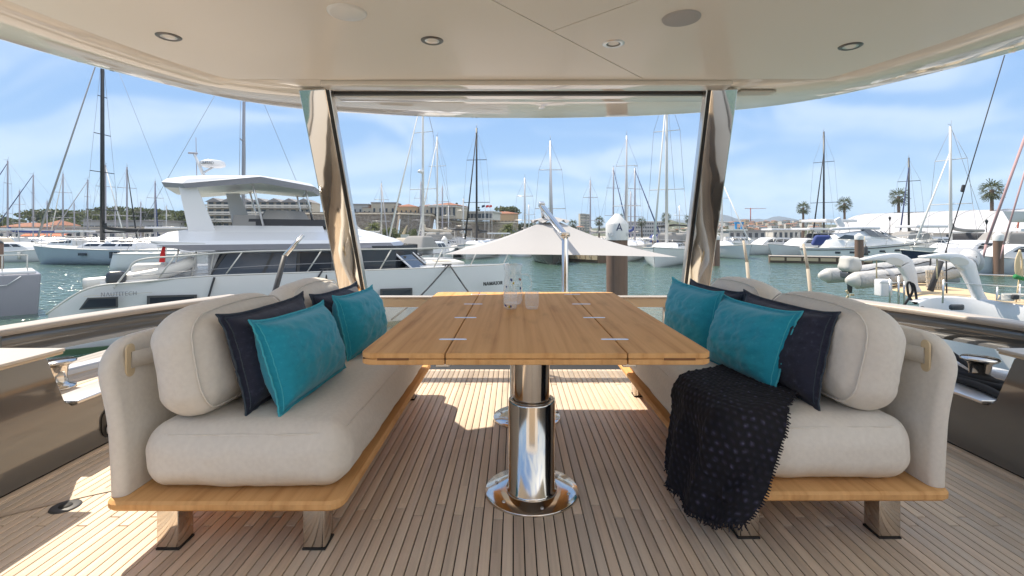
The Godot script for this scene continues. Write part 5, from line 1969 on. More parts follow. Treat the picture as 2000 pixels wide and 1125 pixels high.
	for i in line.size():
		var p := line[i]
		rows.append(PackedVector3Array([p + Vector3(0.10, 0.02, -0.25), p + Vector3(0.6, 0.06, -1.1), p + Vector3(1.0, 0.06, -2.4)]))
	sheet(st, rows)
	obj("teak_deck", st, M.float_wood, y)
	st = begin()
	rbox(st, P(1868, 600, 8.35) - c, Vector3(0.26, 0.10, 0.05), 0.04, 3)
	obj("portlight", st, M.smoked, y)
	for q in [[1841, 592, 545], [1946, 600, 560], [1990, 610, 555]]:
		hold("stanchion", rod(P(q[0], q[1], 8.5) - c, P(q[0] + 2, q[2], 8.5) - c, 0.014, 0.014, 6), M.satin_steel, y)
	st = begin()
	tube(st, PackedVector3Array([P(1843, 552, 8.5) - c, P(1990, 560, 8.5) - c, P(2080, 566, 8.3) - c]), 0.009, 0.009, 5)
	tube(st, PackedVector3Array([P(1905, 536, 8.6) - c, P(2080, 542, 8.4) - c]), 0.012, 0.012, 5)
	obj("guard_rail", st, M.satin_steel, y)
	st = begin()
	rbox(st, P(1725, 562, 9.2) - c, Vector3(0.22, 0.32, 0.2), 0.03, 2)
	obj("stern_box", st, M.boat_white, y)
	st = begin()
	for q in [[1738, 545, 592], [1755, 540, 594], [1766, 550, 594]]:
		bar(st, P(q[0], q[1], 9.0) - c, P(q[0], q[2], 9.0) - c, 0.018)
	bar(st, P(1718, 552, 9.0) - c, P(1768, 552, 9.0) - c, 0.012)
	obj("pushpit", st, M.satin_steel, y)
	# stern boarding platform lattice and clutter between the arms
	st = begin(false)
	for i in 7:
		var px := 1812.0 + i * 5.0
		box(st, P(px, 555, 9.7) - c, Vector3(0.028, 0.55, 0.03), Basis(Vector3.BACK, 0.08))
	for i in 6:
		box(st, P(1827, 532 + i * 9, 9.68) - c, Vector3(0.38, 0.022, 0.025))
	obj("gangway_grating", st, M.canvas_tan, y)
	st = begin()
	tube(st, spline([P(1766, 596, 8.9) - c, P(1782, 570, 8.9) - c, P(1778, 552, 8.9) - c, P(1772, 556, 8.9) - c, P(1776, 580, 8.9) - c, P(1790, 592, 8.9) - c, P(1786, 560, 8.9) - c, P(1780, 553, 8.9) - c], 40), 0.02, 0.02, 6)
	obj("coiled_hose", st, M.rope_black, y)
	hold("backstay_tackle", rod(P(1838, 510, 9.2) - c, P(1817, 568, 9.2) - c, 0.045, 0.05, 8), M.canvas_dark, y)
	hold("backstay", rod(P(1845, 498, 9.2) - c, P(1966, 95, 9.2) - c, 0.009, 0.009, 6), M.canvas_dark, y)
	st = begin()
	rbox(st, P(1881, 368, 9.2) - c, Vector3(0.06, 0.14, 0.05), 0.02, 2, 1, Basis(Vector3.BACK, -0.25))
	obj("turnbuckle", st, M.canvas_dark, y)
	hold("backstay_leg", rod(P(1848, 488, 9.2) - c, P(1849, 575, 9.2) - c, 0.012, 0.012, 6), M.canvas_dark, y)
	# ropes hanging at the right edge
	for e in [["red_shroud", "pinkish rigging line rising to the right edge, the lower one", [1926, 478], [2004, 262], 0.03], ["red_shroud", "pinkish rigging line rising to the right edge, the upper one", [1960, 478], [2012, 300], 0.02]]:
		var a := P(e[2][0], e[2][1], 17.0)
		var b := P(e[3][0], e[3][1], 17.0)
		var q := thing(e[0], e[1], "rigging", a)
		hold("line", rod(Vector3.ZERO, b - a, e[4] * 1.4, e[4] * 1.4, 6), M.rope_pink, q)
		hold("lower_end", rod(Vector3.ZERO, P(e[2][0] - 6, 505, 17.0) - a, e[4] * 1.4, e[4], 6), M.rope_pink, q)
	var rp2 := thing("hanging_rope", "coil of tan and green rope hanging at the right edge", "rope", P(1990, 500, 8.4))
	st = begin()
	var c2 := rp2.position
	for k in 4:
		tube(st, spline([P(1992, 488, 8.4) - c2, P(1984 + k * 2, 510, 8.4) - c2, P(1985 + k * 3, 535, 8.4) - c2, P(1994 + k, 538, 8.4) - c2, P(1996, 510, 8.4) - c2, P(1992, 490, 8.4) - c2], 20), 0.014, 0.014, 6)
	obj("coil", st, M.rope, rp2)
	hold("tail", rod(P(1992, 535, 8.4) - c2, P(1984, 595, 8.4) - c2, 0.012, 0.012, 6), M.rope, rp2)
	hold("knot", rod(P(1982, 540, 8.38) - c2, P(2004, 546, 8.38) - c2, 0.04, 0.03, 8), M.flag_green, rp2)
	var cl := thing("rope_pile", "heap of pale rope and a dark cleat on the teak deck at right", "rope", P(1965, 588, 8.2))
	for k in 5:
		st = begin()
		var pts := []
		for i in 9:
			var a := TAU * i / 8.0 + k
			pts.append(Vector3(cos(a) * (0.10 + 0.02 * k) + 0.03 * k, 0.02 + 0.022 * k, sin(a) * 0.08))
		tube(st, spline(pts, 24), 0.013, 0.013, 6)
		obj("turn", st, M.boat_cream, cl)
	st = begin()
	rbox(st, Vector3(0.05, 0.08, 0.1), Vector3(0.10, 0.08, 0.06), 0.02, 2)
	obj("cleat", st, M.canvas_dark, cl)

func _ellipse(a: float, b: float, n: int) -> PackedVector2Array:
	var out := PackedVector2Array()
	for i in n:
		out.append(Vector2(cos(TAU * i / n) * a, sin(TAU * i / n) * b))
	return out

# ---------- hulls ----------
func hull_rows(l: float, b: float, f_stern: float, f_bow: float, draft: float, tw: float, rake: float, stern_rake := 0.0) -> Array:
	# local x forward, waterline at y = 0; each row runs from the port sheer down and up to the starboard sheer
	var rows := []
	for i in 29:
		var u := i / 28.0
		var half := b * 0.5
		if u < 0.45:
			half *= lerpf(tw, 1.0, sin(u / 0.45 * PI / 2))
		else:
			half *= pow(maxf(0.0, 1.0 - pow((u - 0.45) / 0.55, 2.3)), 0.85)
		half = maxf(half, 0.015)
		var top := lerpf(f_stern, f_bow, pow(u, 1.6)) - 0.05 * sin(PI * u) * f_bow
		var row := PackedVector3Array()
		for k in 17:
			var w := k / 16.0 * 2 - 1
			var y := lerpf(-draft, top, pow(absf(w), 1.15))
			var low := clampf((top - y) / (top + draft), 0, 1)
			var ww := 1.0 - (0.16 + 0.34 * pow(u, 3.0)) * low - (0.84 - 0.34 * pow(u, 3.0)) * pow(low, 7.0)
			var x := -l * 0.5 + l * u - rake * low * pow(u, 5.0) + stern_rake * low * pow(1 - u, 8.0)
			row.append(Vector3(x, y, half * ww * signf(w)))
		rows.append(row)
	return rows

func add_hull(t: Node3D, l: float, b: float, fs: float, fb: float, hullm: Material, deckm: Material, tw := 0.75, rake := 0.8, stern := 0.0) -> Array:
	var rows := hull_rows(l, b, fs, fb, 0.35, tw, rake, stern)
	var st := begin()
	sheet(st, rows)
	fan(st, rows[0], true)
	obj("hull", st, hullm, t)
	st = begin()
	var dk := []
	for r in rows:
		var a: Vector3 = r[0] + Vector3(0, -0.03, 0)
		var c: Vector3 = r[16] + Vector3(0, -0.03, 0)
		dk.append(PackedVector3Array([a, a.lerp(c, 0.5) + Vector3(0, 0.05 * b * 0.5, 0), c]))
	sheet(st, dk)
	obj("deck", st, deckm, t)
	st = begin()
	for side_k in [0, 16]:
		var pts := PackedVector3Array()
		for r in rows:
			pts.append(r[side_k])
		tube(st, pts, 0.03, 0.03, 5)
	obj("gunwale", st, M.boat_cream, t)
	return rows

func cabin(t: Node3D, x0: float, x1: float, w: float, y: float, h: float, m: Material, glass: Material, raked := 0.5) -> void:
	var st := begin(false)
	var ring := func(k: float, yy: float, f: float) -> PackedVector3Array:
		return PackedVector3Array([Vector3(x0 + 0.15 * f, yy, w * 0.5 * k), Vector3(x1 - raked * f - 0.5, yy, w * 0.5 * k), Vector3(x1 - raked * f, yy, w * 0.2 * k), Vector3(x1 - raked * f, yy, -w * 0.2 * k), Vector3(x1 - raked * f - 0.5, yy, -w * 0.5 * k), Vector3(x0 + 0.15 * f, yy, -w * 0.5 * k)])
	var rr := [ring.call(1.0, y - 0.15, 0.0), ring.call(0.97, y + h * 0.35, 0.35), ring.call(0.88, y + h * 0.85, 0.85), ring.call(0.7, y + h, 1.05)]
	sheet(st, rr, true)
	fan(st, rr[-1])
	var c := obj("cabin", st, m, t)
	for s in [-1, 1]:
		st = begin(false)
		var a: Vector3 = rr[1][0] if s > 0 else rr[1][5]
		var b: Vector3 = rr[1][1] if s > 0 else rr[1][4]
		var d: Vector3 = rr[2][0] if s > 0 else rr[2][5]
		var e: Vector3 = rr[2][1] if s > 0 else rr[2][4]
		var o := Vector3(0, 0, 0.015 * s)
		var n := 3
		for k in n:
			var u0 := 0.06 + (0.9 / n) * k
			var u1 := u0 + 0.9 / n - 0.05
			var q := [a.lerp(b, u0).lerp(d.lerp(e, u0), 0.12) + o, a.lerp(b, u1).lerp(d.lerp(e, u1), 0.12) + o, a.lerp(b, u1).lerp(d.lerp(e, u1), 0.9) + o, a.lerp(b, u0).lerp(d.lerp(e, u0), 0.9) + o]
			if s > 0:
				quad(st, q[0], q[1], q[2], q[3])
			else:
				quad(st, q[1], q[0], q[3], q[2])
		obj("window", st, glass, c)

# ---------- sailing boats ----------
# keys: px, top (mast), z, l, yaw (bow direction; 0 = to the right, degrees, counter-clockwise from above), hull, mast, furl, cover, spreaders, label, group
func sailboat(d: Dictionary) -> Node3D:
	var z: float = d.z
	var l: float = d.get("l", 11.0)
	var foot := P(d.px, 455, z)
	var yaw := deg_to_rad(d.get("yaw", 90.0))
	var mx := l * 0.06
	var dirv := Vector3(cos(yaw), 0, -sin(yaw))
	var t := thing("sailboat", d.label, "sailboat", Vector3(foot.x, WL, foot.z) - dirv * mx, yaw, d.get("group", ""))
	var b := l * 0.31
	var f := 0.85 + l * 0.035
	add_hull(t, l, b, f * 0.9, f * 1.15, M[d.get("hull", "boat_white")], M[d.get("deck", "boat_cream")], 0.72, l * 0.06, -0.4)
	cabin(t, -l * 0.22, l * 0.2, b * 0.55, f * 0.95, 0.5, M.boat_white, M.smoked, 0.9)
	var h := P(0, d.top, z).y - WL
	var mm: Material = M[d.get("mast", "mast_white")]
	var r: float = d.get("r", 0.055 + l * 0.0055)
	hold("mast", rod(Vector3(mx, f, 0), Vector3(mx - 0.02 * h * d.get("lean", 0.0), h, 0), r, r * 0.7, 8), mm, t)
	var ns: int = d.get("spreaders", 2)
	var tops := []
	for k in ns:
		var y := f + (h - f) * (k + 1.0) / (ns + 0.75)
		var hw := b * 0.5 * (0.72 - 0.17 * k)
		hold("spreader", rod(Vector3(mx, y, -hw), Vector3(mx, y, hw), 0.035, 0.035, 5), mm, t)
		tops.append([y, hw])
	var st := begin()
	var wr: float = d.get("wire", 0.011)
	for s in [-1, 1]:
		var prev := Vector3(mx - 0.1, f, b * 0.46 * s)
		for q in tops:
			var p := Vector3(mx, q[0], q[1] * s)
			bar(st, prev, p, wr, 4)
			prev = p
		bar(st, prev, Vector3(mx, h * 0.985, 0), wr, 4)
	bar(st, Vector3(-l * 0.48, f, 0), Vector3(mx, h, 0), wr, 4)
	obj("rigging", st, M.wire, t)
	var bow := Vector3(l * 0.485, f * 1.15, 0)
	var hl: float = d.get("hoist", 0.97)
	if d.get("furl", ""):
		hold("furled_jib", rod(bow + (Vector3(mx, h * hl, 0) - bow) * 0.04, Vector3(mx + 0.05, h * hl, 0), 0.055 + l * 0.0025, 0.04, 7), M[d.furl], t)
	else:
		hold("forestay", rod(bow, Vector3(mx, h * hl, 0), wr, wr, 4), M.wire, t)
	# boom with its sail under a cover
	var by := f + 1.25
	var cov: String = d.get("cover", "canvas_grey")
	hold("boom", rod(Vector3(mx - 0.1, by, 0), Vector3(-l * 0.36, by + 0.1, 0), 0.07, 0.06, 6), mm, t)
	if cov:
		st = begin()
		tube(st, spline([Vector3(mx - 0.15, by + 0.75, 0), Vector3(mx - 0.45, by + 0.38, 0), Vector3(-l * 0.12, by + 0.22, 0), Vector3(-l * 0.36, by + 0.2, 0)], 14), 0.17, 0.12, 8)
		obj("sail_cover", st, M[cov], t)
	# pulpit, pushpit and lifelines
	st = begin()
	for s in [-1, 1]:
		var pts := [Vector3(l * 0.47, f * 1.15 + 0.6, 0.05 * s), Vector3(l * 0.36, f * 1.1 + 0.6, b * 0.27 * s), Vector3(0, f + 0.6, b * 0.48 * s), Vector3(-l * 0.3, f + 0.6, b * 0.44 * s), Vector3(-l * 0.47, f + 0.6, b * 0.33 * s)]
		tube(st, spline(pts, 14), 0.014, 0.014, 4)
		for p in pts:
			bar(st, p, p - Vector3(0, 0.62, 0), 0.014, 4)
	obj("lifelines", st, M.satin_steel, t)
	if d.get("hood", ""):
		st = begin()
		rbox(st, Vector3(-l * 0.17, f + 0.85, 0), Vector3(1.4, 0.8, b * 0.62), 0.3, 3, 2)
		obj("sprayhood", st, M[d.hood], t)
	if d.get("bimini", ""):
		st = begin()
		rbox(st, Vector3(-l * 0.34, f + 2.0, 0), Vector3(l * 0.2, 0.12, b * 0.75), 0.05, 2, 2, Basis(), func(p: Vector3) -> Vector3: return p + Vector3(0, -0.15 * pow(p.z / (b * 0.375), 2), 0))
		obj("bimini", st, M[d.bimini], t)
		st = begin()
		for s in [-1, 1]:
			for x in [-0.27, -0.42]:
				bar(st, Vector3(l * x, f, b * 0.36 * s), Vector3(l * (x * 0.9 - 0.03), f + 1.95, b * 0.34 * s), 0.022, 5)
		obj("bimini_frame", st, M.satin_steel, t)
	if d.get("radar", 0.0) > 0.0:
		st = begin()
		var y := P(0, d.radar, z).y - WL
		lathe(st, [Vector2(0, -0.12), Vector2(0.26, -0.1), Vector2(0.3, 0.02), Vector2(0.2, 0.14), Vector2(0, 0.16)], 14, Vector3(mx + 0.4, y, 0))
		bar(st, Vector3(mx, y - 0.15, 0), Vector3(mx + 0.4, y - 0.12, 0), 0.05)
		obj("radar_dome", st, M.boat_white, t)
	st = begin()
	bar(st, Vector3(mx, h, 0), Vector3(mx - 0.1, h + 0.5, 0), 0.014, 4)
	box(st, Vector3(mx + 0.2, h + 0.12, 0), Vector3(0.4, 0.03, 0.03))
	obj("masthead_gear", st, M.wire, t)
	return t

func sailing_boats() -> void:
	var far_g := "far sailboats moored along the left pontoons"
	# the pale sloop with the black mast
	var big := {"px": 200, "top": 60, "z": 41.0, "l": 13.6, "yaw": 178, "hull": "pale_blue", "mast": "mast_black", "cover": "canvas_black", "r": 0.17, "spreaders": 5, "furl": "furl_grey", "wire": 0.014, "hoist": 0.93, "label": "pale blue sloop with a tall black mast and black sail cover"}
	var sl := sailboat(big)
	for k in 3:
		hold("hull_window", boxmesh(Vector3(0.2, 0.5, 0.3)), M.smoked, sl, Transform3D(Basis(), Vector3(-1.75 - 0.36 * k, 0.80, -2.0)))
	hold("hull_window", boxmesh(Vector3(0.6, 0.2, 0.3)), M.smoked, sl, Transform3D(Basis(), Vector3(0.6, 0.85, -1.98)))
	# masts of the left forest, each on its own boat
	var left := [
		{"px": 15, "top": 314, "z": 62.0, "yaw": 205, "furl": "furl_blue", "mast": "mast_grey", "cover": "canvas_blue", "label": "sailboat with grey mast closest to the left edge"},
		{"px": 65, "top": 341, "z": 70.0, "yaw": 215, "furl": "furl_blue", "mast": "mast_grey", "hoist": 0.99, "label": "sailboat with grey mast and dark blue furled jib left of the black mast"},
		{"px": 38, "top": 372, "z": 78.0, "yaw": 90, "mast": "mast_grey", "label": "sailboat with a short grey mast between the two leftmost masts"},
		{"px": 123, "top": 339, "z": 66.0, "yaw": 150, "furl": "furl_white", "mast": "mast_grey", "label": "sailboat whose grey mast stands under the pale sloop's forestay"},
		{"px": 171, "top": 351, "z": 72.0, "yaw": 200, "mast": "mast_grey", "furl": "furl_grey", "label": "sailboat with grey mast immediately left of the black mast"},
		{"px": 206, "top": 322, "z": 58.0, "yaw": -28, "mast": "mast_grey", "furl": "furl_white", "label": "sailboat whose grey mast shows just behind the black mast"},
		{"px": 248, "top": 326, "z": 60.0, "yaw": -40, "mast": "mast_grey", "furl": "canvas_black", "label": "sailboat with dark furled jib slanting right, right of the black mast"},
		{"px": 303, "top": 354, "z": 68.0, "yaw": -50, "mast": "mast_grey", "furl": "furl_blue", "label": "sailboat with grey mast left of the catamaran's hardtop"},
		{"px": 325, "top": 402, "z": 90.0, "yaw": 90, "mast": "mast_silver", "label": "distant sailboat with a short mast beside the catamaran's white arch"},
		{"px": 92, "top": 392, "z": 92.0, "yaw": 90, "mast": "mast_grey", "group": far_g, "label": "distant white sailboat in the mast forest at far left"},
		{"px": 145, "top": 396, "z": 92.0, "yaw": 90, "mast": "mast_grey", "group": far_g, "label": "distant white sailboat in the mast forest at far left"},
		{"px": 225, "top": 400, "z": 92.0, "yaw": 90, "mast": "mast_grey", "group": far_g, "label": "distant white sailboat in the mast forest at far left"},
		{"px": 275, "top": 394, "z": 92.0, "yaw": 90, "mast": "mast_grey", "group": far_g, "label": "distant white sailboat in the mast forest at far left"},
	]
	var mid := [
		{"px": 474, "top": 90, "z": 36.0, "l": 13.0, "yaw": 20, "mast": "mast_grey", "furl": "", "spreaders": 3, "lean": -0.35, "r": 0.13, "wire": 0.014, "label": "sailboat behind the catamaran, its tall grey mast rising above the hardtop"},
		{"px": 745, "top": 358, "z": 66.0, "yaw": -65, "mast": "mast_silver", "furl": "furl_grey", "label": "sailboat with silver mast in front of the fortress wall, nearest the left pillar"},
		{"px": 826, "top": 175, "z": 47.0, "l": 13.0, "yaw": 248, "mast": "mast_white", "furl": "furl_white", "spreaders": 2, "radar": 336.0, "r": 0.14, "wire": 0.014, "cover": "canvas_tan", "hood": "canvas_grey", "label": "white sailboat with the tallest pale mast and radar in front of the fortress"},
		{"px": 854, "top": 267, "z": 55.0, "l": 12.0, "yaw": 255, "mast": "mast_white", "furl": "furl_white", "label": "sailboat with pale mast right of the radar mast"},
		{"px": 864, "top": 364, "z": 66.0, "yaw": 85, "mast": "mast_grey", "label": "sailboat with a short grey mast in front of the pale palace"},
		{"px": 822, "top": 355, "z": 72.0, "yaw": 95, "mast": "mast_grey", "label": "sailboat whose grey mast shows between the two tall pale masts"},
		{"px": 931, "top": 250, "z": 52.0, "l": 12.5, "yaw": 262, "mast": "mast_black", "furl": "canvas_black", "lean": -0.15, "spreaders": 2, "cover": "canvas_black", "label": "sailboat with a slim black mast in front of the glass gallery"},
		{"px": 905, "top": 388, "z": 75.0, "yaw": 90, "mast": "mast_silver", "label": "sailboat with a short silver mast left of the black one"},
		{"px": 876, "top": 402, "z": 80.0, "yaw": 90, "mast": "mast_silver", "label": "sailboat with a thin low mast below the palace"},
		{"px": 1025, "top": 348, "z": 58.0, "yaw": 85, "mast": "mast_silver", "label": "sailboat with silver mast rising behind the parasol's left half"},
		{"px": 1075, "top": 275, "z": 44.0, "l": 12.0, "yaw": 268, "hull": "hull_dark", "deck": "canvas_tan", "mast": "mast_silver", "furl": "furl_grey", "r": 0.10, "label": "dark brown hulled sailboat seen bow on below the parasol"},
		{"px": 1033, "top": 400, "z": 82.0, "yaw": 90, "mast": "mast_silver", "label": "far sailboat with a low mast by the parasol's tip"},
		{"px": 1153, "top": 352, "z": 62.0, "yaw": 92, "mast": "mast_grey", "label": "sailboat with thin grey mast between parasol and lettered pile"},
		{"px": 1198, "top": 327, "z": 64.0, "yaw": 285, "mast": "mast_grey", "furl": "furl_blue", "label": "sailboat whose mast stands right behind the lettered pile"},
		{"px": 1224, "top": 265, "z": 48.0, "l": 12.0, "yaw": 255, "mast": "mast_white", "furl": "furl_grey", "cover": "canvas_blue", "r": 0.10, "label": "sailboat with tall white mast just right of the lettered pile"},
		{"px": 1240, "top": 328, "z": 56.0, "yaw": 295, "mast": "mast_grey", "furl": "furl_blue", "cover": "canvas_blue", "label": "sailboat with slanting dark blue furled jib right of the white mast"},
		{"px": 1232, "top": 374, "z": 70.0, "yaw": 90, "mast": "mast_grey", "label": "low grey masted sailboat in front of the grey hotel"},
		{"px": 1302, "top": 170, "z": 41.0, "l": 12.5, "yaw": 243, "mast": "mast_white", "furl": "furl_white", "spreaders": 2, "r": 0.14, "wire": 0.014, "hood": "canvas_grey", "bimini": "canvas_dark", "cover": "canvas_tan", "label": "white sailboat with grey bimini left of the right pillar, two tall white spars"},
		{"px": 1327, "top": 402, "z": 85.0, "yaw": 90, "mast": "mast_silver", "label": "far sailboat with a low mast right of the twin white spars"},
		{"px": 1410, "top": 352, "z": 52.0, "yaw": 280, "mast": "mast_white", "furl": "furl_white", "bimini": "canvas_tan", "label": "white sailboat right of the right pillar, under a tan bimini"},
		{"px": 1609, "top": 257, "z": 60.0, "l": 13.0, "yaw": 226, "mast": "mast_black", "furl": "canvas_black", "hoist": 0.82, "label": "sailboat with black mast and black furled jib behind the large motor yacht's stern"},
		{"px": 1775, "top": 308, "z": 58.0, "l": 12.5, "yaw": 222, "mast": "mast_black", "furl": "furl_blue", "hoist": 0.9, "label": "sailboat with dark blue spars in front of the white tent"},
		{"px": 1857, "top": 247, "z": 40.0, "l": 12.5, "yaw": 205, "mast": "mast_white", "furl": "furl_white", "hoist": 0.82, "spreaders": 2, "r": 0.13, "lean": -0.3, "cover": "canvas_grey", "wire": 0.014, "hood": "canvas_dark", "label": "sailboat with tall white mast and grey boom cover near the right edge"},
	]
	for d in left + mid:
		sailboat(d)

# ---------- motor boats ----------
func motorboat(d: Dictionary) -> Node3D:
	var l: float = d.l
	var yaw := deg_to_rad(d.get("yaw", 0.0))
	var at := P(d.px, 455, d.z)
	var t := thing("motorboat", d.label, d.get("category", "motorboat"), Vector3(at.x, WL, at.z), yaw, d.get("group", ""))
	var b := l * 0.3
	var f := 0.6 + l * 0.055
	add_hull(t, l, b, f * 0.8, f * 1.25, M[d.get("hull", "boat_white")], M.boat_cream, 0.88, l * 0.09, 0.2)
	cabin(t, -l * 0.2, l * 0.24, b * 0.75, f, l * 0.085, M.boat_white, M.smoked, 1.3)
	var st := begin()
	if d.get("top", ""):
		rbox(st, Vector3(-l * 0.12, f + l * 0.18, 0), Vector3(l * 0.34, l * 0.022, b * 0.72), 0.04, 2, 2)
		obj("top", st, M[d.top], t)
		st = begin()
		for s in [-1, 1]:
			bar(st, Vector3(-l * 0.25, f, b * 0.34 * s), Vector3(-l * 0.22, f + l * 0.18, b * 0.32 * s), 0.04)
			bar(st, Vector3(0, f + l * 0.07, b * 0.3 * s), Vector3(-l * 0.04, f + l * 0.18, b * 0.3 * s), 0.03)
		obj("top_frame", st, M.boat_cream, t)
	if d.get("cover", ""):
		st = begin()
		rbox(st, Vector3(-l * 0.24, f + l * 0.075, 0), Vector3(l * 0.28, l * 0.12, b * 0.66), 0.2, 3, 2, Basis(), func(p: Vector3) -> Vector3: return Vector3(p.x * (1.0 - 0.35 * p.y / (l * 0.06)) + 0.15 * p.y, p.y, p.z * (1.0 - 0.22 * p.y / (l * 0.06))))
		obj("canvas", st, M[d.cover], t)
	st = begin()
	for s in [-1, 1]:
		var pts := [Vector3(l * 0.47, f * 1.25 + 0.55, 0), Vector3(l * 0.3, f * 1.15 + 0.55, b * 0.36 * s), Vector3(0, f + 0.5, b * 0.47 * s)]
		tube(st, spline(pts, 10), 0.016, 0.016, 4)
		for p in pts:
			bar(st, p, p - Vector3(0, 0.55, 0), 0.014, 4)
	obj("bow_rail", st, M.satin_steel, t)
	st = begin()
	for k in 3:
		for s in [-1, 1]:
			tube(st, PackedVector3Array([Vector3(-l * 0.3 + l * 0.2 * k, f * 0.85, b * 0.5 * s + 0.1 * s), Vector3(-l * 0.3 + l * 0.2 * k, f * 0.25, b * 0.5 * s + 0.1 * s)]), 0.1, 0.1, 7)
	obj("fenders", st, M.boat_cream if d.get("hull", "") != "boat_white" else M.hull_grey, t)
	return t

func motor_yachts() -> void:
	# the large white sports yacht at right
	var a := P(1562, 455, 48.0)
	var b := P(1832, 455, 43.0)
	var l := Vector2(b.x - a.x, b.z - a.z).length()
	var t := thing("motor_yacht", "large white motor yacht with blue cockpit canvas moored behind the brown pile", "motor yacht", Vector3((a.x + b.x) / 2, WL, (a.z + b.z) / 2), -atan2(b.z - a.z, b.x - a.x))
	t.scale = Vector3(1.0, 1.14, 1.0)
	var w := l * 0.29
	var rows := add_hull(t, l, w, 1.0, 1.75, M.white, M.boat_cream, 0.85, l * 0.10, 0.4)
	var st := begin()
	var sup := [[-0.36, 0.95, 0.80], [-0.30, 1.9, 0.74], [-0.12, 2.25, 0.70], [0.02, 2.42, 0.64], [0.14, 2.05, 0.6], [0.26, 1.75, 0.5], [0.38, 1.62, 0.3], [0.42, 1.55, 0.12]]
	var body := []
	for q in sup:
		var x: float = q[0] * l
		var hw: float = w * 0.5 * q[2] * 1.15
		body.append(PackedVector3Array([Vector3(x, 1.0, -hw * 1.06), Vector3(x, lerpf(1.0, q[1], 0.6), -hw), Vector3(x, q[1], -hw * 0.7), Vector3(x, q[1] + 0.06, 0), Vector3(x, q[1], hw * 0.7), Vector3(x, lerpf(1.0, q[1], 0.6), hw), Vector3(x, 1.0, hw * 1.06)]))
	sheet(st, body)
	fan(st, body[0], true)
	obj("superstructure", st, M.white, t)
	st = begin()
	rbox(st, Vector3(-0.08 * l, 2.62, 0), Vector3(l * 0.36, 0.24, w * 0.62), 0.11, 3, 4, Basis(Vector3.BACK, 0.02), func(p: Vector3) -> Vector3: return p + Vector3(0, -0.0035 * p.x * p.x * 4.0, 0))
	obj("hardtop", st, M.boat_white, t)
	for k in 3:
		st = begin()
		var x0: float = l * [0.0, 0.075, 0.14][k]
		var x1: float = l * [0.07, 0.135, 0.205][k]
		for s in [-1, 1]:
			var hz: float = w * 0.5 * 0.80 * s
			var q := [Vector3(x0 + 0.2, 2.05 - 0.08 * k, hz * (1.0 - 0.05 * k)), Vector3(x1 + 0.3, 1.92 - 0.08 * k, hz * (0.95 - 0.08 * k)), Vector3(x1 - 0.45, 2.50 - 0.20 * k, hz * (0.78 - 0.06 * k)), Vector3(x0 - 0.3, 2.56 - 0.05 * k, hz * (0.8 - 0.05 * k))]
			if s > 0:
				quad(st, q[0], q[1], q[2], q[3])
			else:
				quad(st, q[1], q[0], q[3], q[2])
		obj("windscreen_pane", st, M.smoked_mid, t)
	st = begin(false)
	for s in [-1, 1]:
		prism(st, PackedVector2Array([Vector2(-0.22 * l, 1.75), Vector2(-0.03 * l, 1.70), Vector2(-0.06 * l, 2.0), Vector2(-0.16 * l, 2.08)]), 0.03, Transform3D(Basis(), Vector3(0, 0, w * 0.5 * 0.85 * s)))
	obj("side_window", st, M.smoked_mid, t)
	st = begin()
	rbox(st, Vector3(-0.335 * l, 1.62, 0), Vector3(l * 0.12, 0.85, w * 0.76), 0.2, 3, 1, Basis(Vector3.BACK, 0.0), func(p: Vector3) -> Vector3: return p + Vector3(0.45 * p.y, 0, 0))
	obj("cockpit_canvas", st, M.canvas_blue, t)
	st = begin()
	for k in 5:
		for s in [-1, 1]:
			var i := 8 + k * 3
			var r: PackedVector3Array = rows[i]
			var p: Vector3 = r[2 if s < 0 else 14]
			rbox(st, p + Vector3(0, 0.0, 0.02 * s), Vector3(0.42, 0.16, 0.06), 0.029, 2)
	obj("portholes", st, M.smoked, t)
	st = begin()
	for s in [0, 16]:
		var pts := PackedVector3Array()
		for r in rows:
			pts.append((r[s] as Vector3) + Vector3(0, -0.16, 0.02 * (1 if s else -1)))
		tube(st, pts, 0.035, 0.035, 5)
	obj("styling_stripe", st, M.dark_grey, t)
	st = begin()
	for s in [-1, 1]:
		var pts := []
		for i in [10, 14, 18, 22, 25, 27]:
			pts.append((rows[i][0 if s < 0 else 16] as Vector3) * Vector3(1, 1, 0.93) + Vector3(0, 0.6, 0))
		tube(st, spline(pts, 16), 0.02, 0.02, 5)
		for p in pts:
			bar(st, p, p - Vector3(0.15, 0.62, 0), 0.016, 4)
	obj("bow_rail", st, M.satin_steel, t)
	st = begin()
	rbox(st, Vector3(-0.19 * l, 3.05, 0), Vector3(0.5, 0.9, w * 0.5), 0.1, 2, 1, Basis(Vector3.BACK, 0.5))
	obj("radar_arch", st, M.boat_white, t)
	var fd := thing("black_fender", "round black fender hanging at the large motor yacht's side", "fender", P(1690, 489, 35.0))
	st = begin()
	tube(st, PackedVector3Array([Vector3(0, -0.35, 0), Vector3(0, -0.2, 0), Vector3(0, 0.2, 0), Vector3(0, 0.3, 0)]), 0.2, 0.12, 10)
	obj("body", st, M.dark_grey, fd)
	hold("line", rod(Vector3(0, 0.3, 0), Vector3(0, 1.0, -0.1), 0.02, 0.02, 5), M.rope, fd)
	var g := "white motorboats in the crowded left basin"
	var g2 := "white motorboats in the crowded middle basin"
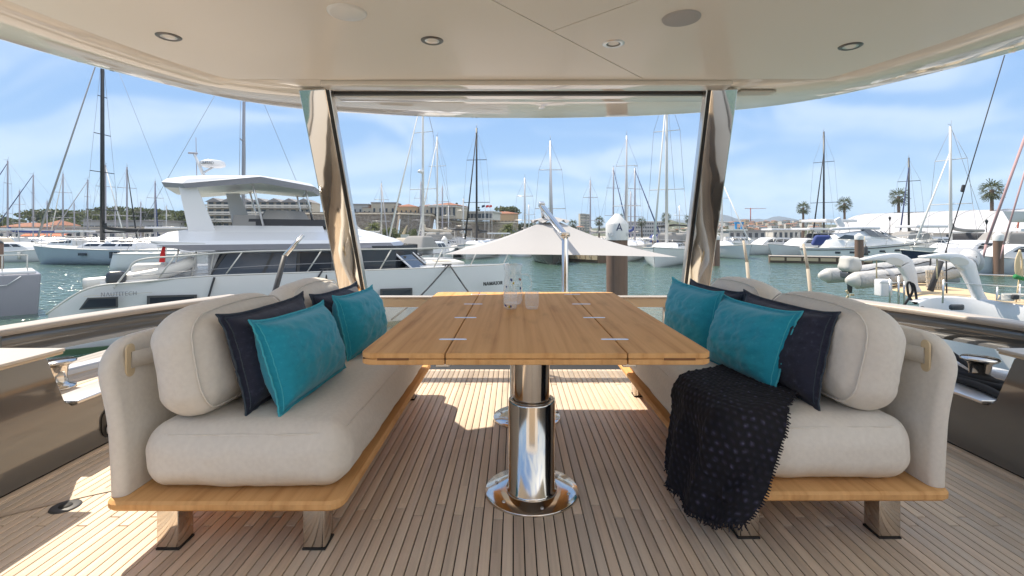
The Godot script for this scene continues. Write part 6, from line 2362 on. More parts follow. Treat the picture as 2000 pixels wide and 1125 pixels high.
	var list := [
		{"px": 40, "z": 44.0, "l": 8.0, "yaw": 10, "cover": "canvas_tan", "label": "white motorboat with beige canvas left of the pale blue sloop"},
		{"px": 130, "z": 56.0, "l": 9.0, "yaw": 175, "top": "boat_white", "group": g, "label": "small white motorboat in the crowded basin behind the pale sloop"},
		{"px": 185, "z": 60.0, "l": 8.0, "yaw": 20, "cover": "canvas_grey", "group": g, "label": "small white motorboat in the crowded basin behind the pale sloop"},
		{"px": 240, "z": 58.0, "l": 9.0, "yaw": 190, "top": "boat_cream", "group": g, "label": "small white motorboat in the crowded basin behind the pale sloop"},
		{"px": 300, "z": 55.0, "l": 10.0, "yaw": 185, "cover": "canvas_blue", "label": "white motorboat with blue canvas behind the catamaran's flag"},
		{"px": 80, "z": 66.0, "l": 9.0, "yaw": 5, "top": "canvas_dark", "group": g, "label": "small white motorboat in the crowded basin behind the pale sloop"},
		{"px": 10, "z": 58.0, "l": 10.0, "yaw": 185, "top": "boat_white", "label": "white motorboat with hardtop at the left edge"},
		{"px": 345, "z": 62.0, "l": 11.0, "yaw": 0, "top": "boat_white", "label": "white motorboat behind the catamaran's stern arch"},
		{"px": 790, "z": 44.0, "l": 8.0, "yaw": 100, "cover": "canvas_tan", "label": "white boat with beige canvas between catamaran and parasol"},
		{"px": 705, "z": 66.0, "l": 9.0, "yaw": 170, "top": "boat_cream", "group": g2, "label": "small white motorboat on the pontoon below the fortress"},
		{"px": 765, "z": 62.0, "l": 8.0, "yaw": 10, "cover": "canvas_grey", "group": g2, "label": "small white motorboat on the pontoon below the fortress"},
		{"px": 842, "z": 40.0, "l": 9.0, "yaw": 75, "cover": "canvas_grey", "label": "white boat with grey canvas just left of the parasol's tip"},
		{"px": 905, "z": 60.0, "l": 10.0, "yaw": 95, "top": "canvas_dark", "label": "white fishing boat with a dark top below the glass gallery"},
		{"px": 960, "z": 64.0, "l": 8.0, "yaw": 170, "top": "boat_white", "group": g2, "label": "small white motorboat on the pontoon below the fortress"},
		{"px": 1255, "z": 68.0, "l": 9.0, "yaw": 175, "cover": "canvas_blue", "label": "small boat with blue canvas in front of the grey hotel"},
		{"px": 1345, "z": 50.0, "l": 9.0, "yaw": 70, "cover": "canvas_grey", "label": "white boat with grey canvas half hidden by the right pillar"},
		{"px": 1445, "z": 70.0, "l": 10.0, "yaw": 10, "top": "boat_cream", "label": "white motorboat below the blue harbour crane"},
		{"px": 1505, "z": 58.0, "l": 10.0, "yaw": 185, "top": "boat_white", "label": "white motorboat with flat top behind the wooden dock"},
		{"px": 1570, "z": 52.0, "l": 10.0, "yaw": 200, "top": "boat_white", "cover": "canvas_dark", "label": "white cruiser with dark canvas behind the large motor yacht's stern"},
		{"px": 1640, "z": 56.0, "l": 14.0, "yaw": 20, "top": "boat_white", "label": "white flybridge cruiser half hidden behind the large motor yacht"},
		{"px": 1905, "z": 32.0, "l": 10.5, "yaw": 185, "hull": "hull_navy", "cover": "canvas_grey", "label": "navy hulled motorboat with grey canvas beside the thick right pile"},
		{"px": 1820, "z": 50.0, "l": 11.0, "yaw": 10, "top": "boat_white", "cover": "canvas_grey", "label": "white motorboat with grey tent canvas in front of the white hall"},
		{"px": 1985, "z": 30.0, "l": 9.0, "yaw": 170, "top": "boat_white", "label": "white motorboat hull at the right edge behind the tan rope"},
	]
	for d in list:
		motorboat(d)
	# yacht on stands high at the right edge
	var hy := thing("laid_up_yacht", "rounded white bow of a boat laid up ashore at the right edge", "boat", P(2050, 455, 42.0) * Vector3(1, 0, 1) + Vector3(0, WL + 0.8, 0), PI)
	var hr := hull_rows(8.0, 2.2, 0.45, 0.6, 0.35, 0.8, 0.6)
	st = begin()
	sheet(st, hr)
	fan(st, hr[0], true)
	var hm := obj("hull", st, M.boat_white, hy)
	hm.position = Vector3(0, 3.0, 0)
	st = begin()
	for s in [-1, 1]:
		bar(st, Vector3(-2, 0, 1.2 * s), Vector3(-2, 2.9, 0.9 * s), 0.06)
		bar(st, Vector3(2, 0, 1.0 * s), Vector3(2, 2.9, 0.6 * s), 0.06)
	obj("stand", st, M.pile_rust, hy)


# ---------- trees ----------
func leaf(st: SurfaceTool, p: Vector3, s: float, r: RandomNumberGenerator) -> void:
	var n := Vector3(r.randfn(), r.randfn() + 0.5, r.randfn()).normalized()
	var u := n.cross(Vector3(r.randfn(), r.randfn(), r.randfn())).normalized() * s
	var v := n.cross(u) * r.randf_range(0.45, 0.8)
	quad(st, p - u - v * 0.4, p + u * 0.2 - v, p + u, p - u * 0.1 + v)

func crown_mesh(blobs: Array, leaf_size: float, count: int, sd: int) -> ArrayMesh:
	# blobs: [centre, radii]; leaves crowd towards the skin of each blob
	var r := RandomNumberGenerator.new()
	r.seed = sd
	var st := begin(false)
	for i in count:
		var b: Array = blobs[r.randi_range(0, blobs.size() - 1)]
		var d := Vector3(r.randfn(), r.randfn(), r.randfn()).normalized() * pow(r.randf(), 0.35)
		leaf(st, (b[0] as Vector3) + d * (b[1] as Vector3), leaf_size * r.randf_range(0.6, 1.3), r)
	return done(st)

func pine_proto(sd: int, h: float, w: float) -> Array:
	# umbrella pine: [crown, trunk]
	var r := RandomNumberGenerator.new()
	r.seed = sd
	var blobs := []
	var st := begin()
	var fork := Vector3(0.1, h * 0.5, 0)
	tube(st, spline([Vector3.ZERO, Vector3(0.15, h * 0.25, 0.1), fork], 6), 0.28, 0.2, 7)
	for i in 8:
		var a := TAU * i / 8 + r.randf_range(-0.3, 0.3)
		var rr := w * r.randf_range(0.25, 0.95) * 0.5
		var c := Vector3(cos(a) * rr, h * r.randf_range(0.66, 0.94), sin(a) * rr)
		blobs.append([c, Vector3(w * 0.22, h * 0.11, w * 0.22) * r.randf_range(0.8, 1.25)])
		tube(st, PackedVector3Array([fork, fork.lerp(c, 0.5) + Vector3(0, h * 0.03, 0), c]), 0.13, 0.05, 5)
	blobs.append([Vector3(0, h * 0.93, 0), Vector3(w * 0.3, h * 0.08, w * 0.3)])
	return [crown_mesh(blobs, 0.42, 1300, sd), done(st)]

func bush_proto(sd: int, h: float, w: float, n := 700) -> Array:
	var r := RandomNumberGenerator.new()
	r.seed = sd
	var blobs := []
	for i in 9:
		blobs.append([Vector3(r.randf_range(-0.4, 0.4) * w, h * r.randf_range(0.35, 0.8), r.randf_range(-0.4, 0.4) * w), Vector3(w * 0.24, h * 0.24, w * 0.24) * r.randf_range(0.7, 1.2)])
	var st := begin()
	tube(st, PackedVector3Array([Vector3.ZERO, Vector3(0.1, h * 0.3, 0), Vector3(0, h * 0.6, 0.1)]), 0.2, 0.08, 6)
	return [crown_mesh(blobs, 0.30, n, sd), done(st)]

func palm_proto(sd: int, h: float, fan_palm: bool) -> Array:
	var r := RandomNumberGenerator.new()
	r.seed = sd
	var st := begin()
	var rows := []
	for i in 13:
		var u := i / 12.0
		var ring := PackedVector3Array()
		var rad := lerpf(0.30, 0.17, u) * (1.0 + (0.12 if i % 2 else 0.0)) + (0.14 * smoothstep(0.9, 1.0, u) if fan_palm else 0.05)
		for k in 8:
			ring.append(Vector3(0.12 * sin(u * 2.0) + rad * cos(-TAU * k / 8), h * u, rad * sin(-TAU * k / 8)))
		rows.append(ring)
	sheet(st, rows, true)
	var top := Vector3(0.12 * sin(2.0), h, 0)
	var lf := begin(false)
	var n := 30 if fan_palm else 40
	for i in n:
		var a := i * 2.39996
		var el := lerpf(1.1, -1.15 if fan_palm else -0.5, float(i) / n)
		var l := r.randf_range(0.85, 1.1) * (1.35 if fan_palm else 2.5)
		var dirv := Vector3(cos(a) * cos(el), sin(el), sin(a) * cos(el))
		var sidev := dirv.cross(Vector3.UP).normalized()
		if fan_palm:
			# petiole and a fan of stiff blades
			var p := top + dirv * l * 0.55
			quad(lf, top - sidev * 0.02, top + sidev * 0.02, p + sidev * 0.02, p - sidev * 0.02)
			for k in 9:
				var b := lerpf(-1.25, 1.25, k / 8.0)
				var dd := (dirv * cos(b) + sidev * sin(b)).normalized()
				var q := p + dd * l * 0.75 + Vector3(0, -0.26 * absf(b) - 0.14, 0)
				var ww := sidev.lerp(dirv, absf(sin(b)) * 0.8).normalized() * 0.12
				quad(lf, p - ww * 0.3, p + ww * 0.3, q + ww * 0.5, q - ww * 0.5)
		else:
			var prev := top
			for k in 7:
				var u := (k + 1) / 7.0
				var p := top + dirv * l * u + Vector3(0, -l * 0.55 * u * u, 0)
				quad(lf, prev - sidev * 0.03, prev + sidev * 0.03, p + sidev * 0.03, p - sidev * 0.03)
				for s in [-1, 1]:
					for m in 3:
						var c := prev.lerp(p, m / 3.0)
						var tipv: Vector3 = c + sidev * s * 0.55 * sin(PI * clampf(u * 0.85 + 0.12, 0, 1)) + dirv * 0.25 + Vector3(0, -0.18, 0)
						tri(lf, c, c + (p - prev) * 0.25, tipv)
				prev = p
	return [done(lf), done(st)]

func plant(called: String, label: String, proto: Array, leafm: String, at: Vector3, turn: float, scale_to: float, group: String, trunkm := "trunk", category := "tree") -> Node3D:
	var t := thing(called, label, category, at, turn, group)
	t.scale = Vector3.ONE * scale_to
	hold("trunk", proto[1], M[trunkm], t)
	hold("crown", proto[0], M[leafm], t)
	return t

# ---------- buildings ----------
func house(called: String, label: String, at: Vector3, size: Vector3, turn: float, wallm: String, roofm: String, roof_h: float, floors: int, cols: int, group := "", category := "building", win := Vector2(0.5, 0.55)) -> Node3D:
	# front face looks along local +z; base at at.y
	var t := thing(called, label, category, at, turn, group)
	var st := begin(false)
	box(st, Vector3(0, size.y * 0.5, 0), size)
	obj("wall", st, M[wallm], t)
	st = begin(false)
	var e := 0.3 if size.x > 6.0 else 0.12
	var a := size * 0.5 + Vector3(e, 0, e)
	if roof_h > 0.0:
		var y := size.y + 0.01
		var r := maxf(0.0, a.x - a.z)
		var c := [Vector3(-a.x, y, a.z), Vector3(a.x, y, a.z), Vector3(a.x, y, -a.z), Vector3(-a.x, y, -a.z)]
		var r0 := Vector3(-r, y + roof_h, 0)
		var r1 := Vector3(r, y + roof_h, 0)
		quad(st, c[0], c[1], r1, r0)
		quad(st, c[2], c[3], r0, r1)
		tri(st, c[1], c[2], r1)
		tri(st, c[3], c[0], r0)
		quad(st, c[3], c[2], c[1], c[0])
	else:
		box(st, Vector3(0, size.y + 0.15, 0), Vector3(a.x * 2, 0.3, a.z * 2))
	obj("roof", st, M[roofm], t)
	if floors > 0 and cols > 0:
		var fh := size.y / floors
		var cw := size.x / cols
		var wm := boxmesh(Vector3(cw * win.x, fh * win.y, 0.12))
		for i in floors:
			for j in cols:
				hold("window", wm, M.window_dark, t, Transform3D(Basis(), Vector3(-size.x * 0.5 + cw * (j + 0.5), fh * (i + 0.52), size.z * 0.5 + 0.02)))
	return t

func wide(px: float, z: float) -> float:
	return px * z / FOCAL

func ground(px: float, z: float, y := -0.62) -> Vector3:
	var p := P(px, 455, z)
	return Vector3(p.x, y, p.z)

func shore_left() -> void:
	var z := 105.0
	# low waterfront restaurant with two orange awnings
	var r := house("restaurant", "long white waterfront restaurant behind the mast forest at left", ground(120, z), Vector3(wide(260, z), 2.6, 6), 0, "plaster_white", "roof_grey", 0, 1, 16)
	for k in 2:
		var x := [75.0, 117.0][k] as float
		var aw := thing("awning", ["orange awning further left on the waterfront restaurant", "orange awning right of the first, by the black mast"][k], "awning", ground(x, z - 3.2, 1.2), 0, "orange restaurant awnings")
		var st := begin(false)
		var w := wide(38, z)
		prism(st, PackedVector2Array([Vector2(-1.7, -0.75), Vector2(1.6, 0.55), Vector2(1.6, 0.65), Vector2(-1.7, -0.6)]), w, Transform3D(Basis(Vector3.BACK, Vector3.UP, Vector3.LEFT), Vector3(w * 0.5, 0, 0)))
		var c := obj("cloth", st, M.awning, aw)
		c.transform = Transform3D(Basis(Vector3.UP, PI), Vector3(0, 0, 0))
	house("ochre_house", "ochre house with a terracotta roof at the left edge of the shore", ground(62, 118), Vector3(wide(70, 118), 3.2, 6), 0, "plaster_ochre", "roof_tile", 1.0, 1, 6)
	house("ochre_house", "smaller ochre house with a chimney left of the black mast", ground(118, 122), Vector3(wide(38, 122), 3.6, 6), 0, "plaster_pale", "roof_tile", 1.4, 1, 3)
	house("glass_pavilion", "long low grey glass building under the pines right of the black mast", ground(265, 125), Vector3(wide(150, 125), 4.6, 8), 0, "plaster_grey", "roof_grey", 0, 1, 14, "", "building", Vector2(0.8, 0.5))
	house("terrace_wall", "stepped stone terrace below the glass pavilion", ground(255, 116), Vector3(wide(190, 116), 2.9, 4), 0, "fort_stone", "plaster_pale", 0, 0, 0, "", "wall")
	house("marina_office", "low white marina building behind the catamaran's bench", ground(345, 98), Vector3(wide(90, 98), 2.0, 5), 0, "plaster_white", "roof_grey", 0, 1, 8)
	# umbrella pines along the skyline
	var pines := [pine_proto(11, 9.0, 11.0), pine_proto(12, 9.0, 9.5), pine_proto(13, 9.0, 13.0)]
	var pl := [[5, 425, 150], [32, 428, 150], [88, 412, 142], [112, 409, 140], [150, 416, 146], [168, 411, 150], [214, 411, 148], [236, 404, 150], [258, 413, 146], [284, 407, 140], [302, 409, 142], [322, 412, 150], [340, 415, 145], [365, 412, 152], [392, 416, 148]]
	for i in pl.size():
		var q: Array = pl[i]
		var top := P(0, q[1], q[2]).y
		plant("umbrella_pine", "umbrella pine on the skyline at far left", pines[i % 3], "leaf_pine" if i % 4 else "leaf_olive", ground(q[0], q[2]), i * 1.3, (top + 0.62) / 9.0, "umbrella pines on the left skyline")
	var bushes := [bush_proto(5, 5.0, 6.0), bush_proto(6, 5.0, 7.0)]
	for i in 16:
		var zz := 132.0 + (i % 3) * 4
		plant("evergreen_shrub", "rounded evergreen shrub under the umbrella pines", bushes[i % 2], ["leaf_bush", "leaf_olive", "leaf_pine"][i % 3], ground(2 + i * 26, zz), i * 0.9, 1.1 + 0.35 * sin(i * 2.1), "evergreen shrubs under the pines", "trunk", "shrub")
	# apartment block seen through the catamaran's arches
	var az := 135.0
	var ap := thing("apartment_block", "cream apartment block with stacked balconies seen through the catamaran's hardtop arches", "building", ground(508, az), 0.10)
	var w := wide(195, az)
	var top := P(0, 395, az).y + 0.62
	var st := begin(false)
	box(st, Vector3(0, top * 0.5, -4), Vector3(w, top, 8))
	obj("wall", st, M.plaster_pale, ap)
	for f in 4:
		st = begin(false)
		var y := top - 1.9 * (f + 1) + 0.35
		box(st, Vector3(0, y, 0.9), Vector3(w + 0.6, 0.22, 2.0))
		box(st, Vector3(0, y + 0.55, 1.85), Vector3(w + 0.6, 0.5, 0.08))
		obj("balcony", st, M.plaster_white, ap)
		var wm := boxmesh(Vector3(w / 14 * 0.62, 1.25, 0.1))
		for j in 14:
			hold("window", wm, M.window_dark, ap, Transform3D(Basis(), Vector3(-w * 0.5 + w / 14 * (j + 0.5), y + 0.85, 0.03)))
	for k in 7:
		st = begin(false)
		var x := -w * 0.5 + w / 7 * (k + 0.5)
		prism(st, PackedVector2Array([Vector2(x - w / 14 - 0.2, top), Vector2(x + w / 14 + 0.2, top), Vector2(x, top + 1.1)]), 9.0, Transform3D(Basis(), Vector3(0, 0, -8)))
		obj("gable_roof", st, M.roof_grey, ap)
	# the fortress wall: battered planes with a rounded string course
	var fz := 112.0
	var pts := [[560, 122.0], [700, 116.0], [778, 113.0], [783, 108.0], [842, 106.0], [850, 114.0], [905, 118.0], [960, 126.0], [1010, 132.0]]
	var ft := thing("fortress_wall", "massive weathered stone fortress wall behind the masts left of the parasol", "fortress wall", ground(790, fz))
	var o := ft.position
	for i in pts.size() - 1:
		var a := ground(pts[i][0], pts[i][1]) - o
		var b := ground(pts[i + 1][0], pts[i + 1][1]) - o
		var h0 := P(0, 414 if i < 4 else (416 if i < 5 else 432), pts[i][1]).y + 0.62
		var h1 := P(0, 414 if i < 3 else (416 if i < 5 else 432), pts[i + 1][1]).y + 0.62
		if i == 4:
			h1 = h0
		if i == 5:
			h0 = P(0, 424, pts[i][1]).y + 0.62
		var n := (b - a).cross(Vector3.UP).normalized() * -1.0
		if n.z < 0:
			n = -n
		st = begin(false)
		quad(st, a + n * 1.0, b + n * 1.0, b + Vector3(0, h1, 0), a + Vector3(0, h0, 0))
		quad(st, a + Vector3(0, h0, 0), b + Vector3(0, h1, 0), b + Vector3(0, h1, -6), a + Vector3(0, h0, -6))
		obj("wall_face", st, M.fort_stone, ft)
		st = begin()
		tube(st, PackedVector3Array([a + Vector3(0, h0 - 0.45, 0.15), b + Vector3(0, h1 - 0.45, 0.15)]), 0.2, 0.2, 6)
		obj("string_course", st, M.plaster_pale, ft)
	# buildings on top of it
	for q in [[706, 402, 40, "plaster_grey", "roof_grey", 0.0, 4, "flat grey roofed house on the fortress, closest to the left steel pillar"], [728, 407, 26, "plaster_pale", "roof_tile", 0.7, 3, "low house with a pale tiled roof on the fortress"], [755, 399, 46, "plaster_pale", "roof_grey", 0.0, 4, "square stone keep on top of the fortress"], [798, 405, 44, "plaster_ochre", "roof_tile", 0.8, 5, "long house with an orange tiled roof on the fortress"], [838, 404, 30, "plaster_pale", "roof_tile", 0.6, 3, "small tiled house on the fortress behind the tall masts"]]:
		var zz := 122.0
		var y0 := P(0, 415, zz).y
		house("fortress_house", q[7], ground(q[0], zz, y0 - 1.5), Vector3(wide(q[2], zz), P(0, q[1], zz).y - y0 + 1.5, 7), 0.05, q[3], q[4], q[5], 1, q[6], "", "house", Vector2(0.3, 0.3))
	var pal := house("palace", "pale yellow palace with tall shuttered windows on the fortress wall", ground(878, 117, P(0, 428, 117).y), Vector3(wide(54, 117), P(0, 403, 117).y - P(0, 428, 117).y, 9), -0.22, "plaster_pale", "roof_tile", 0.9, 1, 6, "", "palace", Vector2(0.42, 0.62))
	st = begin(false)
	box(st, Vector3(0, P(0, 403, 117).y - P(0, 428, 117).y - 0.25, 0), Vector3(wide(56, 117), 0.3, 9.6))
	obj("cornice", st, M.plaster_white, pal)
	house("glass_gallery", "white gallery with large dark panes right of the palace", ground(938, 124, P(0, 430, 124).y), Vector3(wide(66, 124), P(0, 416, 124).y - P(0, 430, 124).y, 8), -0.2, "plaster_white", "plaster_white", 0, 1, 9, "", "building", Vector2(0.82, 0.6))
	house("red_house", "rusty red colonnaded building behind the flagpoles", ground(985, 140), Vector3(wide(54, 140), P(0, 418, 140).y + 0.62, 6), 0, "plaster_ochre", "roof_tile", 0.7, 1, 8, "", "building", Vector2(0.5, 0.4))
	for i in 3:
		var fp := ground([945, 953, 959][i] + 2.0, 112)
		var fl := thing("flagpole", ["flagpole with a dark flag beside the red house", "flagpole with a red and white flag, middle of three", "flagpole with a red flag, right of three"][i], "flagpole", fp, 0, "flagpoles beside the red house")
		var hh := P(0, 400, 112).y + 0.62
		hold("pole", rod(Vector3.ZERO, Vector3(0, hh, 0), 0.07, 0.05, 6), M.mast_white, fl)
		st = begin()
		var rows := []
		for k in 4:
			rows.append(PackedVector3Array([Vector3(-0.24 * k, hh - 0.05 * k, 0.08 * sin(k * 2.0)), Vector3(-0.24 * k, hh - 0.5 - 0.06 * k, 0.08 * sin(k * 2.0 + 1))]))
		sheet(st, rows)
		obj("cloth", st, [M.hull_navy, M.flag_red, M.flag_red][i], fl)
	# date palms and planting in front of the wall
	var dates := [palm_proto(3, 2.2, false), palm_proto(4, 2.6, false)]
	for q in [[730, 98.0, 0, 1.25, "date palm with a bright green crown in front of the fortress wall"], [762, 102.0, 1, 0.85, "smaller date palm right of the first, below the fortress wall"], [992, 88.0, 1, 1.0, "yellowish palm behind the parasol's left slope"]]:
		plant("date_palm", q[4], dates[q[2]], "leaf_date", ground(q[0], q[1]), q[0], q[3], "", "palm_trunk")
	for i in 11:
		plant("hedge_bush", "low green bush at the foot of the fortress wall", bushes[i % 2], "leaf_bush", ground(690 + i * 11.5, 104 - (i % 2) * 3), i * 1.7, 0.42 + 0.12 * sin(i * 3.0), "bushes at the foot of the fortress wall", "trunk", "shrub")
	plant("broad_tree", "broad dark olive tree on the skyline above the red house", pine_proto(21, 9.0, 9.0), "leaf_olive", ground(984, 150), 0.4, (P(0, 404, 150).y + 0.62) / 9.0, "")
	for q in [[892, 396], [935, 404]]:
		plant("norfolk_pine", ["spiky conifer rising behind the palace roof", "thin conifer behind the glass gallery"][0 if q[0] < 900 else 1], conifer_proto(q[0]), "leaf_pine", ground(q[0], 140), 0.3, (P(0, q[1], 140).y + 0.62) / 10.0, "")
	for i in 6:
		plant("dark_hedge", "dark clipped hedge right of the broad olive tree", bushes[i % 2], "leaf_pine", ground(1005 + i * 11, 150), i * 2.0, 0.95, "dark hedges behind the parasol's tip", "trunk", "shrub")
	var stt := thing("bronze_statue", "bronze wing shaped statue on a white plinth below the fortress", "statue", ground(791, 90))
	st = begin(false)
	box(st, Vector3(0, 0.75, 0), Vector3(1.3, 1.5, 1.3))
	obj("plinth", st, M.plaster_white, stt)
	st = begin()
	tube(st, spline([Vector3(-0.3, 1.5, 0), Vector3(-0.1, 2.0, 0), Vector3(0.15, 2.6, 0), Vector3(0.45, 3.2, 0)], 10), 0.3, 0.05, 8)
	obj("figure", st, M.float_wood, stt)

func conifer_proto(sd: int) -> Array:
	var blobs := []
	for i in 9:
		var u := i / 8.0
		blobs.append([Vector3(0, 3.5 + 6.3 * u, 0), Vector3(lerpf(2.0, 0.25, u), 0.16, lerpf(2.0, 0.25, u))])
	return [crown_mesh(blobs, 0.28, 420, sd), rod(Vector3.ZERO, Vector3(0, 10, 0), 0.2, 0.05, 6)]

func shore_centre() -> void:
	# breakwater road, terraces and lamp posts between fortress and town
	var house_n := 0
	var st := begin(false)
	# two pale tower blocks and a grey hotel by the bay
	for q in [[1137, 418, 11, "pale tower block, left one of the pair on the far shore"], [1148, 419, 9, "pale tower block, right one of the pair on the far shore"]]:
		var z := 420.0
		house("tower_block", q[3], ground(q[0], z), Vector3(wide(q[2], z), P(0, q[1], z).y + 0.62, 6), 0.1, "plaster_pale", "plaster_white", 0, 8, 3, "tower blocks on the far shore", "building")
	var hz := 230.0
	house("grey_hotel", "long grey hotel with four rows of windows right of the lettered pile", ground(1258, hz), Vector3(wide(70, hz), P(0, 434, hz).y + 0.62, 10), 0, "plaster_grey", "plaster_white", 0, 4, 16, "", "hotel", Vector2(0.62, 0.45))
	# fan palms on the promenade
	var fans := [palm_proto(31, 6.5, true), palm_proto(32, 6.5, true), palm_proto(33, 6.5, true)]
	var pal := [[1118, 437, 150, "bushy fan palm just right of the parasol hub"], [1170, 431, 140, "taller fan palm left of the lettered pile"], [1210, 424, 150, "fan palm peeping out behind the lettered pile's cap"], [1254, 433, 150, "fan palm in front of the grey hotel"], [1301, 424, 140, "fan palm between the twin white spars"], [1345, 426, 150, "fan palm against the hill left of the right pillar"], [1568, 400, 110, "fan palm left of the white hall"], [1650, 391, 100, "fan palm rising behind the flybridge cruiser"], [1757, 376, 84, "tall fan palm beside the dark blue spars"], [1938, 362, 70, "tallest fan palm near the right edge"]]
	for i in pal.size():
		var q: Array = pal[i]
		var h := P(0, q[1], q[2]).y + 0.62
		var base: Array = palm_proto(40 + i, h - 0.6 if q[2] < 120 else h, true)
		var t := plant("fan_palm", q[3], base, "leaf_palm", ground(q[0], q[2]), i * 1.1, 1.0, "", "palm_trunk")
		if q[2] >= 120:
			for c in t.get_children():
				if str(c.name).begins_with("crown"):
					pass
	# town on the far hillside: each house a thing of its own
	var r := RandomNumberGenerator.new()
	r.seed = 77
	var kinds := [["plaster_white", "roof_tile"], ["plaster_pale", "roof_tile"], ["plaster_white", "roof_grey"], ["plaster_ochre", "roof_tile"]]
	var protos := []
	for k in 4:
		var lb: String = ["white house with terracotta roof on the far hillside town", "cream house with terracotta roof on the far hillside town", "white house with flat grey roof on the far hillside town", "ochre house with terracotta roof on the far hillside town"][k]
		var h := house("hillside_house", lb, ground(1390 + k * 30, 300), Vector3(5.0, 4.4, 4.4), 0, kinds[k][0], kinds[k][1], 0.6 if k != 2 else 0.0, 2, 4, ["white houses", "cream houses", "flat roofed houses", "ochre houses"][k] + " of the far hillside town", "house", Vector2(0.45, 0.4))
		protos.append(h)
	for i in 92:
		var px := 1385.0 + r.randf() * 215.0
		if i > 70:
			px = 1085.0 + r.randf() * 300.0
		var level := pow(r.randf(), 0.8)
		var z := 250.0 + 180.0 * level
		var y := -0.62 + 7.0 * level * smoothstep(1330.0, 1470.0, px) + 2.0 * level
		copy(protos[i % 4], ground(px, z, y), r.randf_range(-0.6, 0.6), "", r.randf_range(0.55, 1.1))
	var town := begin()
	var rows := []
	for i in 8:
		var row := PackedVector3Array()
		for j in 31:
			var px := 1060.0 + j * 20.0
			var level := i / 7.0
			row.append(ground(px, 244.0 + 190.0 * level, -0.9 + 7.4 * level * smoothstep(1330.0, 1470.0, px) + 2.0 * level))
		rows.append(row)
	rows.reverse()
	sheet(town, rows)
	struct("town_hillside", town, M.hill)
	var bushes := [bush_proto(51, 5.0, 6.0, 260), bush_proto(52, 5.0, 7.0, 260)]
	for i in 60:
		var px := 1090.0 + r.randf() * 510.0
		var level := r.randf()
		plant("hillside_tree", "round dark tree between the houses of the far town", bushes[i % 2], ["leaf_pine", "leaf_olive", "leaf_bush"][i % 3], ground(px, 248.0 + 185.0 * level, -0.8 + 7.0 * level * smoothstep(1330.0, 1470.0, px) + 2.0 * level), i, r.randf_range(0.5, 1.0), "trees between the houses of the far town")
	# harbour cranes
	var cr := thing("blue_crane", "small blue boat hoist standing by the water below the far town", "crane", ground(1443, 150))
	for x in [-0.9, 0.9]:
		hold("leg", boxmesh(Vector3(0.5, 4.6, 0.6)), mat("crane_blue", Color(0.02, 0.22, 0.5), 0.5), cr, Transform3D(Basis(), Vector3(x, 2.3, 0)))
	hold("beam", boxmesh(Vector3(2.6, 0.6, 0.6)), M.crane_blue, cr, Transform3D(Basis(), Vector3(0, 4.8, 0)))
	var tc := thing("tower_crane", "thin rusty tower crane on the skyline above the far town", "crane", ground(1466, 420, 6.0))
	var hh := P(0, 406, 420).y - 6.0
	hold("tower", rod(Vector3.ZERO, Vector3(0, hh, 0), 0.45, 0.45, 4), M.pile_rust, tc)
	hold("jib", rod(Vector3(-5, hh - 0.6, 0), Vector3(13, hh - 0.6, 0), 0.22, 0.16, 4), M.pile_rust, tc)
	# crowded quay in the middle: low white sheds and umbrellas
	for q in [[1030, 105, 60, 2.0, "plaster_white", "low white quay shed behind the parasol's left slope"], [1100, 130, 70, 2.2, "plaster_pale", "cream quay shed behind the parasol's vent"], [1330, 120, 60, 1.8, "plaster_white", "low white quay shed left of the right pillar"], [1450, 120, 70, 2.2, "plaster_grey", "grey quay shed behind the blue hoist"], [1530, 130, 60, 2.4, "plaster_white", "white quay shed left of the hall"]]:
		house("quay_shed", q[5], ground(q[0], q[1]), Vector3(wide(q[2], q[1]), q[3], 5), 0, q[4], "roof_grey", 0, 1, 6, "", "shed")

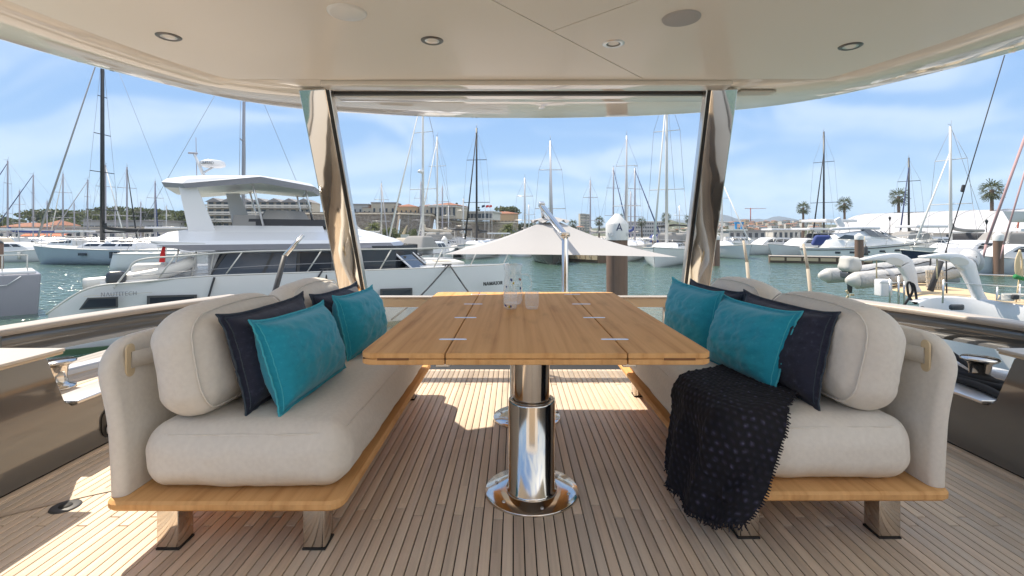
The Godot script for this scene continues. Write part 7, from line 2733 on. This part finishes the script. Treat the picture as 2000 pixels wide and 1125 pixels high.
func shore_right() -> void:
	# the long white hall with a curved fabric roof
	var a := ground(1640, 84)
	var b := ground(2060, 60)
	var l := (b - a).length()
	var t := thing("white_hall", "long white hall with a sloping fabric roof behind the motor yachts at right", "hall", (a + b) * 0.5, -atan2(b.z - a.z, b.x - a.x))
	var wh := 1.9
	var st := begin(false)
	box(st, Vector3(0, wh * 0.5, -8), Vector3(l, wh, 16))
	obj("wall", st, M.boat_cream, t)
	st = begin()
	var rows := []
	for i in 17:
		var u := i / 16.0
		var row := PackedVector3Array()
		for k in 13:
			var v := k / 12.0
			var y := wh - 0.15 + (3.4) * pow(sin(PI * clampf(v, 0, 1)), 0.75)
			row.append(Vector3(-l * 0.5 - 0.2 + (l + 0.4) * u, y, 0.5 - 17.0 * v))
		rows.append(row)
	sheet(st, rows)
	obj("roof", st, M.tent, t)
	# swept end bay at the left
	st = begin()
	rows = []
	for i in 9:
		var u := i / 8.0
		var row := PackedVector3Array()
		for k in 13:
			var v := k / 12.0
			var y := wh - 0.15 + 3.4 * pow(sin(PI * v), 0.75) * (1.0 - u * u)
			row.append(Vector3(-l * 0.5 - 0.19 - 5.0 * u * (0.5 + 0.5 * sin(PI * v)), maxf(y - 1.6 * u * u, 0.05), 0.5 - 17.0 * v))
		rows.append(row)
	rows.reverse()
	sheet(st, rows)
	obj("end_bay", st, M.tent, t)
	for x in [-0.30, -0.08, 0.13, 0.33]:
		hold("doorway", boxmesh(Vector3(2.6, 1.5, 0.12)), M.window_dark, t, Transform3D(Basis(), Vector3(x * l, 0.78, 0.03)))
	for k in 8:
		st = begin()
		var pts := PackedVector3Array()
		for i in 13:
			var v := i / 12.0
			pts.append(Vector3(-l * 0.5 + l / 7 * k, wh - 0.12 + 3.4 * pow(sin(PI * v), 0.75), 0.5 - 17.0 * v))
		tube(st, pts, 0.05, 0.05, 5)
		obj("roof_seam", st, M.boat_cream, t)
	for q in [[1738, 424, 66.0, "black iron street lamp left of the tall palm"], [1927, 430, 58.0, "black iron street lamp near the right edge"]]:
		var p := ground(q[0], q[2])
		var lp := thing("street_lamp", q[3], "street lamp", p, 0, "iron street lamps before the white hall")
		var h := P(0, q[1], q[2]).y - p.y
		hold("post", rod(Vector3.ZERO, Vector3(0, h - 0.5, 0), 0.06, 0.04, 8), M.mast_black, lp)
		st = begin()
		lathe(st, [Vector2(0.06, h - 0.5), Vector2(0.16, h - 0.12), Vector2(0.2, h - 0.1), Vector2(0.05, h + 0.06), Vector2(0.0, h + 0.15)], 8)
		obj("lantern", st, M.mast_black, lp)
	var ac := thing("air_conditioner", "white air conditioning unit with a round fan by the hall's wall", "air conditioner", ground(1996, 56.0, 0.3))
	hold("case", boxmesh(Vector3(1.2, 1.1, 0.5), 0.04), M.boat_white, ac)
	st = begin()
	lathe(st, [Vector2(0.0, 0.0), Vector2(0.34, 0.0), Vector2(0.36, -0.02)], 20)
	var fn := obj("fan", st, M.dark_grey, ac)
	fn.transform = Transform3D(Basis(Vector3.RIGHT, PI / 2), Vector3(0, 0, 0.27))
